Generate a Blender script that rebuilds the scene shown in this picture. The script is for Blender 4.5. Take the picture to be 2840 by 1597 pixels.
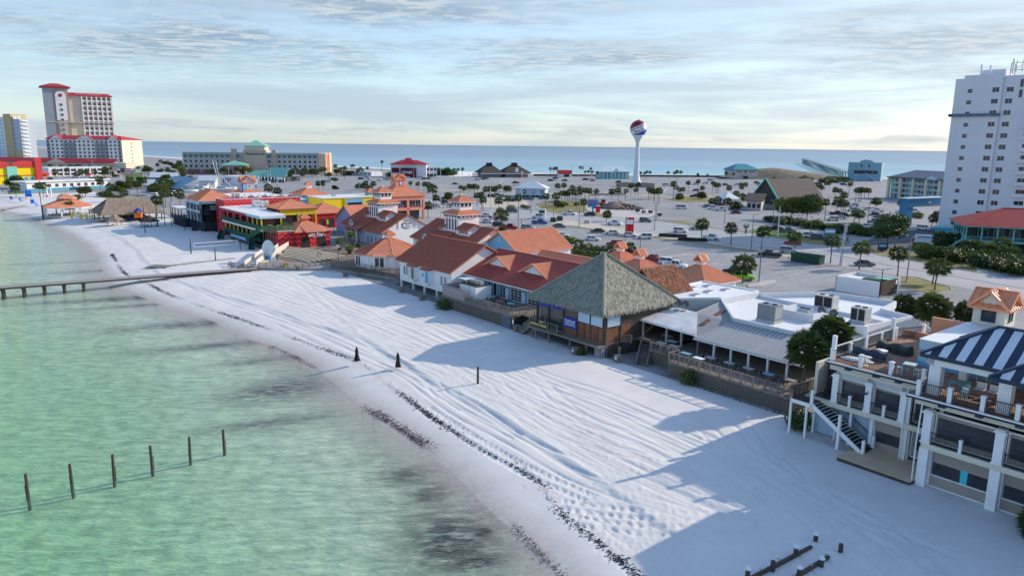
import bpy,bmesh,math,random
import numpy as np
from mathutils import Vector,Matrix,noise as mnoise
R_ = math.radians
rnd = random.Random(7)
for o in list(bpy.data.objects): bpy.data.objects.remove(o)
SC = bpy.context.scene
COL = SC.collection
# ---------------------------------------------------------------- camera
W,HH,F = 2840,1597,2000.0
PITCH,ROLL,CZ,GZ = math.atan(394/2000),math.atan(0.0122),28.0,1.2
_f = Vector((0,math.cos(PITCH),-math.sin(PITCH)));_r = Vector((1,0,0));_u = _r.cross(_f)
RX = math.cos(ROLL)*_r + math.sin(ROLL)*_u
UX = -math.sin(ROLL)*_r + math.cos(ROLL)*_u
cd = bpy.data.cameras.new('camera');cam = bpy.data.objects.new('camera',cd);COL.objects.link(cam)
cd.sensor_width = 36;cd.lens = 36*F/W;cd.clip_start = 1;cd.clip_end = 200000
cam.matrix_world = Matrix(((RX.x,UX.x,-_f.x,0),(RX.y,UX.y,-_f.y,0),(RX.z,UX.z,-_f.z,CZ),(0,0,0,1)))
SC.camera = cam
# ---------------------------------------------------------------- light
SUN_AZ,SUN_EL = 23.4,24.3            # degrees; azimuth measured from +X towards +Y
sl = bpy.data.lights.new('sun','SUN');so = bpy.data.objects.new('sun',sl);COL.objects.link(so)
sl.energy = 2.9;sl.angle = R_(0.55);sl.color = (1.0,0.85,0.66)
sd = Vector((math.cos(R_(SUN_EL))*math.cos(R_(SUN_AZ)),math.cos(R_(SUN_EL))*math.sin(R_(SUN_AZ)),math.sin(R_(SUN_EL))))
so.rotation_euler = sd.to_track_quat('Z','Y').to_euler();so.location = (0,0,80)
wd = bpy.data.worlds.new('World');SC.world = wd;wd.use_nodes = True
nt = wd.node_tree;N = nt.nodes;LK = nt.links
for n in list(N): N.remove(n)
def nn(nt,typ,**kw):
    n = nt.nodes.new(typ)
    for k,v in kw.items():
        if k.startswith('i_'):
            key = k[2:];key = int(key) if key.isdigit() else key.replace('_',' ')
            n.inputs[key].default_value = v
        else: setattr(n,k,v)
    return n
def build_world():
    out = nn(nt,'ShaderNodeOutputWorld');bg = nn(nt,'ShaderNodeBackground')
    sky = nn(nt,'ShaderNodeTexSky',sky_type='NISHITA',sun_disc=False)
    sky.sun_elevation = R_(SUN_EL);sky.sun_rotation = R_(90-SUN_AZ);sky.altitude = 30;sky.dust_density = 0.6;sky.ozone_density = 3.0
    tc = nn(nt,'ShaderNodeTexCoord');sep = nn(nt,'ShaderNodeSeparateXYZ');LK.new(tc.outputs['Generated'],sep.inputs[0])
    def math_(op,a,b=None,c=None,clamp=False):
        m = nn(nt,'ShaderNodeMath',operation=op,use_clamp=clamp)
        for i,x in enumerate((a,b,c)):
            if x is None: continue
            if isinstance(x,(int,float)): m.inputs[i].default_value = x
            else: LK.new(x,m.inputs[i])
        return m.outputs[0]
    X,Y,Z = sep.outputs
    zc = math_('MAXIMUM',Z,0.0)
    den = math_('ADD',zc,0.035)
    cx,cy = math_('DIVIDE',X,den),math_('DIVIDE',Y,den)
    def vec(a,b,c):
        cmb = nn(nt,'ShaderNodeCombineXYZ')
        for i,x in enumerate((a,b,c)):
            if isinstance(x,(int,float)): cmb.inputs[i].default_value = x
            else: LK.new(x,cmb.inputs[i])
        return cmb.outputs[0]
    def noise(v,sc,det=5,rough=.55,dist=0.0):
        n = nn(nt,'ShaderNodeTexNoise',i_Scale=sc,i_Detail=det,i_Roughness=rough,i_Distortion=dist);LK.new(v,n.inputs['Vector']);return n.outputs['Fac']
    def ramp(x,a,b):
        m = nn(nt,'ShaderNodeMapRange',interpolation_type='SMOOTHSTEP');LK.new(x,m.inputs[0]);m.inputs[1].default_value = a;m.inputs[2].default_value = b;return m.outputs[0]
    def mix(f,a,b):
        m = nn(nt,'ShaderNodeMix',data_type='RGBA')
        for s,x in (('Factor',f),('A',a),('B',b)):
            i = [k for k in m.inputs if k.name == s and (s == 'Factor' and k.type == 'VALUE' or s != 'Factor' and k.type == 'RGBA')][0]
            if isinstance(x,(tuple,float)): i.default_value = x
            else: LK.new(x,i)
        return [k for k in m.outputs if k.type == 'RGBA'][0]
    sc = nn(nt,'ShaderNodeVectorMath',operation='SCALE');LK.new(sky.outputs[0],sc.inputs[0]);sc.inputs['Scale'].default_value = 0.15
    plane = vec(cx,cy,0.0)
    # altocumulus sheet: small cells gathered in large patches
    cells = noise(vec(math_('MULTIPLY',cx,.62),cy,0.3),7.5,6,.62,.35)
    patch = noise(plane,0.42,4,.55,.4)
    pm = ramp(math_('SUBTRACT',patch,math_('MULTIPLY',math_('MAXIMUM',math_('SUBTRACT',zc,.22),0.0),1.6)),.40,.62)
    # streaky veil, stretched along the horizon
    az = math_('ARCTAN2',X,Y)
    streak = noise(vec(math_('MULTIPLY',az,1.7),math_('MULTIPLY',zc,19.0),3.1),1.3,6,.58,.5)
    veil = math_('MULTIPLY',math_('ADD',math_('MULTIPLY',ramp(streak,.36,.64),.36),.50),math_('SUBTRACT',1.0,math_('MULTIPLY',ramp(zc,.16,.45),.95)))
    c1 = mix(veil,sc.outputs[0],(0.269,0.343,0.413,1))
    grey = mix(ramp(cells,.40,.62),(0.164,0.241,0.319,1),(0.371,0.406,0.434,1))
    c2 = mix(math_('MULTIPLY',math_('MULTIPLY',pm,ramp(zc,.055,.12)),.85),c1,grey)
    # low bank above the horizon
    bank = noise(vec(math_('MULTIPLY',az,7),math_('MULTIPLY',zc,60),1.0),1.0,5,.6,.3)
    bm = math_('MULTIPLY',ramp(bank,.5,.66),math_('MULTIPLY',ramp(zc,.004,.014),ramp(math_('MULTIPLY',zc,-1),-.034,-.016)))
    c3 = mix(math_('MULTIPLY',bm,.55),c2,(0.217,0.273,0.332,1))
    # haze lifting the horizon, stronger towards the sun
    dsun = nn(nt,'ShaderNodeVectorMath',operation='DOT_PRODUCT');LK.new(tc.outputs['Generated'],dsun.inputs[0]);dsun.inputs[1].default_value = sd
    glow = ramp(dsun.outputs['Value'],.25,1.0)
    c4 = mix(math_('MULTIPLY',glow,math_('SUBTRACT',.42,math_('MULTIPLY',ramp(zc,.15,.5),.35))),c3,(0.462,0.490,0.504,1))
    LK.new(c4,bg.inputs[0]);bg.inputs[1].default_value = 1.0
    LK.new(bg.outputs[0],out.inputs[0])
build_world()
vs_ = SC.view_settings;vs_.view_transform = 'Standard';vs_.look = 'None';vs_.exposure = 0.8;vs_.gamma = 1.0;vs_.use_curve_mapping = False
SC.render.engine = 'CYCLES'
SC.cycles.max_bounces = 8;SC.cycles.transparent_max_bounces = 10;SC.cycles.volume_bounces = 0
# ---------------------------------------------------------------- frames: pixel of the photograph -> point on a level plane; (s, t) = along / behind the beach front
def G(px,py,z=GZ):
    d = _f + RX*((px-W/2)/F) - UX*((py-HH/2)/F);k = (z-CZ)/d.z
    return Vector((d.x*k,d.y*k,z))
TH = R_(-51.5);CU,SU = math.cos(TH),math.sin(TH)
def XY(s,t): return (s*CU - t*SU,s*SU + t*CU)
def ST(p): return (p[0]*CU + p[1]*SU,-p[0]*SU + p[1]*CU)
def zat(py,x,y):                       # height on the vertical through (x, y) that shows at row py
    lo,hi = -5,200
    for _ in range(40):
        m = (lo+hi)/2;v = Vector((x,y,m-CZ));row = HH/2 - F*v.dot(UX)/v.dot(_f)
        if row > py: lo = m
        else: hi = m
    return lo
# ---------------------------------------------------------------- materials
def lin(h):
    if not isinstance(h,str): return h
    c = [int(h[i:i+2],16)/255 for i in (1,3,5)]
    return tuple(x/12.92 if x <= .04045 else ((x+.055)/1.055)**2.4 for x in c)
MT = {}
def newmat(name):
    m = bpy.data.materials.new(name);m.use_nodes = True;MT[name] = m
    return m,m.node_tree,m.node_tree.nodes['Principled BSDF']
def mat(name,col='#888888',rough=.65,var=.10,vs=1.2,bump=0.0,bs=25.0,metal=0.0,spec=.35,stretch=None,alpha=None,emit=None):
    if name in MT: return MT[name]
    m,t,b = newmat(name);c = lin(col);L = t.links
    tc = nn(t,'ShaderNodeTexCoord');src = tc.outputs['Object']
    if stretch:
        mp = nn(t,'ShaderNodeMapping');mp.inputs['Scale'].default_value = stretch;L.new(src,mp.inputs[0]);src = mp.outputs[0]
    n1 = nn(t,'ShaderNodeTexNoise',i_Scale=vs,i_Detail=7.0,i_Roughness=.62);L.new(src,n1.inputs['Vector'])
    mr = nn(t,'ShaderNodeMapRange');mr.inputs[1].default_value = .28;mr.inputs[2].default_value = .72
    mr.inputs[3].default_value = 1-var;mr.inputs[4].default_value = 1+var;L.new(n1.outputs['Fac'],mr.inputs[0])
    vm = nn(t,'ShaderNodeVectorMath',operation='SCALE');vm.inputs[0].default_value = c[:3];L.new(mr.outputs[0],vm.inputs['Scale'])
    L.new(vm.outputs[0],b.inputs['Base Color'])
    b.inputs['Roughness'].default_value = rough;b.inputs['Metallic'].default_value = metal;b.inputs['Specular IOR Level'].default_value = spec
    if bump:
        n2 = nn(t,'ShaderNodeTexNoise',i_Scale=bs,i_Detail=4.0);L.new(src,n2.inputs['Vector'])
        bp = nn(t,'ShaderNodeBump');bp.inputs['Strength'].default_value = bump;bp.inputs['Distance'].default_value = .05
        L.new(n2.outputs['Fac'],bp.inputs['Height']);L.new(bp.outputs[0],b.inputs['Normal'])
    if alpha is not None: b.inputs['Alpha'].default_value = alpha
    return m
# ---------------------------------------------------------------- mesh helpers
class MB:
    def __init__(self,off=(0,0,0)): self.v = [];self.f = [];self.o = off;self.smooth = False
    def P(self,p): o = self.o;self.v.append((p[0]-o[0],p[1]-o[1],p[2]-o[2]));return len(self.v)-1
    def poly(self,pts): self.f.append([self.P(p) for p in pts]);return self
    def box(self,x0,y0,z0,x1,y1,z1):
        x0,x1 = sorted((x0,x1));y0,y1 = sorted((y0,y1));z0,z1 = sorted((z0,z1))
        a = [self.P(p) for p in ((x0,y0,z0),(x1,y0,z0),(x1,y1,z0),(x0,y1,z0),(x0,y0,z1),(x1,y0,z1),(x1,y1,z1),(x0,y1,z1))]
        for q in ((0,3,2,1),(4,5,6,7),(0,1,5,4),(1,2,6,5),(2,3,7,6),(3,0,4,7)): self.f.append([a[i] for i in q])
        return self
    def cbox(self,c,sx,sy,sz): return self.box(c[0]-sx/2,c[1]-sy/2,c[2],c[0]+sx/2,c[1]+sy/2,c[2]+sz)
    def bar(self,p,q,w,h=None,up=(0,0,1)):
        h = h or w;p,q = Vector(p),Vector(q);d = (q-p).normalized();u = Vector(up)
        if abs(d.dot(u)) > .98: u = Vector((1,0,0))
        r = d.cross(u).normalized();u = r.cross(d)
        a = [self.P(e + r*i*w/2 + u*j*h/2) for e in (p,q) for i,j in ((-1,-1),(1,-1),(1,1),(-1,1))]
        for k in ((3,2,1,0),(4,5,6,7),(0,1,5,4),(1,2,6,5),(2,3,7,6),(3,0,4,7)): self.f.append([a[i] for i in k])
        return self
    def tube(self,pts,rad,n=8,cap=True):
        rings = [];pts = [Vector(p) for p in pts]
        if not isinstance(rad,(list,tuple)): rad = [rad]*len(pts)
        for i,p in enumerate(pts):
            d = (pts[min(i+1,len(pts)-1)] - pts[max(i-1,0)]).normalized()
            u = Vector((0,1,0)) if abs(d.z) > .9 else Vector((0,0,1));r = d.cross(u).normalized();u = r.cross(d)
            rings.append([self.P(p + (r*math.cos(2*math.pi*k/n) + u*math.sin(2*math.pi*k/n))*rad[i]) for k in range(n)])
        for a,b in zip(rings,rings[1:]):
            for k in range(n): self.f.append([a[k],a[(k+1) % n],b[(k+1) % n],b[k]])
        if cap: self.f.append(rings[0][::-1]);self.f.append(rings[-1])
        return self
    def prism(self,poly,z0,z1):
        n = len(poly);a = [self.P((p[0],p[1],z0)) for p in poly];b = [self.P((p[0],p[1],z1)) for p in poly]
        self.f.append(a[::-1]);self.f.append(b)
        for i in range(n): self.f.append([a[i],a[(i+1) % n],b[(i+1) % n],b[i]])
        return self
    def slab(self,pts,th):                # planar polygon given a thickness downwards
        n = len(pts);a = [self.P(p) for p in pts];b = [self.P((p[0],p[1],p[2]-th)) for p in pts]
        self.f.append(a);self.f.append(b[::-1])
        for i in range(n): self.f.append([b[i],b[(i+1) % n],a[(i+1) % n],a[i]])
        return self
    def lathe(self,prof,c=(0,0,0),n=16):
        rings = [[self.P((c[0]+r*math.cos(2*math.pi*k/n),c[1]+r*math.sin(2*math.pi*k/n),c[2]+z)) for k in range(n)] for r,z in prof]
        for a,b in zip(rings,rings[1:]):
            for k in range(n): self.f.append([a[k],a[(k+1) % n],b[(k+1) % n],b[k]])
        self.f.append(rings[0][::-1]);self.f.append(rings[-1]);return self
    def mesh(self,name,m=None):
        me = bpy.data.meshes.new(name);me.from_pydata(self.v,[],self.f)
        if m: me.materials.append(m)
        if self.smooth: me.shade_smooth()
        return me
    def build(self,name,m,parent=None,kind=None,label=None):
        o = bpy.data.objects.new(name,self.mesh(name,m));COL.objects.link(o)
        if parent: o.parent = parent
        if kind: o['kind'] = kind
        if label: o['label'] = label
        return o
def tag(o,label,cat,group=None):
    o['label'] = label;o['category'] = cat
    if group: o['group'] = group
    return o
def thing(name,label,cat,loc=(0,0,0),rz=0.0,group=None,sc=None):
    o = bpy.data.objects.new(name,None);COL.objects.link(o);o.location = loc;o.rotation_euler = (0,0,rz);o.empty_display_size = .2
    if sc: o.scale = (sc,sc,sc)
    return tag(o,label,cat,group)
def put(name,me,parent=None,loc=(0,0,0),rz=0.0,m=None,sc=None,rot=None):
    o = bpy.data.objects.new(name,me);COL.objects.link(o);o.parent = parent;o.location = loc;o.rotation_euler = rot or (0,0,rz)
    if sc: o.scale = sc if isinstance(sc,tuple) else (sc,)*3
    if m:
        o.material_slots[0].link = 'OBJECT';o.material_slots[0].material = m
    return o
def copy_tree(o,parent=None):
    c = o.copy();COL.objects.link(c);c.parent = parent
    for ch in o.children: copy_tree(ch,c)
    return c
def struct(name,mb,m): return mb.build(name,m,kind='structure')
# ================================================================ the setting
SHORE_PX = [(0,588),(60,598),(100,611),(150,632),(200,660),(240,690),(255,710),(268,739),(303,797),(365,820),(427,844),(505,871),(574,894),(660,933),(737,960),(815,991),(866,1026),(932,1077),(1014,1150),(1081,1193),(1177,1261),(1244,1309),(1312,1386),(1389,1463),(1466,1544),(1500,1583)]
_sh = sorted([ST(G(x,y,0)) for x,y in SHORE_PX])
SH_S = np.array([-900,-420]+[a for a,b in _sh]+[-15,60.]);SH_T = np.array([0,12]+[b for a,b in _sh]+[27.5,20.])
def curve_px(pts,z=GZ,step=.12):
    P = np.array([G(x,y,z)[:2] for x,y in pts]);n = len(P);out = []
    for i in range(n-1):                        # Catmull-Rom
        a,b,c,d = P[max(i-1,0)],P[i],P[i+1],P[min(i+2,n-1)]
        k = max(2,int(np.linalg.norm(c-b)/step));u = np.linspace(0,1,k,endpoint=False)[:,None]
        out.append(.5*((2*b)+(c-a)*u+(2*a-5*b+4*c-d)*u**2+(3*b-a-3*c+d)*u**3))
    return np.concatenate(out)
def sand_material():
    m,t,b = newmat('sand');L = t.links
    at = nn(t,'ShaderNodeAttribute',attribute_name='cover');sp = nn(t,'ShaderNodeSeparateColor');L.new(at.outputs['Color'],sp.inputs[0])
    tc = nn(t,'ShaderNodeTexCoord')
    def noise(sc,det=6,st=None,rough=.6):
        v = tc.outputs['Object']
        if st:
            mp = nn(t,'ShaderNodeMapping');mp.inputs['Scale'].default_value = st[0];mp.inputs['Rotation'].default_value = (0,0,st[1]);L.new(v,mp.inputs[0]);v = mp.outputs[0]
        n = nn(t,'ShaderNodeTexNoise',i_Scale=sc,i_Detail=det,i_Roughness=rough);L.new(v,n.inputs['Vector']);return n.outputs['Fac']
    def mr(x,a,b_,c,d):
        n = nn(t,'ShaderNodeMapRange');L.new(x,n.inputs[0])
        for i,q in enumerate((a,b_,c,d)): n.inputs[i+1].default_value = q
        return n.outputs[0]
    def mix(f,A,B):
        n = nn(t,'ShaderNodeMix',data_type='RGBA');L.new(f,n.inputs[0])
        for i,q in ((6,A),(7,B)):
            if isinstance(q,tuple): n.inputs[i].default_value = q+(1,)
            else: L.new(q,n.inputs[i])
        return n.outputs[2]
    def mul(a,c):
        n = nn(t,'ShaderNodeMath',operation='MULTIPLY',use_clamp=True);L.new(a,n.inputs[0])
        if isinstance(c,float): n.inputs[1].default_value = c
        else: L.new(c,n.inputs[1])
        return n.outputs[0]
    dry = mix(mr(noise(.35,7),.3,.7,0,1),(.64,.63,.615),(.72,.71,.70))
    dry = mix(mul(mr(noise(3.0,5),.45,.75,0,1),.25),dry,(.55,.54,.53))
    wet = mix(mr(noise(2.2,4),.35,.65,0,1),(.42,.375,.32),(.53,.485,.42))
    c = mix(sp.outputs['Red'],dry,wet)
    bed = mix(mr(noise(.9,6,((.45,1.6,1),.5)),.36,.64,0,1),(.40,.47,.38),(.74,.75,.63))  # mottled sand; the green tint stands in for light scattered by the water
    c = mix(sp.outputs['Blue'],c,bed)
    weed = mul(sp.outputs['Green'],mr(noise(1.1,7,((.5,1.5,1),.3),.7),.30,.52,0,1))
    c = mix(weed,c,(.05,.055,.05))
    L.new(c,b.inputs['Base Color']);b.inputs['Roughness'].default_value = .9;b.inputs['Specular IOR Level'].default_value = .12
    bp = nn(t,'ShaderNodeBump');bp.inputs['Strength'].default_value = .35;bp.inputs['Distance'].default_value = .04
    L.new(noise(7.0,5,None,.7),bp.inputs['Height']);b2 = nn(t,'ShaderNodeBump');b2.inputs['Distance'].default_value = .22;L.new(mul(sp.outputs['Blue'],.8),b2.inputs['Strength'])
    L.new(noise(1.7,4,((.5,1.4,1),.35),.6),b2.inputs['Height']);L.new(bp.outputs[0],b2.inputs['Normal']);L.new(b2.outputs[0],b.inputs['Normal'])
    return m
def make_beach():
    r = np.exp(np.arange(math.log(25),math.log(440),.0037));th = np.radians(np.arange(-46,46.01,.145))
    nr,na = len(r),len(th)
    Rg,Tg = np.meshgrid(r,th,indexing='ij');X = Rg*np.sin(Tg);Y = Rg*np.cos(Tg)
    S = X*CU + Y*SU;T = -X*SU + Y*CU
    d = (T - np.interp(S,SH_S,SH_T))
    d = d + .22*np.sin(S*.23) + .12*np.sin(S*.61+1) + .05*np.sin(S*1.7)
    Z = np.where(d > 0,1.17*(1-np.exp(-d/6.0)),-3.6*np.interp(S,[-260,-160,-110,-40],[.28,.40,.8,1.25])*(1-np.exp(np.minimum(d,0)/55.0)))
    Z += np.where(d > 6,.05*np.sin(S*.35+T*.2)*np.sin(T*.31),0)
    # seabed ripples and bars
    bedm = np.clip(-d/6,0,1)
    Z += bedm*(.025*np.sin(S*.9+np.sin(T*.35)*2.2)*np.sin(T*1.15+np.sin(S*.3)*2)+.012*np.sin((S*.35+T)*3.1+np.sin(S*.8)*1.5))
    g = np.random.default_rng(3)
    H = np.zeros_like(Z)
    ia = lambda x,y: (np.log(np.hypot(x,y)/25)/.0037,(np.degrees(np.arctan2(x,y))+46)/.145)
    def stamp(P,depth,sig,k=2):
        a,b = ia(P[:,0],P[:,1]);a = np.round(a).astype(int);b = np.round(b).astype(int);D = np.broadcast_to(depth,(len(P),))
        for da in range(-k,k+1):
            for db in range(-k,k+1):
                i,j = a+da,b+db;ok = (i >= 0) & (i < nr) & (j >= 0) & (j < na);i2,j2 = i[ok],j[ok]
                q = np.hypot(X[i2,j2]-P[ok,0],Y[i2,j2]-P[ok,1]);h = -D[ok]*np.exp(-q**2/(2*sig**2)) + .35*D[ok]*np.exp(-(q-2.2*sig)**2/(2*(.7*sig)**2))
                np.minimum.at(H,(i2,j2),h*(h < 0));
    def track(C,depth=.05,gauge=.85,tread=False,sig=.15):
        tg = np.gradient(C,axis=0);tg /= np.linalg.norm(tg,axis=1)[:,None]+1e-9;nv = np.stack([-tg[:,1],tg[:,0]],1)
        dist = np.arange(len(C))*.12
        for o in (-gauge,gauge):
            if tread:
                for e in (-.22,-.07,.07,.22): stamp(C+nv*(o+e),depth*np.where(np.sin(2*np.pi*(dist+abs(e)*1.2)/.75) > .1,1.3,.1),.09)
            else: stamp(C+nv*o,depth*(1+.3*np.sin(dist*.7)),sig)
    A = [(620,728),(760,748),(930,795),(1120,868),(1310,950),(1500,1035),(1720,1115),(2010,1235),(2300,1395),(2640,1560)]
    B = [(470,782),(600,822),(780,890),(960,958),(1110,1020),(1260,1112),(1420,1212),(1600,1310),(1830,1400),(2080,1470)]
    PA,PB = np.array(A,float),np.array(B,float)
    for k,w in enumerate(np.linspace(0,1,17)):
        Q = PA*(1-w)+PB*w;n0 = g.integers(0,3);n1 = 10-g.integers(0,4)
        Q = Q + g.normal(0,5,Q.shape)*[2,1]
        track(curve_px(Q[n0:n1]),.07+.03*g.random(),.55+.4*g.random())
    for Q in ([(640,775),(540,785),(490,768),(530,745),(660,738),(800,752)],[(700,790),(560,792),(470,772),(500,750),(600,738)],[(820,770),(900,840),(1010,930),(1150,1010),(1230,1090)],[(1330,1000),(1400,1085),(1500,1160),(1650,1230),(1900,1300)],
              [(1320,1090),(1420,1120),(1600,1220),(1800,1330),(2000,1400)],[(1450,1010),(1600,1150),(1800,1230),(2100,1400),(2300,1597)],[(2060,1180),(2150,1290),(2300,1420),(2500,1597)],[(1950,1180),(2060,1300),(2250,1440),(2430,1597)]):
        track(curve_px(Q),.09,.8)
    for Q in ([(1560,1382),(1680,1402),(1850,1425),(2060,1432)],[(1600,1425),(1800,1458),(1980,1470),(2120,1455)],[(2100,1240),(2180,1290),(2225,1340)],[(2300,1375),(2420,1440),(2520,1510),(2600,1590)],[(1180,1120),(1330,1215),(1480,1300),(1640,1370)]):
        track(curve_px(Q),.09,.55,True)
    # trodden bands: along the wrack line and around the old dock
    s = g.uniform(-330,-20,26000);t0 = np.interp(s,SH_S,SH_T);tt = t0 + 10.5 + np.abs(g.normal(0,1.9,len(s)))
    P = np.stack(XY(s,tt),1);keep = np.hypot(P[:,0],P[:,1]) < 260
    stamp(P[keep],.05+.04*g.random(keep.sum()),.16)
    c0 = G(1980,1530);P = np.array([c0.x,c0.y])+g.normal(0,1,(3500,2))*[5.5,3.4];stamp(P,.05,.16)
    c0 = G(300,660);P = np.array([c0.x,c0.y])+g.normal(0,1,(5000,2))*[22,26];stamp(P[np.hypot(P[:,0],P[:,1]) < 420],.06,.3)
    # driven-over crumbly edge above the wrack
    Z = np.where((d > 4),Z+H*np.clip((66-T)/2,0,1),Z)
    Z += np.where(d > 9.4,.16*np.clip((d-9.4)/.8,0,1),0)
    Z = np.where(T > 62,np.minimum(Z,1.28),Z);Z = np.where(T > 65.5,1.10,Z)
    cov = np.zeros((nr,na,4),np.float32);cov[...,3] = 1
    cov[...,0] = np.clip(1-(d-.3)/3.2,0,1)*.9
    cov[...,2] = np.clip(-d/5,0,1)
    for px,py,a,b,w in [(512,909,10,2.2,.9),(559,968,9,1.6,.9),(761,1088,5.5,3.6,1.0),(737,1174,6.5,1.7,.8),(1244,1510,3.6,4.6,1.0),(1336,1492,.9,.8,1.3),(1310,1570,2.5,1.2,1.0),(340,836,16,2.0,.9),(690,1010,4,1.5,.7),(820,1000,4,1.5,.5),(900,1290,5,1,.2),(1130,1330,2.5,1.6,.7),(130,735,26,1.5,.35),(1190,1380,2,2.4,.7),(240,760,8,2,.6),(400,855,14,1.2,.7)]:
        c0 = G(px,py,-.6);u = (X-c0.x);v = (Y-c0.y);an = .25;q = ((u*math.cos(an)+v*math.sin(an))/a)**2+((-u*math.sin(an)+v*math.cos(an))/b)**2
        cov[...,1] = np.maximum(cov[...,1],w*np.exp(-q*.9))
    cov[...,1] = np.clip(cov[...,1] + .16*np.clip(1-np.abs(d+3)/4,0,1),0,1.2)*(d < .5)
    me = bpy.data.meshes.new('beach');V = np.stack([X,Y,Z],-1).reshape(-1,3)
    idx = np.arange(nr*na).reshape(nr,na);q = np.stack([idx[:-1,:-1],idx[:-1,1:],idx[1:,1:],idx[1:,:-1]],-1)
    keep = (T[:-1,:-1] < 68) & (T[1:,1:] < 69);q = q[keep].reshape(-1,4)[:,::-1]
    used = np.unique(q);rm = np.full(nr*na,-1);rm[used] = np.arange(len(used));q = rm[q];V = V[used]
    me.vertices.add(len(V));me.vertices.foreach_set('co',V.astype(np.float32).ravel())
    me.loops.add(q.size);me.loops.foreach_set('vertex_index',q.astype(np.int32).ravel())
    me.polygons.add(len(q));me.polygons.foreach_set('loop_start',np.arange(0,q.size,4,dtype=np.int32))
    me.update(calc_edges=True);me.validate()
    ca = me.color_attributes.new('cover','FLOAT_COLOR','POINT');ca.data.foreach_set('color',cov.reshape(-1,4)[used].ravel())
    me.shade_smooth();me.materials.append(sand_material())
    o = bpy.data.objects.new('beach',me);COL.objects.link(o);o['kind'] = 'structure'
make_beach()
# ---- water of the bay
def bay_material():
    m,t,b = newmat('bay_water');L = t.links;t.nodes.remove(b);out = t.nodes['Material Output']
    tc = nn(t,'ShaderNodeTexCoord')
    def layer(sx,sy,rot,sc,det):
        mp = nn(t,'ShaderNodeMapping');mp.inputs['Scale'].default_value = (sx,sy,1);mp.inputs['Rotation'].default_value = (0,0,rot);L.new(tc.outputs['Object'],mp.inputs[0])
        n = nn(t,'ShaderNodeTexNoise',i_Scale=sc,i_Detail=det,i_Roughness=.55,i_Distortion=.6);L.new(mp.outputs[0],n.inputs['Vector']);return n.outputs['Fac']
    ad = nn(t,'ShaderNodeMath',operation='MULTIPLY_ADD');L.new(layer(.55,1.5,.25,.85,4),ad.inputs[0]);ad.inputs[1].default_value = 1.5;L.new(layer(.8,2.0,-.35,2.6,3),ad.inputs[2])
    bp = nn(t,'ShaderNodeBump');bp.inputs['Strength'].default_value = 1.0;bp.inputs['Distance'].default_value = .16;L.new(ad.outputs[0],bp.inputs['Height'])
    lw = nn(t,'ShaderNodeLayerWeight');lw.inputs[0].default_value = .5;L.new(bp.outputs[0],lw.inputs['Normal']);pw = nn(t,'ShaderNodeMath',operation='POWER');L.new(lw.outputs['Facing'],pw.inputs[0]);pw.inputs[1].default_value = 5.0;fr = nn(t,'ShaderNodeMath',operation='MULTIPLY_ADD');L.new(pw.outputs[0],fr.inputs[0]);fr.inputs[1].default_value = .95;fr.inputs[2].default_value = .02
    gl = nn(t,'ShaderNodeBsdfGlossy');gl.inputs['Roughness'].default_value = .06;gl.inputs['Color'].default_value = (1,1,1,1);L.new(bp.outputs[0],gl.inputs['Normal'])
    tr = nn(t,'ShaderNodeBsdfTransparent');tr.inputs[0].default_value = (.97,.99,.98,1)
    mx = nn(t,'ShaderNodeMixShader');L.new(fr.outputs[0],mx.inputs[0]);L.new(tr.outputs[0],mx.inputs[1]);L.new(gl.outputs[0],mx.inputs[2]);L.new(mx.outputs[0],out.inputs['Surface'])
    va = nn(t,'ShaderNodeVolumeAbsorption');va.inputs['Color'].default_value = (.10,.88,.30,1);va.inputs['Density'].default_value = .10
    L.new(va.outputs[0],out.inputs['Volume'])
    return m
mb = MB();a0,a1,b1,b0 = XY(-700,-400),XY(60,-400),XY(60,44),XY(-700,44)
mb.poly([(x,y,0) for x,y in (a0,a1,b1,b0)]);struct('bay_water',mb,bay_material())
# ---- land behind the boardwalk and the Gulf
GULF = [(-2500,3700),(-700,1400),(-420,1080),(-206,901),(-47,765),(46,741),(160,752),(253,755),(456,722),(900,640),(3000,380)]
mb = MB();gx = [x for x,y in GULF];gy = [y for x,y in GULF]
cols = [-2500,-1500,-700,-420,-330,-260,-232,-231,-206,-100,-47,0,46,100,160,253,350,456,900,3000]
yb = lambda x: max(((66 if x > -231.5 else 30)-.7826*x)/.6225,-900)
top = [mb.P((x,float(np.interp(x,gx,gy))-38,1.17)) for x in cols];bot = [mb.P((x,yb(x),1.17)) for x in cols]
for i in range(len(cols)-1): mb.f.append([bot[i],bot[i+1],top[i+1],top[i]])
asph = mat('asphalt',(.31,.315,.325),.85,.22,.05,.25,60,spec=.2)
def asphalt_detail():
    t = asph.node_tree;b = t.nodes['Principled BSDF'];L = t.links;old = b.inputs['Base Color'].links[0].from_socket
    tc = nn(t,'ShaderNodeTexCoord');n = nn(t,'ShaderNodeTexNoise',i_Scale=.9,i_Detail=8.0,i_Roughness=.7);L.new(tc.outputs['Object'],n.inputs['Vector'])
    r = nn(t,'ShaderNodeMapRange');r.inputs[1].default_value = .35;r.inputs[2].default_value = .7;r.inputs[3].default_value = .82;r.inputs[4].default_value = 1.14;L.new(n.outputs['Fac'],r.inputs[0])
    v = nn(t,'ShaderNodeVectorMath',operation='SCALE');L.new(old,v.inputs[0]);L.new(r.outputs[0],v.inputs['Scale']);L.new(v.outputs[0],b.inputs['Base Color'])
asphalt_detail()
struct('ground',mb,asph)
mb = MB()
for (x0,y0),(x1,y1) in zip(GULF,GULF[1:]):
    mb.poly([(x0,y0-40,1.19),(x1,y1-40,1.19),(x1,y1-12,1.1),(x0,y0-12,1.1)]);mb.poly([(x0,y0-12,1.1),(x1,y1-12,1.1),(x1,y1+25,-.6),(x0,y0+25,-.6)])
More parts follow.
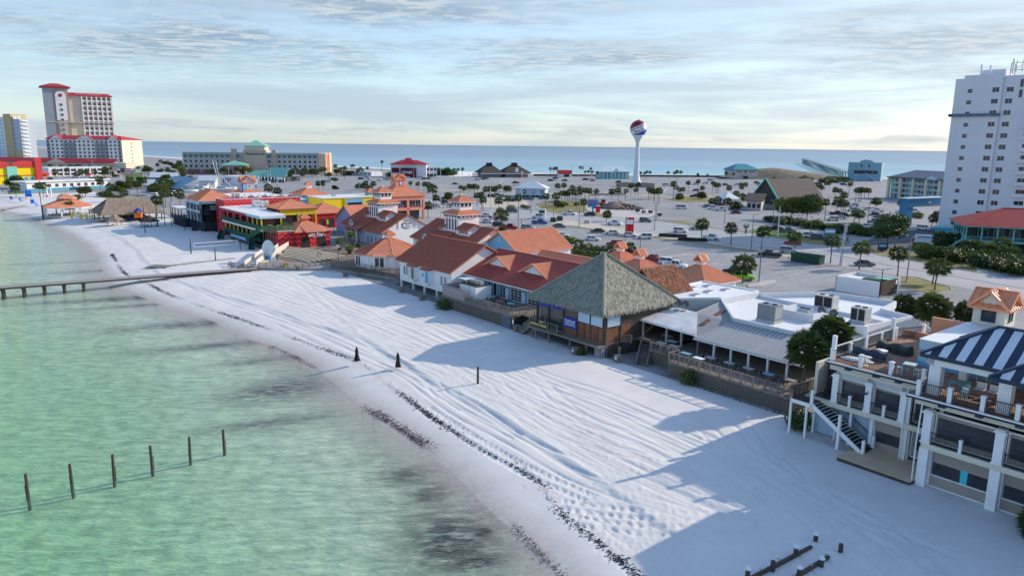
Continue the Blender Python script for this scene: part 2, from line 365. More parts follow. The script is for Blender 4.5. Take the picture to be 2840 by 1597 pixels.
struct('gulf_beach',mb,mat('gulf_sand',(.80,.78,.75),.9,.08,.2,.2,3))
def gulf_material():
    m,t,b = newmat('gulf_water');L = t.links
    g = nn(t,'ShaderNodeNewGeometry');sp = nn(t,'ShaderNodeSeparateXYZ');L.new(g.outputs['Position'],sp.inputs[0])
    mp = nn(t,'ShaderNodeMapping');mp.inputs['Scale'].default_value = (.0007,.009,1);L.new(g.outputs['Position'],mp.inputs[0])
    n = nn(t,'ShaderNodeTexNoise',i_Scale=1.0,i_Detail=6.0,i_Roughness=.6);L.new(mp.outputs[0],n.inputs['Vector'])
    lg = nn(t,'ShaderNodeMath',operation='LOGARITHM');sub = nn(t,'ShaderNodeMath',operation='SUBTRACT',use_clamp=False);L.new(sp.outputs[1],sub.inputs[0]);sub.inputs[1].default_value = 700
    mx = nn(t,'ShaderNodeMath',operation='MAXIMUM');L.new(sub.outputs[0],mx.inputs[0]);mx.inputs[1].default_value = 20;L.new(mx.outputs[0],lg.inputs[0]);lg.inputs[1].default_value = 10
    ad = nn(t,'ShaderNodeMath',operation='MULTIPLY_ADD');L.new(n.outputs['Fac'],ad.inputs[0]);ad.inputs[1].default_value = .55;L.new(lg.outputs[0],ad.inputs[2])
    cr = nn(t,'ShaderNodeValToRGB');mr = nn(t,'ShaderNodeMapRange');mr.inputs[1].default_value = 1.6;mr.inputs[2].default_value = 4.6;L.new(ad.outputs[0],mr.inputs[0]);L.new(mr.outputs[0],cr.inputs[0])
    e = cr.color_ramp.elements;e[0].position = .08;e[0].color = (.33,.52,.55,1);e[1].position = .95;e[1].color = (.14,.205,.29,1)
    for p,c in ((.26,(.25,.47,.53,1)),(.42,(.21,.37,.46,1)),(.5,(.25,.38,.46,1)),(.58,(.17,.275,.37,1))):
        k = e.new(p);k.color = c
    L.new(cr.outputs[0],b.inputs['Base Color']);b.inputs['Roughness'].default_value = .32;b.inputs['Specular IOR Level'].default_value = .18
    return m
mb = MB();rows = [[mb.P((x*f,y-5+o,0)) for x,y in [(-9000,12500)]+GULF+[(6000,100)]] for o,f in ((0,1),(150,1),(600,1.1),(2500,1.6),(12000,4),(60000,14),(150000,30))]
for a,c in zip(rows,rows[1:]):
    for k in range(len(a)-1): mb.f.append([a[k],a[k+1],c[k+1],c[k]])
struct('gulf_water',mb,gulf_material())
def sheet(name,pts,dz,m,kind='structure'):
    mb = MB();mb.poly([tuple(G(x,y,GZ))[:2]+(1.17+dz,) for x,y in pts]);return mb.build(name,m,kind=kind)
# ================================================================ building kit
RZ = {'f': 0.0,'r': math.pi/2,'b': math.pi,'l': -math.pi/2}
WC = {}
class B:
    def __init__(s,name,label,cat,S=0,T=0,z=GZ,ang=TH,loc=None,group=None):
        s.o = (S,T,z) if loc is None else (0,0,0)
        s.root = thing(name,label,cat,(*XY(S,T),z) if loc is None else loc,ang,group)
    def mb(s): return MB(s.o)
    def part(s,name,mb,m,parent=None,kind=None,label=None): return mb.build(name,m,parent or s.root,kind,label)
    def box(s,name,m,a,b,c,d,e,f,parent=None,label=None): return s.part(name,s.mb().box(a,b,c,d,e,f),m,parent,None,label)
    def put(s,name,me,x,y,z,rz=0.0,parent=None,m=None,sc=None): return put(name,me,parent or s.root,(x-s.o[0],y-s.o[1],z-s.o[2]),rz,m,sc)
    def win(s,x,y,z,w,h,face='f',fm=None,pm=None,nx=1,ny=1,fw=.09,name='window',parent=None):
        fm = fm or M_WHITE;pm = pm or M_GLASS;k = (round(w,2),round(h,2),nx,ny,fw)
        if k not in WC:
            a = MB();a.box(-w/2-fw,-.07,-fw,w/2+fw,.03,0).box(-w/2-fw,-.07,h,w/2+fw,.03,h+fw).box(-w/2-fw,-.07,0,-w/2,.03,h).box(w/2,-.07,0,w/2+fw,.03,h)
            for i in range(1,nx): a.box(-w/2+w*i/nx-.025,-.06,0,-w/2+w*i/nx+.025,.02,h)
            for i in range(1,ny): a.box(-w/2,-.055,h*i/ny-.025,w/2,.02,h*i/ny+.025)
            p = MB();p.box(-w/2,-.025,0,w/2,.02,h);WC[k] = (a.mesh('window',fm),p.mesh('pane',pm))
        rz = RZ[face] if isinstance(face,str) else face
        o = s.put(name,WC[k][0],x,y,z,rz,parent,fm);put('pane',WC[k][1],o,m=pm);return o
    def face(s,pts,m,w,roof,each=True,name='roof_panel',rib=.07,alt=None,k0=0):
        """standing-seam panels over a planar face; pts[0]-pts[1] is the eave"""
        P = [Vector(p) for p in pts];e = (P[1]-P[0]).normalized();n = Vector((0,0,0))
        for i in range(len(P)): n += P[i].cross(P[(i+1) % len(P)])
        n.normalize();n = n if n.z > 0 else -n;v = n.cross(e);v = v if v.z > 0 else -v
        q = [((p-P[0]).dot(e),(p-P[0]).dot(v)) for p in P];L = max(a for a,c in q);a0 = min(a for a,c in q);k = math.floor(a0/w);tot = None if each else s.mb()
        def clip(poly,x,keep):
            out = []
            for i in range(len(poly)):
                A,C = poly[i],poly[(i+1) % len(poly)];ia,ic = keep(A[0]-x),keep(C[0]-x)
                if ia: out.append(A)
                if ia != ic: u = (x-A[0])/(C[0]-A[0]);out.append((x,A[1]+u*(C[1]-A[1])))
            return out
        i = 0
        while k*w < L-1e-4:
            g = clip(clip(q,k*w,lambda d: d >= -1e-9),(k+1)*w,lambda d: d <= 1e-9)
            if len(g) >= 3 and max(x[1] for x in g)-min(x[1] for x in g) > .02:
                mb = s.mb() if each else tot;up = n*.05
                mb.slab([P[0]+e*x+v*y+up for x,y in g],.05)
                xs = [y for x,y in g if abs(x-k*w) < 1e-4]
                if rib and len(xs) >= 2 and max(xs)-min(xs) > .1:
                    mb.bar(P[0]+e*k*w+v*min(xs)+n*.09,P[0]+e*k*w+v*max(xs)+n*.09,rib,.11,up=n)
                mm = m if alt is None or (i+k0) % 2 == 0 else alt
                if each: s.part(name,mb,mm,roof)
                i += 1
            k += 1
        if not each: s.part(name,tot,m,roof)
    def hip(s,a,b,c,d,ze,za,m,w=.55,rl=0.0,ax='s',each=True,trim=None,th=.18,cap=True):
        """hip roof over s a..b, t c..d; rl = ridge length along ax"""
        ms,mt = (a+b)/2,(c+d)/2
        r0,r1 = ((ms-rl/2,mt,za),(ms+rl/2,mt,za)) if ax == 's' else ((ms,mt-rl/2,za),(ms,mt+rl/2,za))
        A,Bq,Cq,D = (a,c,ze),(b,c,ze),(b,d,ze),(a,d,ze)
        roof = s.part('roof',s.mb().box(a,c,ze-th,b,d,ze-.01),trim or m)
        if ax == 's' or rl == 0: F_ = [[A,Bq,r1,r0],[Bq,Cq,r1],[Cq,D,r0,r1],[D,A,r0]]
        else: F_ = [[A,Bq,r0],[Bq,Cq,r1,r0],[Cq,D,r1],[D,A,r0,r1]]
        for f in F_:
            if rl == 0 and len(f) == 4: f = f[:3]
            s.face(f,m,w,roof,each)
        if cap:
            mb = s.mb();up = Vector((0,0,.1))
            for p,q in ((A,r0),(Bq,r1 if ax == 's' else r0),(Cq,r1),(D,r0 if ax == 's' else r1)): mb.bar(Vector(p)+up,Vector(q)+up,.2,.08)
            if rl: mb.bar(Vector(r0)+up,Vector(r1)+up,.22,.1)
            s.part('ridge_cap',mb,m,roof)
        return roof
    def gable(s,a,b,c,d,ze,za,m,w=.55,ax='s',each=True,ridge=None,trim=None,ze2=None):
        """gable roof; ridge along ax"""
        ze2 = ze if ze2 is None else ze2
        if ax == 's':
            r = ridge if ridge is not None else (c+d)/2;F_ = [[(a,c,ze),(b,c,ze),(b,r,za),(a,r,za)],[(b,d,ze2),(a,d,ze2),(a,r,za),(b,r,za)]]
            ed = [((a,c,ze),(a,r,za)),((b,c,ze),(b,r,za)),((a,d,ze2),(a,r,za)),((b,d,ze2),(b,r,za))];rg = ((a,r,za),(b,r,za))
        else:
            r = ridge if ridge is not None else (a+b)/2;F_ = [[(a,d,ze),(a,c,ze),(r,c,za),(r,d,za)],[(b,c,ze2),(b,d,ze2),(r,d,za),(r,c,za)]]
            ed = [((a,c,ze),(r,c,za)),((a,d,ze),(r,d,za)),((b,c,ze2),(r,c,za)),((b,d,ze2),(r,d,za))];rg = ((r,c,za),(r,d,za))
        mb = s.mb()
        for f in F_: mb.slab([(x,y,z-.02) for x,y,z in f],.16)
        roof = s.part('roof',mb,trim or m)
        for f in F_: s.face(f,m,w,roof,each)
        mb = s.mb()
        for p,q in ed: mb.bar(Vector(p)+Vector((0,0,.02)),Vector(q)+Vector((0,0,.02)),.16,.26)
        mb.bar(Vector(rg[0])+Vector((0,0,.1)),Vector(rg[1])+Vector((0,0,.1)),.3,.1);s.part('rake_trim',mb,m,roof)
        return roof
    def gwall(s,name,m,a,b,c,d,z0,ze,za,ax='s',ridge=None):
        """walls under a gable roof"""
        mb = s.mb()
        if ax == 's':
            r = ridge if ridge is not None else (c+d)/2;q = [(c,z0),(d,z0),(d,ze),(r,za),(c,ze)];A = [(a,y,z) for y,z in q];C = [(b,y,z) for y,z in q]
        else:
            r = ridge if ridge is not None else (a+b)/2;q = [(a,z0),(b,z0),(b,ze),(r,za),(a,ze)];A = [(x,c,z) for x,z in q];C = [(x,d,z) for x,z in q]
        mb.poly(A);mb.poly(C[::-1])
        for i in range(5): j = (i+1) % 5;mb.poly([A[i],C[i],C[j],A[j]])
        return s.part(name,mb,m)
    def rail(s,pts,z,h=1.05,gap=1.8,pm=None,rm=None,pw=.12,bal=.14,bw=.03,ph=None,skip_ends=False,name='railing',mid=0,parent=None):
        """railing along pts (s, t) or (s, t, z): balusters joined, every post a sub-part"""
        pm = pm or M_WOOD;rm = rm or pm;mb = s.mb();posts = []
        for p,q in zip(pts,pts[1:]):
            p = Vector(p if len(p) == 3 else (*p,z));q = Vector(q if len(q) == 3 else (*q,z));L = Vector((q-p)[:2]).length;n = max(1,round(L/gap))
            H = Vector((0,0,h));mb.bar(p+H,q+H,.07 if bw < .06 else .14,.06);mb.bar(p+Vector((0,0,.1)),q+Vector((0,0,.1)),.05,.05)
            for k in range(mid): mb.bar(p+H*((k+1)/(mid+1)),q+H*((k+1)/(mid+1)),.04,.09)
            if bal:
                nb = max(1,int(L/bal))
                for i in range(1,nb): c = p.lerp(q,i/nb);mb.bar(c+Vector((0,0,.1)),c+H,bw,bw)
            posts += [p.lerp(q,i/n) for i in range(n)]
        posts.append(q);r = s.part(name,mb,rm,parent);k = ('post',pw,round(ph or h+.08,2),pm.name)
        if k not in WC:
            a = MB();hh = ph or h+.08;a.box(-pw/2,-pw/2,0,pw/2,pw/2,hh)
            if pw > .15: a.box(-pw*.68,-pw*.68,hh-.12,pw*.68,pw*.68,hh-.04)
            WC[k] = a.mesh('post',pm)
        for p in (posts[1:-1] if skip_ends else posts): put('post',WC[k],r,(p.x-s.o[0],p.y-s.o[1],p.z-s.o[2]))
        return r
M_WHITE = mat('white_paint',(.82,.83,.84),.55,.06,.6)
M_CREAM = mat('cream_stucco',(.68,.64,.53),.8,.07,.8,.15,30)
M_TRIMB = mat('navy_trim',(.02,.03,.055),.5,.15)
M_BLACK = mat('black_metal',(.015,.016,.02),.45,.1)
M_GLASS = mat('window_glass',(.022,.030,.042),.10,.25,.5,spec=.6)
M_TAUPE = mat('vinyl_curtain',(.33,.29,.25),.45,.10,.5,spec=.4)
M_WOOD = mat('weathered_wood',(.215,.185,.155),.85,.28,1.6,.3,12,stretch=(1,1,.25))
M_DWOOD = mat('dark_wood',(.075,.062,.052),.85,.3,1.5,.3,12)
M_ROOF = mat('terracotta_metal_roof',(.78,.32,.17),.42,.12,.5,spec=.45)
M_ROOFD = mat('oxide_red_metal_roof',(.43,.10,.075),.42,.12,.5,spec=.4)
M_SHINGLE = mat('rust_shingle',(.44,.15,.10),.85,.2,2.5,.4,30)
M_WROOF = mat('white_membrane',(.76,.77,.78),.5,.08,.25)
M_LBLUE = mat('light_blue_siding',(.45,.60,.72),.6,.07,.6)
M_SKYB = mat('sky_blue_paint',(.20,.47,.68),.55,.08,.6)
M_GREYM = mat('grey_metal_roof',(.40,.415,.42),.4,.08,.4,metal=.2)
M_CONC = mat('pale_concrete',(.46,.45,.43),.85,.12,.8,.2,20)
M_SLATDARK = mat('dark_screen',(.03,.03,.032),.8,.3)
M_PAVER = mat('brick_paver',(.30,.17,.12),.8,.3,3.0,.3,18)
M_BEIGE = mat('beige_deck',(.58,.44,.30),.75,.08,.7)
M_VINYL = mat('clear_vinyl',(.05,.055,.065),.12,.6,.7,spec=.6,alpha=.82)
M_TEAL = mat('teal_paint',(.10,.42,.42),.5,.1)
M_NAVY = mat('navy_canvas',(.03,.045,.085),.7,.2,1.5,.3,6)
M_ORANGE = mat('orange_paint',(.75,.16,.03),.5,.1)
def siding(b,name,m,a,t,z0,c,z1,face='f',pitch=.22,parent=None):
    """lap boards, each a piece of its own"""
    w = b.part('wall' if name is None else name,b.mb().box(a,t+.03,z0,c,t+.12,z1) if face == 'f' else b.mb().box(t-.12,a,z0,t-.03,c,z1),m,parent);L = abs(c-a)
    n = int((z1-z0)/pitch);me = MB().box(0,-.03,0,L,.03,pitch*.86).mesh('board',m)
    for i in range(n): put('board',me,w,((a,t,z0+i*pitch) if face == 'f' else (t,a,z0+i*pitch)) and (Vector((a,t,z0+i*pitch) if face == 'f' else (t,a,z0+i*pitch))-Vector(b.o)),0 if face == 'f' else math.pi/2)
    return w
# ================================================================ the three-storey beach bar in front
def beach_bar():
    b = B('beach_bar','cream and white beach bar with striped navy roof and roof terrace','bar',-26,62)
    bx = b.box
    # floors and slabs
    sl = b.part('floor_slab',b.mb().box(-34.0,63.0,4.55,-22.2,64.2,5.0).box(-22.2,59.95,4.55,-4,61.2,5.0),M_CREAM)
    b.part('terrace_slab',b.mb().box(-31.9,63.15,8.1,-23.0,78.5,8.9).box(-23.0,59.9,8.1,-4,68,8.9),M_CREAM)
    b.part('terrace_edge',b.mb().box(-32.1,62.5,8.72,-23.2,63.2,8.97).box(-23.2,59.0,8.72,-4,60.0,8.97).box(-32.1,62.5,8.72,-31.85,78,8.97).box(-23.4,59.0,8.72,-23.15,62.6,8.97),M_TRIMB)
    b.part('terrace_paving',b.mb().box(-31.8,62.6,8.98,-23.2,78,9.0).box(-23.1,59.1,8.98,-4,67.8,9.0),M_PAVER)
    for s0 in (-30,-27.5,-25.6): bx('bracket',M_TRIMB,s0-.25,62.55,8.5,s0+.25,63.2,8.72)
    for s0 in (-20.8,-18.2,-15.6): bx('bracket',M_TRIMB,s0-.25,59.1,8.5,s0+.25,60.0,8.72)
    b.part('gutter',b.mb().box(-32.1,62.42,8.90,-23.2,62.5,9.02).box(-23.3,58.92,8.90,-4,59.0,9.02),M_WHITE)
    # walls behind the openings; near-black slabs paint in the shade of the rooms
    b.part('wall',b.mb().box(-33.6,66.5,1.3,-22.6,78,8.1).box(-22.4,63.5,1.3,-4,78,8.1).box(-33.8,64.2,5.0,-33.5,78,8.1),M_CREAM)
    b.part('room_shade',b.mb().box(-27.6,65.9,1.4,-23.0,66.4,4.5).box(-21.9,63.0,1.4,-4,63.4,4.5).box(-33.4,65.9,5.02,-23.0,66.4,8.1).box(-21.9,63.0,5.02,-4,63.4,8.1),mat('dim_room',(.06,.055,.05),.9,.4,.8))
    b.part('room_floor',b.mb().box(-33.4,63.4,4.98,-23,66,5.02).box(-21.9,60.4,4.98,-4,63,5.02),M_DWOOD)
    siding(b,'wall',M_LBLUE,-33.4,64.0,1.4,-27.9,4.55)
    # columns
    def column(s,t,z0,z1,w=.55,cap=True):
        mb = b.mb().box(s-w/2,t-w/2,z0,s+w/2,t+w/2,z1)
        if cap: mb.box(s-w*.68,t-w*.68,z1-.28,s+w*.68,t+w*.68,z1-.12).box(s-w*.6,t-w*.6,z0,s+w*.6,t+w*.6,z0+.15)
        b.part('column',mb,M_WHITE)
    for s in (-31.2,-28.15,-25.15): column(s,63.35,5.0,7.75)
    column(-24.75,63.4,1.3,4.55,.35);column(-24.75,63.4,5.0,7.75,.35)
    for s in (-21.95,-16.9,-11.8,-6.6): column(s,60.3,5.0,7.75,.62);column(s,60.35,1.25,4.55,.7,False)
    for s in (-27.75,-24.6): column(s,63.6,1.3,4.55,.3,False)
    for s in (-22.0,-17.0,-11.9,-6.8): column(s,60.75 if s < -20 else 60.3,8.98,12.0,.85,False)
    for s in (-22.0,-17.0): column(s,66.6,8.98,12.0,.6,False)
    # lattice frieze over the upper bays, curtain screens with dark openings
    def bay(s0,s1,t,z0,z1,o0,o1,u0=None,u1=None):
        mb = b.mb();u0 = s0+.12 if u0 is None else u0;u1 = s1-.12 if u1 is None else u1
        mb.box(s0,t,z0,s1,t+.05,o0).box(s0,t,o1,s1,t+.05,z1).box(s0,t,o0,u0,t+.05,o1).box(u1,t,o0,s1,t+.05,o1)
        c = b.part('curtain',mb,M_TAUPE);b.part('pane',b.mb().box(u0,t+.015,o0,u1,t+.03,o1),M_VINYL,c)
        b.part('curtain_rail',b.mb().box(s0,t-.06,z0-.05,s1,t+.1,z0+.05).box(s0,t-.06,z1-.05,s1,t+.1,z1+.06).box(s0-.06,t-.06,z0,s0+.03,t+.1,z1).box(s1-.03,t-.06,z0,s1+.06,t+.1,z1),M_WHITE,c)
    for s0,s1 in ((-30.9,-28.45),(-27.85,-25.4)):
        bay(s0,s1,63.7,5.05,7.35,5.5,7.1)
    bay(-24.5,-23.1,63.9,5.05,7.4,5.3,7.2)
    bay(-27.55,-25.15,63.75,1.55,4.45,2.35,3.35,-27.4,-25.3);bay(-24.35,-22.9,63.8,2.0,4.45,2.7,4.0,-24.1,-22.9)
    for s0,s1 in ((-21.55,-17.3),(-16.5,-12.2),(-11.4,-7.0)):
        bay(s0,s1,60.75,5.05,7.5,5.5,7.15);bay(s0,s1,60.7,1.35,4.45,2.35,3.4,s0+.15,s1-.15)
        b.part('sill_rail',b.mb().box(s0+.1,60.6,2.28,s1-.1,60.72,2.36),M_WHITE)
    bx('poster',mat('cyan_panel',(.06,.55,.62),.4,.08),-19.35,60.69,2.3,-18.85,60.70,3.45)
    mb = b.mb()
    for s0,s1 in ((-31.0,-28.4),(-27.9,-25.4),(-24.5,-23.1)):
        mb.box(s0,63.3,7.45,s1,63.36,7.5).box(s0,63.3,8.0,s1,63.36,8.05)
        for k in range(int((s1-s0)/.12)): mb.bar((s0+k*.12,63.33,7.48),(min(s1,s0+k*.12+.4),63.33,8.02),.02,.03);mb.bar((s0+k*.12,63.34,8.02),(min(s1,s0+k*.12+.4),63.34,7.48),.02,.03)
    b.part('lattice',mb,M_WHITE,kind='stuff')
    b.part('frieze_back',b.mb().box(-31.4,63.5,7.42,-23,63.6,8.1),mat('grey_stucco',(.42,.43,.43),.8,.08))
    # black balustrades with white posts
    kw = dict(pm=M_WHITE,rm=M_BLACK,pw=.22,bw=.028,bal=.13)
    b.rail([(-31.0,63.1),(-28.4,63.1)],5.0,1.0,1.5,skip_ends=True,**kw);b.rail([(-27.9,63.1),(-25.4,63.1)],5.0,1.0,1.25,skip_ends=True,**kw);b.rail([(-24.5,63.15),(-23.0,63.15)],5.0,1.0,3,skip_ends=True,**kw)
    for s0,s1 in ((-21.6,-17.2),(-16.5,-12.2),(-11.4,-7.0)): b.rail([(s0,60.05),(s1,60.05)],5.0,1.0,2.2,skip_ends=True,**kw)
    kw['pw'] = .3;b.rail([(-31.6,62.85),(-23.7,62.85)],9.0,1.05,2.6,ph=1.2,**kw)
    b.rail([(-22.6,62.4),(-22.6,59.3),(-4.5,59.3)],9.0,1.05,2.2,ph=1.25,**kw)
    b.rail([(-31.6,63.0),(-31.6,75.3)],9.0,1.1,3.1,ph=1.2,pm=M_WHITE,rm=M_BLACK,pw=.26,bal=.13,bw=.028);b.rail([(-31.6,75.4),(-30.4,79)],9.0,1.1,3.6,ph=1.3,pm=M_WHITE,rm=M_BLACK,pw=.3,bal=.13,bw=.028)
    for t in (63.0,68.9,74.7): bx('tall_post',M_WHITE,-31.77,t-.15,9.0,-31.43,t+.15,11.35)
    for t in (63.0,68.9): bx('top_rail',M_WHITE,-31.64,t,10.25,-31.56,t+5.8,10.32)
    # downpipes
    for s,t in ((-24.95,63.05),(-22.5,59.85)): b.part('downpipe',b.mb().tube([(s,t,1.3),(s,t-.05,4.9),(s+.05,t+.1,8.2)],.06,6),M_WHITE)
    b.part('wall_lamp',b.mb().tube([(-28.15,63.0,6.9),(-28.15,62.7,6.85)],.05,6).lathe([(.03,0),(.16,-.1),(.18,-.14),(.02,-.15)],(-28.15,62.65,6.9),8),M_BLACK)
    # stair down to the sand with its landing
    st = b.part('stair',b.mb().bar((-32.6,61.65,4.75),(-27.35,61.65,1.55),.1,.38).bar((-32.6,63.5,4.75),(-27.35,63.5,1.55),.1,.38),M_WHITE)
    tm = MB().box(-.16,-.9,-.05,.16,.9,0).box(-.16,-.9,-.22,-.13,.9,-.05).mesh('tread',M_BLACK)
    for i in range(18): put('tread',tm,st,(-32.5+i*.295+26,62.58-62,4.85-i*.18-GZ))
    b.part('landing',b.mb().box(-34.5,61.6,4.72,-32.5,64.2,4.86),M_DWOOD);b.part('landing_beam',b.mb().box(-34.6,61.5,4.45,-32.4,61.6,4.8).box(-34.6,61.5,4.45,-34.5,64.2,4.8),M_WHITE)
    for s,t in ((-34.5,61.6),(-32.9,61.6),(-33.2,63.6)): bx('post',M_WHITE,s-.09,t-.09,1.0,s+.09,t+.09,4.5)
    for s,z1 in ((-32.5,6.1),(-29.7,4.6),(-27.4,2.9)): bx('newel',M_WHITE,s-.12,61.5,1.0 if s > -32 else 4.5,s+.12,61.74,z1)
    for s,z1 in ((-29.6,4.6),(-27.4,2.9)): bx('newel',M_WHITE,s-.12,63.35,1.0,s+.12,63.6,z1)
    for s,z1 in ((-31,3.7),(-28.6,2.3)): bx('post',M_WHITE,s-.07,63.4,1.0,s+.07,63.54,z1)
    b.rail([(-32.4,63.5,4.85),(-27.5,63.5,1.75)],0,1.0,6,pm=M_BLACK,rm=M_BLACK,pw=.06,bal=.14,bw=.026);b.rail([(-34.4,61.7),(-34.4,64.2)],4.86,1.05,3,pm=M_BLACK,rm=M_BLACK,pw=.06);b.rail([(-34.4,61.7),(-32.6,61.7)],4.86,1.05,3,pm=M_BLACK,rm=M_BLACK,pw=.06)
    b.part('platform',b.mb().box(-28.5,59.3,1.0,-22.4,64,1.62),M_DWOOD);bx('platform_top',M_BEIGE,-28.55,59.25,1.62,-22.35,64,1.68)
    # striped hip roofs
    nav = mat('navy_roof_panel',(.022,.04,.075),.35,.12,.5);wht = mat('white_roof_panel',(.66,.71,.76),.35,.05,.5)
    def striped(a,c,bb,d,ze,za,k0):
        r = b.part('roof',b.mb().box(a,c,ze-.2,bb,d,ze-.01),nav);m = (c+d)/2;h = (d-c)/2
        b.face([(a,c,ze),(bb,c,ze),(bb,m,za),(a+h,m,za)],wht,.62,r,alt=nav,k0=k0,rib=0)
        b.face([(bb,d,ze),(a,d,ze),(a+h,m,za),(bb,m,za)],wht,.62,r,alt=nav,rib=0);b.face([(a,d,ze),(a,c,ze),(a+h,m,za)],wht,.62,r,alt=nav,rib=0)
        mb = b.mb()
        for p,q in (((a,c,ze),(a+h,m,za)),((a,d,ze),(a+h,m,za)),((a+h,m,za),(bb,m,za)),((a,c,ze-.1),(bb,c,ze-.1)),((a,d,ze-.1),(a,c,ze-.1))): mb.bar(Vector(p)+Vector((0,0,.1)),Vector(q)+Vector((0,0,.1)),.22,.2)
        b.part('ridge_cap',mb,nav,r)
    striped(-22.9,59.6,-4,67.4,12.25,14.6,0);striped(-17.4,57.6,-4,64.4,12.15,14.2,1)
    b.part('beam',b.mb().box(-22.5,60.0,11.5,-4,60.5,12.0).box(-22.5,60.0,11.5,-22.0,67,12.0),M_WHITE)
    # upper block with mural wall, flat roof and the little lantern house
    b.part('upper_block',b.mb().box(-26.3,67.9,8.9,-4,79.5,11.35),M_LBLUE);b.part('upper_roof',b.mb().box(-26.35,67.85,11.35,-4,78.6,11.45),M_WROOF)
    mm,t,bs = newmat('mural');L = t.links;tc = nn(t,'ShaderNodeTexCoord');sp = nn(t,'ShaderNodeSeparateXYZ');L.new(tc.outputs['Object'],sp.inputs[0]);ns = nn(t,'ShaderNodeTexNoise',i_Scale=.55,i_Detail=2.0);L.new(tc.outputs['Object'],ns.inputs['Vector'])
    ad = nn(t,'ShaderNodeMath',operation='MULTIPLY_ADD');L.new(ns.outputs['Fac'],ad.inputs[0]);ad.inputs[1].default_value = 1.1;L.new(sp.outputs[2],ad.inputs[2]);mr = nn(t,'ShaderNodeMapRange');mr.inputs[1].default_value = 8.2;mr.inputs[2].default_value = 10.7;L.new(ad.outputs[0],mr.inputs[0])
    cr = nn(t,'ShaderNodeValToRGB');cr.color_ramp.interpolation = 'CONSTANT';L.new(mr.outputs[0],cr.inputs[0]);e = cr.color_ramp.elements;e[0].color = (.15,.42,.62,1);e[1].position = .80;e[1].color = (.05,.16,.62,1)
    for p,c in ((.18,(.30,.62,.75,1)),(.34,(.75,.28,.05,1)),(.48,(.80,.45,.08,1)),(.58,(.45,.22,.60,1)),(.68,(.35,.50,.80,1)),(.74,(.05,.16,.62,1))): k = e.new(p);k.color = c
    L.new(cr.outputs[0],bs.inputs['Base Color']);bs.inputs['Roughness'].default_value = .7
    b.part('mural',b.mb().box(-26.28,67.86,9.0,-16,67.9,10.6),mm)
    b.part('coping',b.mb().box(-32.0,78.0,8.9,-26.4,78.3,9.6).box(-29.4,78.2,9.6,-22,78.5,11.4),M_ROOF)
    c = b.part('lantern',b.mb().box(-26.0,78.7,11.3,-23.2,81.5,13.25),M_CREAM)
    mb = b.mb();mb.poly([(-26.0,78.7,13.2),(-23.2,78.7,13.2),(-24.6,78.7,14.55)]);mb.poly([(-23.2,78.7,13.2),(-23.2,81.5,13.2),(-23.2,80.1,14.55)]);mb.poly([(-26.0,81.5,13.2),(-26.0,78.7,13.2),(-26,80.1,14.55)]);b.part('lantern_gable',mb,M_CREAM,c)
    b.gable(-26.4,-22.8,78.3,81.9,13.15,14.75,M_ROOF,.6,'t');b.gable(-26.4,-22.8,78.3,81.9,13.15,14.75,M_ROOF,.6,'s')
    b.win(-24.6,78.66,12.0,.8,.8,'f',M_TRIMB,M_GLASS,fw=.22);b.win(-23.16,80.1,12.0,.55,.8,'r',M_TRIMB,M_GLASS,fw=.14)
    # paving, porch swings
    for s in (-19.6,-18.7):
        sw = thing('porch_swing','white hanging porch swing in the shaded terrace under the striped roof','swing',(*XY(s,63.2),9.0),TH,'porch swings under the striped roof')
        mb = MB().box(-.35,-.25,.5,.35,.25,.56);mb.build('seat',M_WHITE,sw);MB().box(-.35,.22,.56,.35,.27,1.0).build('backrest',M_WHITE,sw)
        for x in (-.34,.34): MB().bar((x,0,1.0),(x,0,2.7),.03).build('rope',M_CREAM,sw)
beach_bar()
# ================================================================ furniture kit
FC = {}
def fmesh(k,fn,m):
    if k not in FC: mb = MB();fn(mb);FC[k] = mb.mesh(k[0],m)
    return FC[k]
def cafe_table(s,t,z,w,d,h,top,leg,label,group,rz=0.0,name='table'):
    o = thing(name,label,'table',(*XY(s,t),z),TH+rz,group)
    put('table_top',fmesh(('table_top',w,d,h,top.name),lambda b: b.box(-w/2,-d/2,h-.05,w/2,d/2,h),top),o)
    me = fmesh(('leg',h,leg.name),lambda b: b.box(-.03,-.03,0,.03,.03,h-.05),leg)
    for x in (-1,1):
        for y in (-1,1): put('leg',me,o,(x*(w/2-.06),y*(d/2-.06),0))
    return o
def chair(s,t,z,m,label,group,rz=0.0,h=.45,back=.45,name='chair',cat='chair',w=.42):
    o = thing(name,label,cat,(*XY(s,t),z),TH+rz,group)
    put('seat',fmesh(('seat',h,m.name),lambda b: b.box(-w/2,-w/2,h-.04,w/2,w/2,h),m),o)
    if back: put('backrest',fmesh(('backrest',h,back,m.name),lambda b: b.box(-w/2,w/2-.04,h+.08,w/2,w/2,h+back).box(-w/2,w/2-.04,h,-w/2+.04,w/2,h+.1).box(w/2-.04,w/2-.04,h,w/2,w/2,h+.1),m),o)
    me = fmesh(('leg',h,m.name,'c'),lambda b: b.box(-.02,-.02,0,.02,.02,h),m)
    for x in (-1,1):
        for y in (-1,1): put('leg',me,o,(x*(w/2-.03),y*(w/2-.03),0))
    if h > .6: put('footrest',fmesh(('footrest',m.name),lambda b: b.box(-w/2,-w/2,.25,w/2,-w/2+.03,.28).box(-w/2,w/2-.03,.25,w/2,w/2,.28).box(-w/2,-w/2,.25,-w/2+.03,w/2,.28).box(w/2-.03,-w/2,.25,w/2,w/2,.28),m),o)
    return o
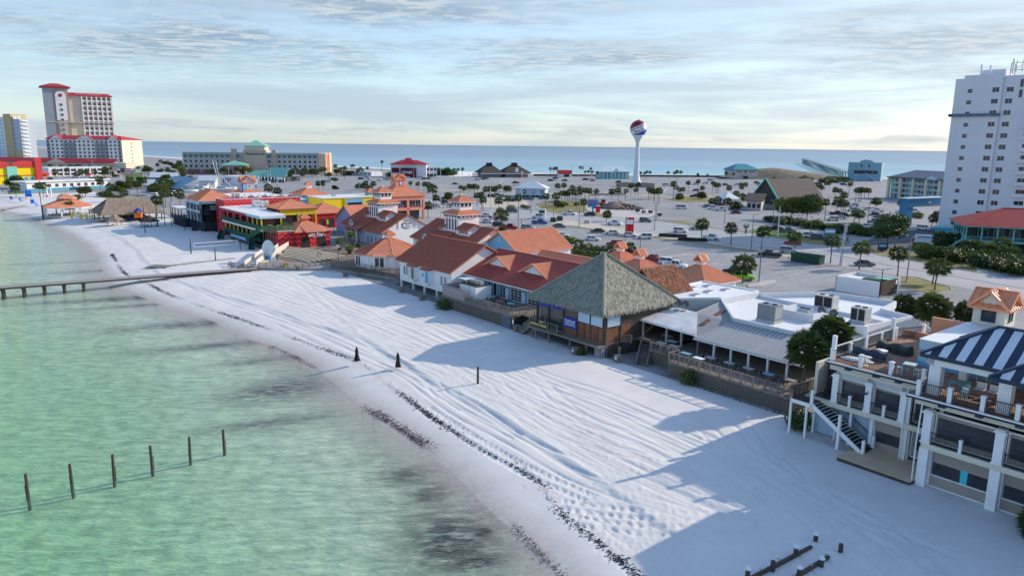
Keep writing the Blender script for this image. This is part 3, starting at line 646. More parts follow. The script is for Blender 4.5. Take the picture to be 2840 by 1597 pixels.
# furniture of the beach bar terrace
for i,(s,t) in enumerate(((-29.1,63.9),(-29.3,67.4))):
    o = thing('round_table',('round white table near the terrace rail beside a navy covered heap','round white table between the two covered furniture heaps on the terrace')[i],'table',(*XY(s,t),9.0),TH)
    MB().lathe([(.55,.7),(.55,.75)],n=20).build('table_top',M_WHITE,o);MB().lathe([(.3,0),(.05,.06),(.05,.7)],n=10).build('pedestal',M_WHITE,o)
o = cafe_table(-25.4,64.2,9,.95,.95,1.0,mat('pale_teal',(.42,.62,.60),.5,.08),M_TEAL,'tall pale teal table on the open terrace between white stools',None,.2)
cafe_table(-20.9,61.9,9,1.0,.8,1.0,M_TEAL,M_TEAL,'tall dark teal table in the shade under the striped roof',None,.2)
for s,t,r in ((-25.9,63.5,.2),(-24.7,64.0,0),(-26.0,64.8,0),(-27.0,64.2,.5)): chair(s,t,9.0,M_WHITE,'white bar stool on the open brick terrace','white stools on the open terrace',r,.72,.0,'bar_stool','stool')
for s,t,r in ((-19.9,60.9,.1),(-20.3,62.6,.3)): chair(s,t,9.0,M_WHITE if s > -20 else M_TEAL,'white bar stool standing in front of the teal table under the striped roof' if s > -20 else 'teal bar stool drawn up to the teal table under the striped roof',None,r,.72,.3,'bar_stool','stool')
for i,(s,t,r) in enumerate(((-29.75,66.6,.05),(-29.4,70.4,-.05))):
    o = thing('covered_furniture',('long heap of terrace furniture under a navy cover','long heap of terrace furniture under a dark green cover')[i],'cover',(*XY(s,t),9.0),TH+r)
    mb = MB();n = 14
    prof = [[(-1.5+3*k/n+rnd.uniform(-.03,.03),y*(.62+.06*math.sin(k*1.7)),z*(1+.12*math.sin(k*.9+i))) for y,z in ((-1,0),(-.97,.55),(-.55,.8),(.0,.86),(.55,.78),(.97,.5),(1,0))] for k in range(n+1)]
    ids = [[mb.P(p) for p in r_] for r_ in prof]
    for a,c in zip(ids,ids[1:]):
        for k in range(6): mb.f.append([a[k],a[k+1],c[k+1],c[k]])
    mb.f.append(ids[0]);mb.f.append(ids[-1][::-1]);mb.build('tarpaulin',M_NAVY if i == 0 else mat('green_canvas',(.035,.05,.042),.7,.2,1.5,.3,6),o)
    MB().box(-1.52,-.64,.32,1.52,.64,.36).build('strap',M_BLACK,o)
for i,(s,t) in enumerate(((-30.2,64.7),(-27.6,76.6))):
    o = tag(MB().lathe([(.9,0),(1.0,.08),(.7,.22),(.3,.25),(.02,.2)],n=14).build('folded_umbrella',M_WHITE),('crumpled white canvas lying on the terrace by the corner post','white and blue canvas lying by the back rail of the terrace')[i],'canvas');o.location = (*XY(s,t),9.0);o.scale = (1.5,.7,1);o.rotation_euler = (0,0,TH+.2)
# ================================================================ low flat-roofed restaurant with wrap-round deck
def flat_restaurant():
    b = B('flat_roof_restaurant','low white flat-roofed restaurant with grey metal porch roof and timber deck','restaurant',-50,75)
    outl = [(-60.1,86.1),(-52.5,78.0),(-44.2,78.0),(-44.2,83.6),(-40.4,87.4),(-39.4,98.2),(-43.9,99.4),(-44.9,106),(-53.7,105),(-59.8,94.8)]
    left = [(-64.2,79.0),(-60.3,85.9),(-59.9,94.7),(-69.7,94.4),(-68.9,84.6),(-66.5,80.4)]
    wallm = mat('white_block_wall',(.62,.63,.63),.75,.08,.8,.1,15)
    b.part('wall',b.mb().prism([(x*.995-.25,y) for x,y in outl],1.2,6.0),wallm);b.part('wall',b.mb().prism(left,1.2,6.9),wallm)
    b.part('flat_roof',b.mb().prism([(x,y) for x,y in outl],6.0,6.12),M_WROOF);b.part('flat_roof',b.mb().prism(left,6.9,7.05),M_WROOF)
    mb = b.mb()
    for i in range(len(outl)): p,q = outl[i],outl[(i+1) % len(outl)];mb.bar((*p,6.35),(*q,6.35),.28,.98)
    for p,q in (((-60.0,94.8),(-44.5,94.0)),((-44.4,94.0),(-39.8,93.2))): mb.bar((*p,6.3),(*q,6.3),.2,.5)
    mb.box(-51.6,86.2,6.1,-51.4,91.0,7.2).box(-51.6,86.2,6.1,-46.5,86.4,7.2).box(-46.6,86.3,6.1,-46.4,89,7.2)
    b.part('parapet',mb,mat('parapet_white',(.64,.66,.69),.7,.07,.7))
    mb = b.mb()
    for i in range(len(left)): p,q = left[i],left[(i+1) % len(left)];mb.bar((*p,7.05),(*q,7.05),.25,.35)
    b.part('parapet',mb,M_WHITE)
    for x,y in ((-66.6,85.0),(-63.6,84.6),(-67.2,88.4),(-64.0,88.2),(-66.8,91.8),(-63.4,91.5)):
        sk = b.box('skylight',M_WHITE,x-.55,y-.75,7.05,x+.55,y+.75,7.22);b.box('pane',mat('skylight_pane',(.16,.15,.14),.3,.2),x-.48,y-.68,7.22,x+.48,y+.68,7.26,sk)
    # grey standing-seam porch roof
    r = b.part('porch_roof',b.mb().box(-53.4,71.6,4.78,-39.2,78,4.9),M_WHITE)
    for f in ([(-53.6,71.5,4.95),(-40.4,71.5,4.95),(-44.0,77.9,6.3),(-52.4,77.9,6.3)],[(-40.4,71.5,4.95),(-38.4,76.2,4.95),(-43.9,79.5,6.3),(-44.0,77.9,6.3)],[(-38.4,76.2,4.95),(-38.4,87.5,4.95),(-40.5,87.4,6.2),(-43.9,79.5,6.3)]): b.face(f,M_GREYM,.62,r,rib=.05)
    shg = mat('grey_shingle',(.30,.31,.32),.85,.12,1.5,.3,25)
    b.part('shingle_roof',b.mb().slab([(-53.6,71.5,5.0),(-52.4,77.9,6.35),(-60.1,86.0,6.7),(-58.8,78.4,6.3)],.1),shg,r);b.part('valley',b.mb().slab([(-55.6,75.0,5.75),(-55.0,75.5,5.82),(-56.2,81.6,6.62),(-56.9,81.4,6.6)],.05),mat('rust_flashing',(.15,.06,.045),.7,.2),r)
    b.part('awning_roof',b.mb().slab([(-65.6,72.1,5.55),(-53.5,71.9,5.35),(-58.5,78.4,6.35),(-62.3,78.6,6.35)],.2),mat('stained_white_roof',(.60,.62,.65),.6,.2,.6))
    b.part('gutter',b.mb().bar((-65.6,72.0,5.4),(-53.5,71.8,5.2),.14,.2).bar((-53.6,71.4,4.86),(-40.4,71.4,4.86),.12,.14),M_WHITE)
    b.face([(-39.2,88,5.6),(-36.0,97.5,5.6),(-39.3,98,6.2),(-40.2,88,6.2)],M_GREYM,.55,r,rib=.05)
    # deck
    dk = b.part('deck',b.mb().box(-57.9,68.2,2.85,-53.2,76,3.0).box(-53.2,66.2,2.85,-37.2,78,3.0).box(-65,71,2.85,-57,78,3.0),M_WOOD)
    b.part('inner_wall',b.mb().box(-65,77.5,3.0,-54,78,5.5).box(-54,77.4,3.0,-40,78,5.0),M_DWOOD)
    for s in (-50.5,-47.6,-45.0,-42.6): b.box('door',M_WHITE,s,77.2,3.0,s+.9,77.4,5.0)
    b.box('notice',mat('red_notice',(.6,.05,.05),.5),-46.05,76.95,4.1,-45.6,77.0,4.6)
    for s in (-53.3,-50.9,-48.5,-46.1,-43.6,-41.2): b.box('porch_post',M_WHITE if s > -53 else M_WOOD,s-.11,71.9,3.0,s+.11,72.12,4.85)
    for s in (-62.6,-58.6,-56.2): b.part('porch_post',b.mb().lathe([(.17,0),(.15,2.5)],(s,72.4,3.0),10),M_CONC)
    b.rail([(-57.7,68.3),(-53.3,68.3)],3.0,1.05,1.5,bal=.75,bw=.09,pw=.14);b.rail([(-53.2,68.2),(-53.2,66.4),(-37.4,66.4)],3.0,1.05,1.5,bal=.75,bw=.09,pw=.14);b.rail([(-37.4,66.4),(-37.0,73.4)],3.0,1.25,1.8,bal=.2,bw=.12,pw=.16)
    # lattice skirt: slats
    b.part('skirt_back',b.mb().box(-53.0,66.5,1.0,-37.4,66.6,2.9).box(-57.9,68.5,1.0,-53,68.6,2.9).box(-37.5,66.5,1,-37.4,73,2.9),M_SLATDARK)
    sk = b.part('skirt',b.mb().box(-53.3,66.3,2.75,-37.2,66.45,2.95),M_WOOD);me = MB().box(-.04,-.02,0,.04,.02,1.75).mesh('slat',M_WOOD);mh = MB().box(0,-.02,-.04,1.6,.02,.04).mesh('slat',M_WOOD)
    for i in range(78): b.put('slat',me,-53.1+i*.204,66.4,1.0,0,sk)
    for j in range(7):
        for i in range(10): b.put('slat',mh,-53.2+i*1.6,66.36,1.25+j*.24,0,sk)
    for i in range(23): b.put('slat',me,-57.9+i*.204,68.42,1.0,0,sk)
    for j in range(6):
        for i in range(3): b.put('slat',mh,-57.9+i*1.55,68.38,1.3+j*.25,0,sk)
    # steps from the sand between bar and thatched house
    st = b.part('steps',b.mb().bar((-60.9,70.2,2.9),(-58.4,66.6,1.2),.1,.3).bar((-58.6,70.2,2.9),(-57.3,67.3,1.2),.1,.3),M_WOOD)
    tm = MB().box(-1.05,-.15,-.04,1.05,.15,0).mesh('tread',M_WOOD)
    for i in range(9): b.put('tread',tm,-59.7+i*.2,70.1-i*.38,2.85-i*.19,0,st)
    b.rail([(-60.9,70.3,2.9),(-58.4,66.6,1.3)],0,.95,2.2,bal=0,mid=3,pw=.14);b.rail([(-58.6,70.0,2.9),(-57.2,67.3,1.3)],0,.95,2.2,bal=0,mid=3,pw=.14)
    # rooftop plant
    wood = M_WOOD
    return b
FR = flat_restaurant()
def rooftop_unit(s,t,z,w,d,h,label,m,dark=True,rz=0.0):
    o = thing('rooftop_unit',label,'air conditioner',(*XY(s,t),z),TH+rz)
    MB().box(-w/2-.1,-d/2-.1,0,w/2+.1,d/2+.1,.35).build('base_curb',M_GREYM,o);MB().box(-w/2,-d/2,.35,w/2,d/2,h).build('casing',m,o)
    if dark:
        for k in range(2): MB().box(-w/2+.08+k*w/2,-d/2-.02,.5,-.08+k*w/2,-d/2,h-.15).build('grille',M_BLACK,o)
    for k in (-1,1): MB().lathe([(.34,0),(.34,.1),(.05,.12)],(k*w/4,0,h),14).build('fan',M_BLACK,o)
    MB().box(w/2,-d/2+.15,.6,w/2+.02,d/2-.15,h-.2).build('service_panel',M_GREYM,o);return o
gm = mat('grey_casing',(.20,.22,.25),.5,.12);lm_ = mat('pale_casing',(.50,.49,.45),.5,.1)
rooftop_unit(-50.3,82.6,6.12,2.5,1.9,2.3,'dark grey rooftop unit standing on the white roof behind the porch',gm,False)
rooftop_unit(-48.6,88.2,6.12,1.5,1.5,1.3,'small blue-grey rooftop box with a sloping duct',mat('blue_grey_casing',(.28,.36,.43),.5,.08),False)
rooftop_unit(-49.8,95.8,6.12,2.6,1.8,2.0,'pale rooftop unit with black grilles at the far parapet',lm_)
rooftop_unit(-42.9,91.6,6.12,1.9,1.7,2.1,'square pale rooftop unit beside the low inner wall',lm_)
def dish(s,t,z,label,r=.55):
    o = thing('satellite_dish',label,'satellite dish',(*XY(s,t),z),TH+.4,'satellite dishes on the roofs');mb = MB();ring = []
    for k in range(4): ring.append([mb.P((r*k/3*math.cos(a),.25*(k/3)**2*r*2-.1,.9+r*k/3*math.sin(a))) for a in np.linspace(0,2*math.pi,15)[:-1]])
    for a,c in zip(ring,ring[1:]):
        for k in range(14): mb.f.append([a[k],a[(k+1) % 14],c[(k+1) % 14],c[k]])
    d_ = mb.build('reflector',mat('dish_grey',(.10,.11,.12),.5),o);d_.rotation_euler = (-.5,0,0);d_.location = (0,.3,.1)
    MB().tube([(0,.1,0),(0,.05,.9)],.04,6).build('mast',M_GREYM,o);MB().bar((0,0,.9),(0,-.6,1.1),.03).build('arm',M_GREYM,o);MB().box(-.35,-.3,0,.35,.4,.08).build('foot',M_CONC,o)
for s,t in ((-47.6,90.4),(-45.8,90.2)): dish(s,t,6.12,'dark satellite dish behind the low inner roof wall')
for s,t in ((-62.4,77.4),(-61.2,77.6),(-60.3,77.9)): dish(s,t,6.3,'dark satellite dish on the stained white roof beside the thatch',.5)
# tables on the decks
dt = mat('deck_table',(.34,.33,.32),.5,.12);bt_ = mat('blue_table',(.16,.36,.46),.4,.1);dc = mat('dark_chair',(.05,.05,.055),.6)
for i,s in enumerate(np.linspace(-49.6,-39.3,5)):
    lab = ['%s deck table on the lattice-skirted deck, %s' % (('dark grey','dark grey','dark grey','blue','dark grey')[i],q) for q in ('first from the outer corner by the steps','second from the outer corner by the steps','third from the outer corner by the steps','next to last before the timber side fence','beside the timber side fence')][i]
    cafe_table(s,69.6,3.0,1.2,.8,.75,bt_ if i == 3 else dt,M_BLACK,lab,None)
    for k in (-.85,.85): chair(s+k,69.6,3.0,dc,'dark metal chair at a table on the lattice-skirted deck','dark chairs on the lattice-skirted deck',math.pi/2*(1 if k < 0 else -1))
for i,(s,t) in enumerate(((-52.0,68.0),(-49.8,67.6))): cafe_table(s,t,3.0,1.3,.7,1.0,bt_ if i == 0 else M_WHITE,M_WOOD,('tall blue-topped table at the deck corner by the porch post','tall white-topped table near the corner of the deck rail')[i],None)
for i,(s,t) in enumerate(((-56.8,69.3),(-54.9,69.4),(-56.5,71.0),(-58.8,72.8))): cafe_table(s,t,3.0,1.4,.7,1.0,dt,M_WOOD,'tall grey timber table in the shade of the stained white porch roof','tall tables under the stained porch roof')
# ================================================================ thatch
def thatch_mat(name,a,c):
    m,t,b = newmat(name);L = t.links;tc = nn(t,'ShaderNodeTexCoord');mp = nn(t,'ShaderNodeMapping');mp.inputs['Scale'].default_value = (2.2,2.2,1.2);L.new(tc.outputs['Object'],mp.inputs[0])
    n = nn(t,'ShaderNodeTexNoise',i_Scale=2.4,i_Detail=8.0,i_Roughness=.75);L.new(mp.outputs[0],n.inputs['Vector'])
    cr = nn(t,'ShaderNodeValToRGB');cr.color_ramp.elements[0].position = .33;cr.color_ramp.elements[1].position = .68;cr.color_ramp.elements[0].color = (*a,1);cr.color_ramp.elements[1].color = (*c,1);L.new(n.outputs['Fac'],cr.inputs[0]);L.new(cr.outputs[0],b.inputs['Base Color'])
    b.inputs['Roughness'].default_value = .95;b.inputs['Specular IOR Level'].default_value = .1
    bp = nn(t,'ShaderNodeBump');bp.inputs['Strength'].default_value = .9;bp.inputs['Distance'].default_value = .12;L.new(n.outputs['Fac'],bp.inputs['Height']);L.new(bp.outputs[0],b.inputs['Normal']);return m
TH_G = thatch_mat('grey_green_thatch',(.19,.20,.165),(.43,.42,.34));TH_B = thatch_mat('brown_thatch',(.20,.15,.115),(.46,.37,.29));TH_R = thatch_mat('russet_thatch',(.15,.07,.045),(.38,.19,.12));TH_D = thatch_mat('dark_thatch',(.05,.045,.04),(.13,.115,.10))
def thatch(b,faces,m,th=.35,dens=9,name='thatch',ln=.5):
    """thatched planes built up of overlapping frond tufts"""
    mb = b.mb()
    for f in faces: mb.slab(f,th)
    r = b.part(name,mb,m);mb = b.mb()
    for f in faces:
        P = [Vector(p) for p in f];n = (P[1]-P[0]).cross(P[2]-P[0]).normalized();n = n if n.z > 0 else -n;dn = Vector((0,0,-1));dn = (dn - n*dn.dot(n)).normalized();sd_ = n.cross(dn)
        tris = [(P[0],P[i],P[i+1]) for i in range(1,len(P)-1)]
        for A,C,D in tris:
            for _ in range(int((C-A).cross(D-A).length/2*dens)):
                u,v = rnd.random(),rnd.random()
                if u+v > 1: u,v = 1-u,1-v
                p = A+(C-A)*u+(D-A)*v;l = ln*rnd.uniform(.7,1.4);w = rnd.uniform(.05,.14);k = sd_*rnd.uniform(-.25,.25)
                mb.poly([p-sd_*w+n*.01,p+sd_*w+n*.01,p+(dn+k)*l+n*rnd.uniform(.05,.16)])
        e0,e1 = P[0],P[1];L = (e1-e0).length                     # ragged eave
        for i in range(int(L*9)):
            p = e0.lerp(e1,rnd.random());w = rnd.uniform(.06,.12);q = (e1-e0).normalized()
            mb.poly([p-q*w,p+q*w,p+dn*rnd.uniform(.2,.5)+Vector((0,0,-th*.8))+q*rnd.uniform(-.1,.1)])
    b.part('frond_tufts',mb,m,r,kind='stuff');return r
def text_obj(txt,size,m,parent,loc,rot,name='lettering',ext=.02,shear=0.0,bold=0.0):
    c = bpy.data.curves.new('lettering','FONT');c.body = txt;c.size = size;c.extrude = ext;c.align_x = 'CENTER';c.align_y = 'CENTER';c.shear = shear;c.offset = bold;c.resolution_u = 2
    tmp = bpy.data.objects.new('tmp',c);COL.objects.link(tmp);me = bpy.data.meshes.new_from_object(tmp);bpy.data.objects.remove(tmp);bpy.data.curves.remove(c);me.materials.clear();me.materials.append(m)
    o = bpy.data.objects.new(name,me);COL.objects.link(o);o.parent = parent;o.location = loc;o.rotation_euler = rot;return o
def tiki_house():
    b = B('thatched_bar','timber bar on posts under a tall grey-green thatched pyramid','bar',-69.7,71.8)
    C = [(-77.2,64.3,7.15),(-62.2,64.3,7.15),(-62.2,79.4,7.15),(-77.2,79.4,7.15)];ap = (-69.7,71.85,13.45)
    thatch(b,[[C[i],C[(i+1) % 4],ap] for i in range(4)],TH_G)
    mb = b.mb()
    for c in C: mb.tube([c,(c[0]*.5+ap[0]*.5,c[1]*.5+ap[1]*.5,(c[2]+ap[2])/2+.1),(ap[0],ap[1],ap[2]+.1)],[.22,.2,.2],6)
    b.part('hip_roll',mb,TH_G)
    br = mat('brown_panel',(.20,.085,.045),.8,.3,1.2,.2,8,stretch=(1,1,.2));blue = mat('royal_blue_canvas',(.02,.045,.33),.6,.12)
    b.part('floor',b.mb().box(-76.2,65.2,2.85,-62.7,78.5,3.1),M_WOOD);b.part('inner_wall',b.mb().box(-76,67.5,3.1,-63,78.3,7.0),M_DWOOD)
    for s in (-76.1,-73.6,-70.6,-67.7,-65.2,-62.85): b.box('post',M_DWOOD,s-.13,65.1,3.1,s+.13,65.36,7.05)
    for t in (65.2,68.0): b.box('post',M_DWOOD,-62.9,t,1.1,-62.6,t+.26,7.05)
    b.box('beam',M_DWOOD,-76.2,65.1,6.75,-62.7,65.4,7.05)
    # blue roll blinds above clear curtains
    for s0,s1,zb,zc in ((-75.9,-73.8,5.9,4.7),(-73.4,-70.8,6.0,4.4),(-70.4,-67.9,6.45,5.4)):
        cu = b.box('curtain',M_VINYL,s0,65.22,zc-1.0,s1,65.24,6.7);b.box('blind',blue,s0,65.15,zb,s1,65.2,6.72,cu)
    b.box('banner',blue,-70.4,65.05,3.95,-67.9,65.1,5.35)
    mb = b.mb()
    for k in range(3):
        w = [(-70.2+2.1*i/9,65.04,4.95-.3*k+.07*math.sin(i*1.7+k)) for i in range(10)]
        for p,q in zip(w,w[1:]): mb.bar(p,q,.02,.1)
    b.part('banner_print',mb,M_WHITE)
    for i,(s0,s1,z0,z1) in enumerate(((-70.4,-67.9,3.1,4.0),(-67.5,-66.4,3.1,5.2),(-66.3,-65.3,3.1,5.2),(-65.1,-64.0,3.1,5.2),(-63.9,-62.95,3.1,5.2))): b.box('wall_panel',br,s0,65.12,z0,s1,65.2,z1)
    for s0,s1 in ((-67.5,-65.3),(-65.1,-62.95)): b.box('shutter',M_LBLUE,s0+.05,64.95,5.3,s1-.05,65.02,6.6)
    b.box('shutter',M_LBLUE,-62.62,65.5,5.3,-62.55,67.8,6.6)
    b.part('wall_panel',b.mb().box(-62.8,65.5,3.1,-62.7,70,5.2),br);b.part('side_wall',b.mb().box(-62.85,68.2,3.1,-62.75,78.3,7),M_DWOOD)
    b.rail([(-76.2,64.0),(-70.5,64.0)],3.1,1.05,1.9,bal=.63,bw=.08,pw=.14);b.part('walkway',b.mb().box(-76.4,63.9,2.75,-62.5,65.2,3.0),M_WOOD);b.rail([(-62.5,68.0),(-61.2,68.6)],3.0,1.05,1.4,bal=0,mid=3)
    for s,t in ((-76.0,64.3),(-75.2,64.2),(-72.5,64.3),(-68.3,64.4),(-65.4,64.6),(-62.8,64.7),(-61.0,66.2)): b.part('pile',b.mb().lathe([(.17,0),(.15,2.0)],(s,t,.95),10),M_WOOD)
    b.part('stone_pier',b.mb().box(-63.9,64.6,1.0,-62.6,65.6,2.85),mat('grey_block',(.26,.26,.26),.9,.2,2,.3,10));b.part('skirt',b.mb().box(-76.2,67.0,1,-64,67.15,2.8).box(-62.75,65.6,1.0,-62.6,72,2.85),M_DWOOD)
    # stair to the sand
    st = b.part('steps',b.mb().bar((-76.4,64.2,2.9),(-78.6,64.2,1.2),.1,.3).bar((-76.4,65.2,2.9),(-78.6,65.2,1.2),.1,.3),M_WOOD);tm = MB().box(-.15,-.55,-.04,.15,.55,0).mesh('tread',M_WOOD)
    for i in range(8): b.put('tread',tm,-76.6-i*.27,64.7,2.8-i*.2,0,st)
    b.rail([(-76.4,64.1,3.0),(-78.7,64.1,1.3)],0,1.0,1.2,bal=0,mid=3,pw=.13);b.rail([(-76.4,65.3,3.0),(-78.7,65.3,1.3)],0,1.0,1.2,bal=0,mid=3,pw=.13)
    sg = thing('bar_sign','yellow carved lettering sign on the walkway rail of the thatched bar','sign',(*XY(-74.2,63.88),3.55),TH);MB().box(-1.65,-.02,-.32,1.65,.03,.32).build('board',M_DWOOD,sg)
    text_obj("BAMBOO WILLIE'S",.40,mat('yellow_letters',(.80,.58,.16),.5,.1),sg,(0,-.05,0),(math.pi/2,0,0),ext=.03,bold=.012)
    # russet thatched gable behind
    g = B('thatched_gable_house','small gabled house with steep russet thatch behind the tall pyramid','house',-69.7,83)
    thatch(g,[[(-74.3,79.6,6.3),(-74.3,87.2,6.3),(-69.7,87.2,10.6),(-69.7,79.6,10.6)],[(-65.1,87.2,6.3),(-65.1,79.6,6.3),(-69.7,79.6,10.6),(-69.7,87.2,10.6)]],TH_R,.3,12)
    g.gwall('wall',M_DWOOD,-73.4,-66.0,80.2,86.8,1.2,6.6,10.0,'t');me = MB().box(-.9,-.03,0,.9,.03,.12).mesh('slat',mat('reed_brown',(.22,.15,.10),.85,.2))
    for i in range(11): g.put('slat',me,-69.7,80.12,7.3+i*.2,0,None,None,(1.9*(1-i*.085),1,1))
tiki_house()
# ================================================================ blue restaurant with two dormers
def blue_restaurant():
    b = B('blue_restaurant','sky-blue restaurant with dark red metal roof, two white dormers and roll-up doors','restaurant',-92,75)
    b.part('wall',b.mb().box(-102,71.6,3.4,-82,86.5,6.3),M_SKYB);b.gwall('gable_wall',M_WHITE,-101.8,-81.7,71.7,86.4,5.8,6.2,9.4,'s')
    r = b.gable(-103,-80.8,70.6,87.2,6.0,9.65,M_ROOFD,.5,'s')
    for c in (-97.2,-87.7):
        mb = b.mb();mb.poly([(c-3.4,74.3,7.55),(c+3.4,74.3,7.55),(c,74.3,9.15)]);b.part('dormer_wall',mb,M_WHITE)
        z0,zr,t0,t1 = 7.3,9.3,73.9,78.6
        for sgn in (-1,1):
            f = [(c+sgn*3.9,t0,z0),(c+sgn*3.75,t0+.5,z0+.15),(c,t1,zr),(c,t0,zr)]
            mb = b.mb().slab([(x,y,z-.02) for x,y,z in ((c+sgn*3.9,t0,z0),(c,t1,zr),(c,t0,zr))],.12);dr = b.part('dormer_roof',mb,M_ROOF)
            b.face([(c,t0,zr),(c,t1,zr),(c+sgn*3.9,t0,z0)],M_ROOF,.45,dr)
            b.part('rake_trim',b.mb().bar((c+sgn*3.95,t0,z0),(c,t0,zr+.05),.2,.28),M_ROOF,dr)
    # openings
    for i,(s0,s1) in enumerate(((-93.1,-91.5),(-90.2,-87.3),(-85.8,-83.1))):
        b.box('transom',M_SLATDARK,s0,71.5,5.2,s1,71.6,5.85);b.win((s0+s1)/2,71.52,3.45,s1-s0-.15,1.75,'f',M_WHITE,M_GLASS,3 if i else 2,4,.07,'roll_up_door')
    for s in (-90.9,-86.6,-82.6): b.box('pilaster',M_LBLUE,s-.35,71.25,3.4,s+.35,71.6,6.0)
    b.win(-94.4,71.52,3.45,.75,2.0,'f',M_WHITE,M_GLASS,1,1,.1,'door')
    b.part('gutter',b.mb().box(-103,70.45,5.82,-81,70.6,5.98),M_WHITE)
    for s in (-91,-86.5,-95.6): b.box('wall_lamp',M_BLACK,s-.07,71.1,5.2,s+.07,71.25,5.5)
    # deck on the beach side
    b.part('deck',b.mb().box(-100,64.6,3.15,-81,71.6,3.38),M_WOOD);b.part('deck',b.mb().box(-81,66.5,3.15,-77.5,71.5,3.38),M_WOOD)
    b.rail([(-93.6,64.7),(-81.0,64.7),(-81.0,67.2)],3.38,1.05,1.75,bal=.58,bw=.09,pw=.14);b.rail([(-81,67.3),(-77.4,67.3)],3.38,1.05,1.6,bal=.55,bw=.08)
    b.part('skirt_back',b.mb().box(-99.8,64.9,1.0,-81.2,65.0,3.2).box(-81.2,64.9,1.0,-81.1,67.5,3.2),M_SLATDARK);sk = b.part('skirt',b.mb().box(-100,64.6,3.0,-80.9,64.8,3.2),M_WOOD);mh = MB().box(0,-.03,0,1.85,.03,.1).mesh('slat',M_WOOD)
    for j in range(9):
        for i in range(10): b.put('slat',mh,-99.9+i*1.88,64.75,1.15+j*.2,0,sk)
    for i in range(11): b.box('skirt_post',M_WOOD,-99.9+i*1.88-.07,64.66,1.0,-99.9+i*1.88+.07,64.8,3.1,sk)
    b.box('board',mat('slate_board',(.11,.13,.17),.8),-83.6,64.58,1.2,-81.4,64.63,3.0);b.box('notice',M_WHITE,-81.0,64.55,2.2,-80.7,64.6,2.8)
    fp = b.part('fence',b.mb().box(-100,64.66,4.9,-93.7,64.72,5.0),M_WOOD);me = MB().box(0,-.02,0,.26,.02,1.75).mesh('plank',mat('pale_grey_wood',(.34,.31,.30),.85,.18,2,stretch=(1,1,.2)))
    for i in range(24): b.put('plank',me,-100+i*.263,64.68,3.38,0,fp)
    me2 = me
    for i in range(16): b.put('plank',me2,-100,64.8+i*.263,3.38,math.pi/2,fp)
    b.rail([(-104.2,65.4,1.3),(-100.2,65.2,2.9)],0,.9,4,bal=0,mid=2)
blue_restaurant()
def cooler():
    o = thing('walk_in_cooler','white walk-in cooler box with a dark equipment roof on the deck','cooler',(*XY(-95.4,68.2),3.38),TH)
    MB().box(-2.2,-1.6,0,2.2,1.6,2.1).build('casing',M_WHITE,o);MB().box(-2.25,-1.65,2.1,2.25,1.65,2.18).build('roof',M_SLATDARK,o)
    for x in (-1.4,-.2,1.0): MB().cbox((x,.3,2.18),.8,.7,.6).build('condenser',M_GREYM,o)
    MB().box(.4,-1.66,0,.45,-1.6,2.05).build('door_edge',M_GREYM,o);MB().box(-3.4,-1.2,2.75,-1.2,1.0,2.82).build('awning',M_WROOF,o)
    for x in (-3.3,-1.3): MB().tube([(x,-.9,0),(x,-.9,2.75)],.04,6).build('awning_post',M_WHITE,o)
cooler()
for i,(s,t) in enumerate(((-91.3,68.4),(-87.6,67.2),(-85.2,67.6))): cafe_table(s,t,3.38,1.3,.9,.78,(bt_,mat('rust_table',(.28,.09,.08),.5),M_TEAL)[i],M_BLACK,('dark blue table on the deck below the sky-blue front','rust-red table among dark chairs below the sky-blue front','teal table at the open end of the deck below the sky-blue front')[i],None)
for s,t in ((-88.5,66.6),(-86.7,67.9),(-84.2,67.0),(-86.0,66.6),(-90.2,68.9)): chair(s,t,3.38,dc,'dark chair on the deck below the sky-blue front','dark chairs before the sky-blue restaurant',rnd.uniform(0,6))
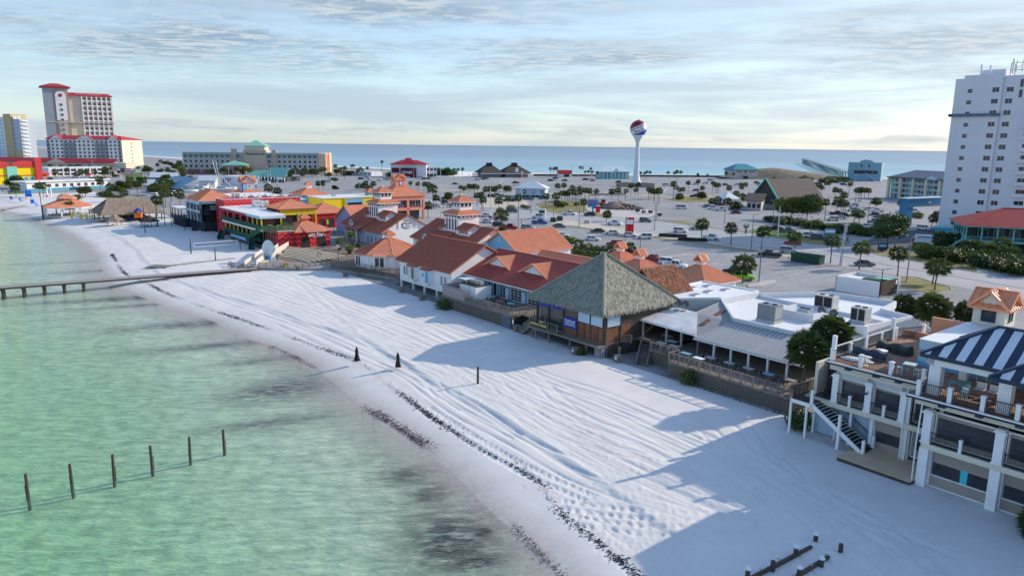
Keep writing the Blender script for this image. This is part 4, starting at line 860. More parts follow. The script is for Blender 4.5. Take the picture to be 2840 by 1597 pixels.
# ================================================================ white gabled shop on posts
def white_shop():
    b = B('white_gabled_shop','white gabled shop on posts with a broad rust-red roof and two bay windows','shop',-111,75)
    wl = mat('white_lap_wall',(.80,.82,.84),.6,.05,.5)
    b.gwall('wall',wl,-120.2,-102.5,68.1,82.4,2.5,6.5,10.2,'s')
    r = b.gable(-120.8,-102.0,67.5,82.9,6.4,10.6,M_SHINGLE,.42,'s');post = MB().box(-.16,-.16,0,.16,.16,1.7).mesh('post',M_WHITE)
    for i,s in enumerate((-120.0,-115.6,-111.6,-107.4,-103.2)): b.put('post',post,s,68.3,.95)
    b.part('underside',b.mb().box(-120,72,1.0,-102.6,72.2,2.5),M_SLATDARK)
    for s in (-118.4,-117.4): b.win(s,68.07,3.8,.55,1.55,'f',M_WHITE,M_GLASS)
    for s in (-105.5,-104.3): b.win(s,68.07,3.7,.6,1.6,'f',M_WHITE,mat('louvre',(.13,.14,.17),.5),1,6)
    for k,s in enumerate((-114.7,-109.8)):
        by = b.part('bay_window',b.mb().prism([(s-1.5,68.1),(s-1.1,67.3),(s+1.1,67.3),(s+1.5,68.1)],3.5,5.9),wl);b.part('bay_roof',b.mb().slab([(s-1.7,68.4,6.75),(s-1.3,66.9,5.95),(s+1.3,66.9,5.95),(s+1.7,68.4,6.75)],.1),M_SHINGLE,by)
        pm = [mat('pale_display',(.62,.64,.60),.4),M_GLASS,mat('pale_poster',(.68,.72,.74),.4),mat('blue_poster',(.05,.35,.62),.35,.5,1.2)]
        b.win(s-.62,67.28,3.65,.95,2.05,'f',M_WHITE,pm[k*2]);b.win(s+.62,67.28,3.65,.95,2.05,'f',M_WHITE,pm[k*2+1])
        b.box('corbel',wl,s-.5,67.5,3.1,s+.5,68.1,3.5,by)
    mb = MB();pts = [(.28*math.cos(a)*(1-.35*(i % 6)/6),.28*math.sin(a)) for i,a in enumerate(np.linspace(0,5.2,14))]
    for p,q in zip(pts,pts[1:]): mb.bar((p[0],0,p[1]),(q[0],0,q[1]),.04,.12)
    mb.build('logo',mat('logo_blue',(.02,.25,.65),.5),b.root).location = (-110.42+111,67.2-75,4.9-GZ)
white_shop()
def octagon_shop():
    b = B('octagonal_shop','white eight-sided shop with orange roof, its shaded faces coloured rust, and a small cupola','shop',-137.2,75.2)
    cx,cy,R0 = -137.2,75.2,7.0;ang = [R_(22.5+45*k) for k in range(8)];V = [(cx+R0*math.cos(a),cy+R0*math.sin(a)) for a in ang];E = [(cx+(R0+.6)*math.cos(a),cy+(R0+.6)*math.sin(a),5.45) for a in ang];wl = MT['white_lap_wall']
    b.part('wall',b.mb().prism(V,2.5,5.7),wl);ap = (cx,cy,8.6);rf = b.part('roof',b.mb().prism([(x,y) for x,y,z in E],5.3,5.44),M_ROOF)
    for k in range(8):
        j = (k+1) % 8;m = M_ROOF if k in (7,0,6) else M_SHINGLE;b.face([E[k],E[j],ap],m,.5,rf)  # orange faces towards the sun, rust elsewhere: sun and shade painted by material
        b.part('ridge_cap',b.mb().bar(Vector(E[k])+Vector((0,0,.1)),Vector(ap)+Vector((0,0,.1)),.2,.1),M_ROOF,rf)
    for k in (4,5,6,7):
        a = (ang[k]+R_(22.5));mx,my = cx+(R0*.924)*math.cos(a),cy+(R0*.924)*math.sin(a);ux,uy = -math.sin(a),math.cos(a);nx,ny = math.cos(a),math.sin(a)
        q = [(mx-1.6*ux,my-1.6*uy),(mx-1.05*ux+.9*nx,my-1.05*uy+.9*ny),(mx+1.05*ux+.9*nx,my+1.05*uy+.9*ny),(mx+1.6*ux,my+1.6*uy)]
        by = b.part('bay_window',b.mb().prism(q,2.7,5.3),wl);b.part('bay_roof',b.mb().slab([(mx-1.9*ux-.9*nx,my-1.9*uy-.9*ny,6.1),(q[1][0]*1.0-.2*ux+.3*nx,q[1][1]-.2*uy+.3*ny,5.35),(q[2][0]+.2*ux+.3*nx,q[2][1]+.2*uy+.3*ny,5.35),(mx+1.9*ux-.9*nx,my+1.9*uy-.9*ny,6.1)],.12),M_SHINGLE if k < 6 else M_ROOF,by)  # bay roofs follow the same painted sun and shade
        for sg in (-.52,.52): b.win(mx+sg*ux+.93*nx,my+sg*uy+.93*ny,3.0,.85,2.0,a+math.pi/2,M_WHITE,M_GLASS,1,1)
    c = b.box('cupola',M_WHITE,cx-.75,cy-.75,8.1,cx+.75,cy+.75,9.0);b.hip(cx-1.1,cx+1.1,cy-1.1,cy+1.1,9.0,9.95,M_ROOF,.4)
octagon_shop()
# ================================================================ the two shops with lantern towers
M_BRACK = mat('dark_bracket',(.06,.035,.03),.6)
def oval_sign(b,x,y,z,w,h,face,name='logo_sign',big=True):
    o = b.root;g = MB();n = 22
    ring = [(w/2*math.cos(a),h/2*math.sin(a)) for a in np.linspace(0,2*math.pi,n+1)[:-1]]
    a = [g.P((p[0],-.05,p[1])) for p in ring];c = [g.P((p[0],.1,p[1])) for p in ring];g.f.append(a);g.f.append(c[::-1])
    for i in range(n): g.f.append([a[i],c[i],c[(i+1) % n],a[(i+1) % n]])
    s = b.put(name,g.mesh('logo_sign',mat('sign_navy',(.04,.03,.08),.5)),x,y,z,RZ[face])
    g = MB();ring = [(p[0]*.90,p[1]*.84) for p in ring];g.f.append([g.P((p[0],-.07,p[1])) for p in ring]);put('sign_face',g.mesh('sign_face',M_WHITE),s)
    g = MB()
    for i in range(6): g.box(-w*.33+i*w*.115,-.09,h*.02,-w*.33+i*w*.115+w*.07,-.07,h*(.24+.05*(i % 2)))
    for i in range(4): g.box(-w*.2+i*w*.105,-.09,-h*.26,-w*.2+i*w*.105+w*.07,-.07,-h*.1)
    put('sign_print',g.mesh('sign_print',MT['sign_navy']),s)
def tower_shop(s0,label,dec):
    b = B('tower_shop',label,'shop',s0+12,97);S = lambda x: s0+x;wl = MT['white_lap_wall']
    # main body
    b.gwall('wall',M_LBLUE if dec else wl,S(.6),S(23.6),89.9,104.6,1.3,5.6,9.4,'s');b.gwall('end_wall',wl,S(23.55),S(23.75),89.8,104.7,1.3,5.6,9.5,'s')
    r1 = b.gable(S(0),S(13.6),89.3,105.2,5.9,10.0,M_SHINGLE,.6,'s');r2 = b.gable(S(13.6),S(24.2),89.0,105.4,5.3,9.65,M_SHINGLE,.6,'s')
    # entrance porch pushed forward
    b.part('porch_roof',b.mb().slab([(S(5.6),87.6,5.3),(S(12.6),87.6,5.3),(S(13.6),90.6,6.6),(S(4.4),90.6,6.6)],.14),M_SHINGLE);b.part('porch_frieze',b.mb().box(S(6),87.9,4.6,S(12.2),88.1,5.2),wl)
    for k in range(5): b.box('vent',M_SLATDARK,S(6.3+k*1.2),87.85,4.65,S(7.1+k*1.2),87.9,5.1)
    for x in (6.1,12.1): b.box('post',M_WHITE,S(x)-.12,87.9,1.3,S(x)+.12,88.14,4.7)
    oval_sign(b,S(8.8),88.3,6.75,2.9,2.1,'f')
    for x in (2.2,4.4,8,10.2,15.5,17.5,20,22): b.win(S(x),89.85,1.7,.9,2.2,'f',M_WHITE,M_GLASS,2,1)
    # tower
    t0,t1,a,c = 93.5,99.3,S(9.2),S(15.0);tw = b.box('tower',wl,a,t0,5,c,t1,12.3)
    for k in range(4): b.win(a+1.05+k*1.2,t0-.03,8.6,.55,2.5,'f',M_WHITE,mat('plum_glass',(.05,.035,.055),.2,.2),parent=None)
    b.hip(a-.65,c+.65,t0-.65,t1+.65,12.25,13.9,M_ROOF,.5,trim=M_WHITE)
    me = MB().poly([(0,-.04,0),(0,-.55,0),(0,-.04,-.6)]).poly([(.12,-.04,0),(.12,-.04,-.6),(.12,-.55,0)]).poly([(0,-.55,0),(.12,-.55,0),(.12,-.04,-.6),(0,-.04,-.6)]).mesh('bracket',M_BRACK)
    for k in range(6):
        b.put('bracket',me,a+.1+k*1.1,t0,12.05);b.put('bracket',me,c,t0+.1+k*1.1,12.05,math.pi/2)
    mx,my = (a+c)/2,(t0+t1)/2;ln = b.box('lantern',wl,mx-1.75,my-1.75,13.0,mx+1.75,my+1.75,15.15)
    for k in range(3):
        b.win(mx-1.1+k*1.1,my-1.76,13.95,.6,.9,'f',M_WHITE,M_GLASS);b.win(mx+1.76,my-1.1+k*1.1,13.95,.6,.9,'r',M_WHITE,M_SLATDARK)
    for k in range(4): b.put('bracket',me,mx-1.75+k*1.13,my-1.75,15.0,0,None,None,.8);b.put('bracket',me,mx+1.75,my-1.75+k*1.13,15.0,math.pi/2,None,None,.8)
    b.hip(mx-2.45,mx+2.45,my-2.45,my+2.45,15.12,16.6,M_ROOF,.5,trim=M_WHITE);b.part('finial',b.mb().lathe([(.3,0),(.05,.35)],(mx,my,16.6),6),M_WHITE)
    # side dormers
    for q0,q1,nm in ((c+.05,c+4.3,'dormer'),(a-2.6,a-.05,'dormer')):
        b.box(nm,wl,q0,93.4,7.2,q1,96.8,9.3);b.gable(q0-.05,q1+.5,92.7,97.5,9.1,10.3,M_SHINGLE,.5,'s')
        mb = b.mb()
        for x in (q1+.02,): mb.poly([(x,93.4,9.25),(x,96.8,9.25),(x,95.1,10.2)])
        b.part('dormer_gable',mb,wl)
        for k in range(4 if q1 > c else 2): b.win(q0+.7+k*.85,93.37,8.1,.5,.8,'f',M_WHITE,M_GLASS)
    if dec:
        oval_sign(b,S(23.85),97.2,7.1,3.2,2.0,'r');
        for k in (-1,1): b.box('gable_board',M_WHITE,S(23.8),97.2+k*2.6-.2,6.2,S(23.9),97.2+k*2.6+.2,8.4)
    else: b.win(S(23.8),97.2,6.6,.6,.9,'r',M_WHITE,M_LBLUE,2,2)
    return b
tower_shop(-191.0,'white and blue shop with lantern tower, logo gable and tall potted display before it',True)
tower_shop(-152.6,'white shop with lantern tower rising behind the broad gabled shop',False)
def simple_gable(name,label,cat,a,b_,c,d,z0,ze,za,wm,rm,ax,w=.55,win=()):
    b = B(name,label,cat,(a+b_)/2,(c+d)/2);ov = .5
    k = (za-ze)/((b_-a)/2 if ax == 't' else (d-c)/2)
    b.gwall('wall',wm,a+ov,b_-ov,c+ov,d-ov,z0,ze+k*ov-.15,za-.2,ax);b.gable(a,b_,c,d,ze,za,rm,w,ax)
    for x in win: b.win(*x)
    return b
lav = mat('lavender_wall',(.40,.45,.66),.65,.06)
simple_gable('lavender_gabled_shop','lavender gabled shop with orange roof beside the red hip-roofed hall','shop',-210.2,-195.4,96.0,111,1.3,5.2,9.6,lav,M_ROOF,'t',.6,[(-201,96.42,1.7,1.2,3.0,'f',M_ROOFD,M_SLATDARK)])
bg = simple_gable('blue_gabled_shop','blue gabled shop with a long orange ribbed roof behind the white shops','shop',-131.2,-117.6,95.0,111.0,1.3,5.6,9.55,M_SKYB,M_ROOF,'t',.48)
bg.win(-124.4,95.42,7.4,.7,.7,'f',M_LBLUE,M_LBLUE,2,2);bg.box('annex',M_LBLUE,-117,98,1.3,-110.5,107,3.9);bg.box('side_wall',M_WHITE,-118.2,96,1.3,-118.0,110.6,5.4)
pr_ = B('red_ribbed_porch','small red ribbed porch roof behind the blue restaurant ridge','porch',-96,93);pr_.box('wall',M_LBLUE,-101,90.5,1.3,-91,95,5.0);pr_.gable(-106.5,-91,89.0,95.5,5.2,8.0,M_ROOF,.5,'s')
for i,(cx,cy) in enumerate(((-99.1,106.6),(-90.0,102.2),(-79.1,106.2))):
    b = B('hip_roof_kiosk',('terracotta hip-roofed pavilion with cupola, farthest from the flat white roofs','terracotta hip-roofed pavilion with cupola, middle of three behind the thatch','terracotta hip-roofed pavilion with cupola beside the flat white restaurant roof')[i],'pavilion',cx,cy);w = (4.9,5.0,5.2)[i]
    b.box('wall',M_WHITE,cx-w+.7,cy-w+.7,1.2,cx+w-.7,cy+w-.7,4.9);b.hip(cx-w,cx+w,cy-w,cy+w,4.9,7.75,M_ROOF,.5,trim=M_WHITE)
    b.box('cupola',M_WHITE,cx-.6,cy-.6,7.2,cx+.6,cy+.6,8.25);b.gable(cx-.95,cx+.95,cy-.95,cy+.95,8.2,9.25,M_ROOF,.4,'t');b.part('cupola_face',b.mb().poly([(cx-.9,cy-.9,8.2),(cx+.9,cy-.9,8.2),(cx,cy-.9,9.2)]),M_ROOFD)
    for k in (-1,1): b.win(cx+k*1.8,cy-w+.66,1.8,1.3,1.6,'f',M_WHITE,M_GLASS);b.win(cx+w-.66,cy+k*1.8,1.8,1.3,1.6,'r',M_WHITE,M_GLASS)
# ================================================================ salmon pavilion
def salmon():
    sm = mat('salmon_stucco',(.72,.27,.19),.7,.07);b = B('salmon_pavilion','two-storey salmon pavilion with orange hip roof and gabled cupola','pavilion',-235,133);x0,x1,y0,y1 = -242,-228,126.2,140
    b.hip(x0-.5,x1+.5,y0-.5,y1+.5,9.9,13.6,M_ROOF,.6,rl=2,ax='t',trim=sm);b.part('upper_band',b.mb().box(x0,y0,8.3,x1,y1,9.85),sm);b.part('floor_band',b.mb().box(x0,y0,4.6,x1,y1,5.5),sm)
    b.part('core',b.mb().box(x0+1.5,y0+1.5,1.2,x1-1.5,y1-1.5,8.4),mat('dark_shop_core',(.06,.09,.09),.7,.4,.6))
    for x in (x0+.4,-235,x1-.4):
        for y in (y0+.4,133,y1-.4):
            if x == -235 and y == 133: continue
            b.box('column',mat('yellow_column',(.75,.42,.05),.6) if (x > -230 and y < 127) else sm,x-.4,y-.4,1.2,x+.4,y+.4,8.4)
    c = b.box('cupola',sm,-237,131,12.8,-233,135,15.6);b.gable(-237.3,-232.7,130.7,135.3,15.4,17.2,M_ROOF,.6,'t');b.gable(-237.3,-232.7,130.7,135.3,15.4,17.2,M_ROOF,.6,'s')
    mb = b.mb();mb.poly([(-237,131,15.5),(-233,131,15.5),(-235,131,17.0)]);mb.poly([(-233,131,15.5),(-233,135,15.5),(-233,133,17)]);b.part('cupola_gable',mb,sm)
    pp = mat('plum_frame',(.18,.07,.22),.5);b.win(-235,130.95,13.5,.9,1.3,'f',pp,M_LBLUE,fw=.2);b.win(-232.95,133,13.5,1.1,1.3,'r',pp,M_LBLUE,fw=.2)
    for i,(y,w) in enumerate(((128.3,2.4),(130.6,1.6),(135.5,2.4),(138,2))): b.win(x1-1.45,y,5.7,w,2.3,'r',M_WHITE,(M_LBLUE,MT['royal_blue_canvas'],M_GLASS,M_GLASS)[i],2,1)
    b.rail([(x1-.3,y0+.4),(x1-.3,y1-.4)],5.5,1.0,4.5,pm=sm,rm=sm,bal=.5)
salmon()
# ================================================================ the zigzag club
def zig(name,a,c,u='x'):
    m,t,b = newmat(name);L = t.links;tc = nn(t,'ShaderNodeTexCoord');sp = nn(t,'ShaderNodeSeparateXYZ');L.new(tc.outputs['Object'],sp.inputs[0])
    ad = nn(t,'ShaderNodeMath',operation='ADD');L.new(sp.outputs[0],ad.inputs[0]);L.new(sp.outputs[1],ad.inputs[1])
    pp = nn(t,'ShaderNodeMath',operation='PINGPONG');L.new(ad.outputs[0],pp.inputs[0]);pp.inputs[1].default_value = .78
    z = nn(t,'ShaderNodeMath',operation='MULTIPLY_ADD');L.new(pp.outputs[0],z.inputs[0]);z.inputs[1].default_value = .85;L.new(sp.outputs[2],z.inputs[2])
    fr = nn(t,'ShaderNodeMath',operation='FRACT');dv = nn(t,'ShaderNodeMath',operation='DIVIDE');L.new(z.outputs[0],dv.inputs[0]);dv.inputs[1].default_value = 1.25;L.new(dv.outputs[0],fr.inputs[0])
    cr = nn(t,'ShaderNodeValToRGB');cr.color_ramp.interpolation = 'CONSTANT';L.new(fr.outputs[0],cr.inputs[0]);e = cr.color_ramp.elements;e[0].color = (*a,1);e[1].position = .72;e[1].color = (a[0]*1.15,a[1]*3,a[2]*3,1);k = e.new(.34);k.color = (*c,1);k = e.new(.56);k.color = ((a[0]+c[0])/2,(a[1]+c[1])/2,(a[2]+c[2])/2,1)
    L.new(cr.outputs[0],b.inputs['Base Color']);b.inputs['Roughness'].default_value = .6;return m
def club():
    Z = zig('red_zigzag',(.62,.022,.03),(.26,.008,.014));green = mat('dark_green_screen',(.012,.085,.05),.6,.15);gr2 = mat('green_rail',(.015,.22,.12),.5,.12);yel = mat('yellow_paint',(.62,.50,.03),.55,.1);rwall = Z
    b = B('zigzag_club','red zigzag-painted beach club with green railings and white flat roofs','club',-200,72)
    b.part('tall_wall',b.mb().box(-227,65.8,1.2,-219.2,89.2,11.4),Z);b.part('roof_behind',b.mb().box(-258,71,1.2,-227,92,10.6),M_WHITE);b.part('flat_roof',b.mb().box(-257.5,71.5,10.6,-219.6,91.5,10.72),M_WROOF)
    b.part('coping',b.mb().box(-227.1,65.7,11.4,-219.1,66.2,11.5).box(-219.7,66,11.4,-219.1,89.3,11.5),M_WHITE)
    for t in (66.6,):
        for s,z in ((-225.6,3.0),(-221.0,3.2),(-225.6,7.0),(-220.9,7.0)): b.box('slit_window',M_SLATDARK,s-.25,65.72,z,s+.25,65.82,z+2.4)
    # long two-storey front
    b.part('wall',b.mb().box(-219,67.0,1.2,-192,76.5,9.2),mat('dark_interior',(.05,.02,.02),.8,.3));b.part('roof',b.mb().slab([(-219.2,64.3,9.5),(-185,64.3,9.45),(-185,71.0,9.6),(-202,72,9.7),(-202,77,9.8),(-219.2,77,9.8)],.25),M_WROOF)
    b.part('roof_edge',b.mb().box(-195.5,64.2,8.75,-185,64.4,9.3).box(-185.1,64.2,8.75,-184.9,71,9.25),M_LBLUE);b.part('upper_front',b.mb().box(-219.2,64.5,8.6,-195.5,64.8,9.25).box(-219.2,64.5,5.9,-218,64.8,9),Z)
    for k in range(5): s = -218.6+k*5.6;b.box('upper_pier',Z,s,64.5,6.0,s+1.1,64.9,8.7)
    for s in (-191.8,-188.4,-185.3): b.box('upper_post',yel,s-.18,64.5,6.0,s+.18,64.86,8.9)
    b.part('deck',b.mb().box(-216,64.2,5.75,-178.2,72,6.0),M_DWOOD);b.part('deck_fascia',b.mb().box(-216,64.05,5.5,-183,64.2,6.0),M_WHITE)
    b.part('lower_deck',b.mb().box(-214,63.4,2.95,-184,68,3.15),M_DWOOD);b.part('skirt',b.mb().box(-206,63.1,2.35,-187.6,63.3,3.05),M_SKYB);b.part('under_skirt',b.mb().box(-207,63.6,1.0,-182,63.8,2.4),M_DWOOD);b.part('lower_back',b.mb().box(-214,67.8,3.1,-184,68,5.8),M_SLATDARK)
    b.rail([(-217.4,64.3),(-185,64.3)],6.0,1.05,2.8,pm=green,rm=green,bal=.11,bw=.09,pw=.14);b.rail([(-213,63.5),(-184,63.5)],3.15,1.1,2.6,pm=green,rm=green,bal=.11,bw=.09,pw=.14)
    b.rail([(-185,64.4),(-182.5,64.2),(-180.6,66.4),(-178.4,66.2),(-178.4,70.6)],6.1,1.1,1.6,pm=gr2,rm=gr2,bal=.13,bw=.05,pw=.12);b.rail([(-190,71.8),(-183,72.2)],6.1,1.2,2,pm=gr2,rm=gr2,bal=.2,bw=.05)
    for k in range(8): s = -212+k*3.5;b.box('vine_post',yel,s-.12,63.7,3.1,s+.12,63.94,5.7)
    for k in range(6): s = -184.3+k*.9;b.box('deck_post',M_WOOD,s-.09,64.6+k*.3,1.2,s+.09,64.8+k*.3,5.8)
    # stairs in dark green
    for (p,q,w) in (((-211.5,63.0,3.2),(-207.5,60.6,1.2),1.6),((-183.4,64.0,5.8),(-188.0,62.0,3.0),1.3),((-186.5,62.6,3.1),(-183.0,61.0,1.2),1.3)):
        st = b.part('stair',b.mb().bar(p,q,w,.3),green);b.part('stair_side',b.mb().bar(Vector(p)+Vector((0,-.7,.6)),Vector(q)+Vector((0,-.7,.6)),.08,1.0),green,st)
    # hip-roofed upper lounge
    b.hip(-202.6,-191.2,71.6,83,10.45,12.6,M_ROOF,.6,rl=.0,trim=M_SHINGLE);b.part('lounge_wall',b.mb().box(-202,72.2,9.6,-191.8,72.4,10.4),Z);b.part('lounge_wall',b.mb().box(-202,72.2,6,-195,82.4,10.4),MT['dark_interior']);b.part('lounge_band',b.mb().box(-191.9,72.2,8.7,-191.7,82.4,10.4),yel)
    for t in (72.3,77.2,82.2): b.box('lounge_post',yel,-192.1,t-.2,6.0,-191.6,t+.2,9)
    for k in range(3): b.win(-194.96,78.5+k*1.1,7.2,.7,1.0,'r',M_WHITE,M_LBLUE)
    # street front with sign
    b.part('front_wall',b.mb().box(-186,66.2,1.3,-178.2,70.6,6.05),Z);b.part('front_coping',b.mb().box(-178.4,66.1,6.0,-178.1,70.6,6.12),M_WHITE)
    b.part('gate_house',b.mb().box(-188.6,70.6,1.3,-177.3,79.8,5.8),Z);b.hip(-189.4,-176.6,70.0,80.4,5.75,8.2,M_ROOF,.6,trim=M_ROOFD)
    b.box('cupola',mat('coral_paint',(.70,.16,.08),.6),-183.9,74.4,7.6,-182.3,76.0,8.8);b.hip(-184.4,-181.8,73.9,76.5,8.75,9.75,M_ROOF,.45)
    b.part('canopy_roof',b.mb().slab([(-175.6,72.6,5.7),(-175.6,78.2,5.7),(-180.2,77.6,7.1),(-180.2,72.6,7.1)],.12),M_ROOFD);b.face([(-175.6,72.6,5.72),(-175.6,78.2,5.72),(-180.2,77.6,7.12),(-180.2,72.6,7.12)],M_ROOF,.55,b.root)
    for t in (73.0,77.4): b.win(-177.24,t,1.4,1.9,2.9,'r',M_SLATDARK,M_SLATDARK,1,1,.08,'door')
    sg = b.box('sign_back',MT['dark_interior'],-175.7,73.2,5.0,-175.62,77.6,5.6);
    for i,ch in enumerate("Señor Frog's"):
        if ch == ' ': continue
        u = (i-5.5)/5.5;text_obj(ch,.95,M_WHITE,b.root,(-175.5+200,75.4+u*2.1-72,5.15-.28*u*u-GZ),(math.pi/2,0,math.pi/2),ext=.03,bold=.02)
    b.part('sign_stroke',b.mb().tube([(-175.5,74.4,4.45),(-175.5,75.4,4.6),(-175.5,76.4,4.5)],.07,6),M_WHITE)
    for s,t,z,w,h in ((-212.5,73.0,9.8,2.2,1.7),(-207.6,73.6,9.8,2.2,1.8),(-231,70.9+2.2,10.7,3.0,2.0)): rooftop_unit(s,t,z,w,1.8,h,'white rooftop unit of the zigzag club, %s' % {-212.5: 'first of the pair before the zigzag wall',-207.6: 'second of the pair before the zigzag wall'}.get(s,'beside the blue two-storey pavilion roof'),M_WHITE,False)
    return b
club()
for i in range(9):
    o = thing('roof_vent','small white or grey vent box on the long flat roof behind the zigzag wall','vent',(*XY(-224-rnd.uniform(0,3),72+i*2.1),10.72),TH,'vent boxes on the flat roof behind the zigzag wall');MB().cbox((0,0,0),rnd.uniform(.8,1.6),rnd.uniform(.8,1.5),rnd.uniform(.7,1.3)).build('casing',M_WHITE if i % 2 else gm,o);MB().lathe([(.2,0),(.2,1.5),(.3,1.5),(.3,1.6)],(.2,.1,0),8).build('pipe',M_GREYM,o)
# club furniture and wall hangings
for s,t,c in ((-187.5,67.6,'M'),(-185.6,69.4,'M'),(-183.2,67.4,'M'),(-181.5,69.0,'M')):
    cafe_table(s,t,6.0,1.1,1.1,.8,mat('tan_table',(.5,.38,.25),.5),MT['green_rail'],'tan table on the green-railed upper deck of the zigzag club','tables on the green-railed deck');
    for k in (-.8,.8): chair(s+k,t+.1,6.0,MT['green_rail'],'green chair on the green-railed upper deck of the zigzag club','green chairs on the green-railed deck',rnd.uniform(0,6))
# ---- blue two-storey pavilion at the far end of the club
def blue_pavilion():
    b = B('blue_pavilion','two-storey pale blue pavilion on dark posts with orange hip roof','pavilion',-236,67);nv = mat('deep_navy_wood',(.025,.03,.05),.7,.2)
    b.hip(-244.4,-228.4,61.2,72.8,10.5,13.5,M_ROOF,.6,rl=5,trim=M_LBLUE);b.part('core',b.mb().box(-243,63.5,4.4,-229.8,72,10.3),M_SLATDARK)
    mb = b.mb().box(-243.9,61.6,9.4,-228.9,62.0,10.4).box(-243.9,61.6,6.9,-228.9,62.0,7.5).box(-229.3,61.6,9.6,-228.9,72.2,10.4);b.part('band',mb,M_LBLUE)
    for k in range(5): s = -243.9+k*3.65;b.box('pier',M_LBLUE,s,61.6,4.2,s+.5,62.0,9.5)
    for k in range(4): s = -241.8+k*3.65;b.win(s,61.9,7.6,2.6,1.7,'f',nv,M_GLASS,2,2);b.win(s,61.9,4.4,2.6,2.4,'f',nv,M_GLASS,2,2)
    b.part('under',b.mb().box(-244,62.5,1.0,-229,72,4.3),nv);b.part('stair',b.mb().bar((-238,61.6,4.2),(-232,60.6,1.2),1.6,.3),nv)
    b.part('balcony',b.mb().box(-229,62.4,6.6,-226.8,66,6.9),nv);b.rail([(-229,62.4),(-226.9,62.6)],6.9,1,2,pm=nv,rm=nv,bal=.3)
    for s,t in ((-228.8,61.7),(-244,61.7),(-236.4,61.7)): b.box('corner_post',nv,s-.15,t-.15,1.0,s+.15,t+.15,9.6)
    b.part('connecting_porch',b.mb().box(-229,64.5,7.8,-227,70,9.0),mat('grey_shutter',(.16,.20,.24),.6));b.part('porch_roof',b.mb().box(-257,60,7.0,-244.4,70,7.2),M_WROOF)
    for s in (-256.5,-253,-249,-245.5): b.box('porch_post',nv,s-.12,60.2,1.0,s+.12,60.44,7.0)
    b.part('porch_deck',b.mb().box(-257,60,3.6,-244.4,70,3.9),nv);b.part('porch_skirt',b.mb().box(-256.8,60.6,1.0,-244.4,69,3.6),nv);b.rail([(-257,60.1),(-244.4,60.1)],3.9,1,3,pm=nv,rm=nv,bal=.4)
blue_pavilion()
def hall(name,label,a,b_,c,d,ze,za,wm,cup=None,z0=1.2,rl=0.0):
    b = B(name,label,'hall',(a+b_)/2,(c+d)/2);b.box('wall',wm,a+.6,c+.6,z0,b_-.6,d-.6,ze);b.hip(a,b_,c,d,ze,za,M_ROOF,.6,rl=rl)
    return b
h1 = hall('red_hip_hall','red hall with orange hip roof beside the lavender gabled shop',-231,-219,93.6,105.4,6.05,8.9,mat('red_paint',(.58,.02,.03),.6,.08))
for t,w in ((96.4,1.6),(99.2,2.0),(102.5,1.6)): h1.win(-219.56,t,1.4,w,3.0,'r',MT['red_paint'],M_SLATDARK,1,1)
h1.box('banner',mat('lime_banner',(.35,.75,.06),.6),-219.4,97.7,2.4,-219.3,98.3,3.8)
h2 = hall('orange_hip_hall','hall with orange hip roof and tiny cupola behind the yellow building',-282,-270,110,121.6,8.4,11.0,M_SKYB);h2.box('cupola',M_WHITE,-277,114.8,10.3,-275,116.8,12.0);h2.hip(-277.5,-274.5,114.3,117.3,12.0,13.3,M_ROOF,.5)
h3 = hall('blue_cupola_hall','hall with orange hip roof crowned by a tall blue gabled lantern',-286,-262,82,100,7.8,11.6,M_WHITE,rl=6)
def lantern3():
    b = h3;cx,cy = -272,90.4;bl = mat('lantern_blue',(.35,.50,.72),.6);b.box('lantern',bl,cx-2.2,cy-2.2,10.6,cx+2.2,cy+2.2,13.9)
    b.gable(cx-2.6,cx+2.6,cy-2.6,cy+2.6,13.7,15.8,M_ROOF,.6,'t');b.gable(cx-2.6,cx+2.6,cy-2.6,cy+2.6,13.7,15.8,M_ROOF,.6,'s')
    mb = b.mb();mb.poly([(cx+2.2,cy-2.2,13.8),(cx+2.2,cy+2.2,13.8),(cx+2.2,cy,15.6)]);mb.poly([(cx-2.2,cy-2.2,13.8),(cx+2.2,cy-2.2,13.8),(cx,cy-2.2,15.6)]);b.part('lantern_gable',mb,bl)
    b.win(cx+2.22,cy,11.6,1.3,1.2,'r',M_WHITE,mat('pale_pane',(.35,.37,.36),.3),1,2,.2);b.win(cx,cy-2.22,11.6,.8,1.2,'f',M_WHITE,M_GLASS,fw=.15);b.box('corner_board',MT['royal_blue_canvas'],cx+1.5,cy-2.3,10.8,cx+2.25,cy-2.2,13.7)
lantern3()
def yellow_hall():
    b = B('yellow_hall','bright yellow and blue flat-roofed hall with white roof','hall',-262,123);ye = mat('bright_yellow',(.85,.64,.01),.55,.05);ol = ye
    b.part('wall',b.mb().box(-269.6,112.6,1.2,-255,137,7.8),ye);b.part('flat_roof',b.mb().box(-270,112.2,7.8,-254.7,137.4,8.1),M_WROOF)
    b.part('blue_bay',b.mb().box(-255.1,121.8,1.2,-254.85,128.8,7.4),M_SKYB);b.box('pilaster',mat('gold_paint',(.60,.40,.01),.6),-255.1,120.9,1.2,-254.7,121.7,7.8);b.win(-254.8,125.3,4.2,5.6,1.7,'r',MT['royal_blue_canvas'],M_GLASS,5,1)
    b.part('blue_end',b.mb().box(-270.2,112.4,1.2,-269,113,7.7),M_SKYB)
    for s in (-266,-263,-260): b.win(s,112.55,3.4,1.6,1.4,'f',M_WHITE,M_GLASS)
    c = b.box('roof_hatch',M_GREYM,-262,119,8.1,-261,120.4,8.9);t = b.box('turret',M_TEAL,-262.5,133.5,8.1,-259.5,136.5,9.4);b.hip(-263,-259,133,137,9.4,10.9,M_ROOF,.6)
yellow_hall()
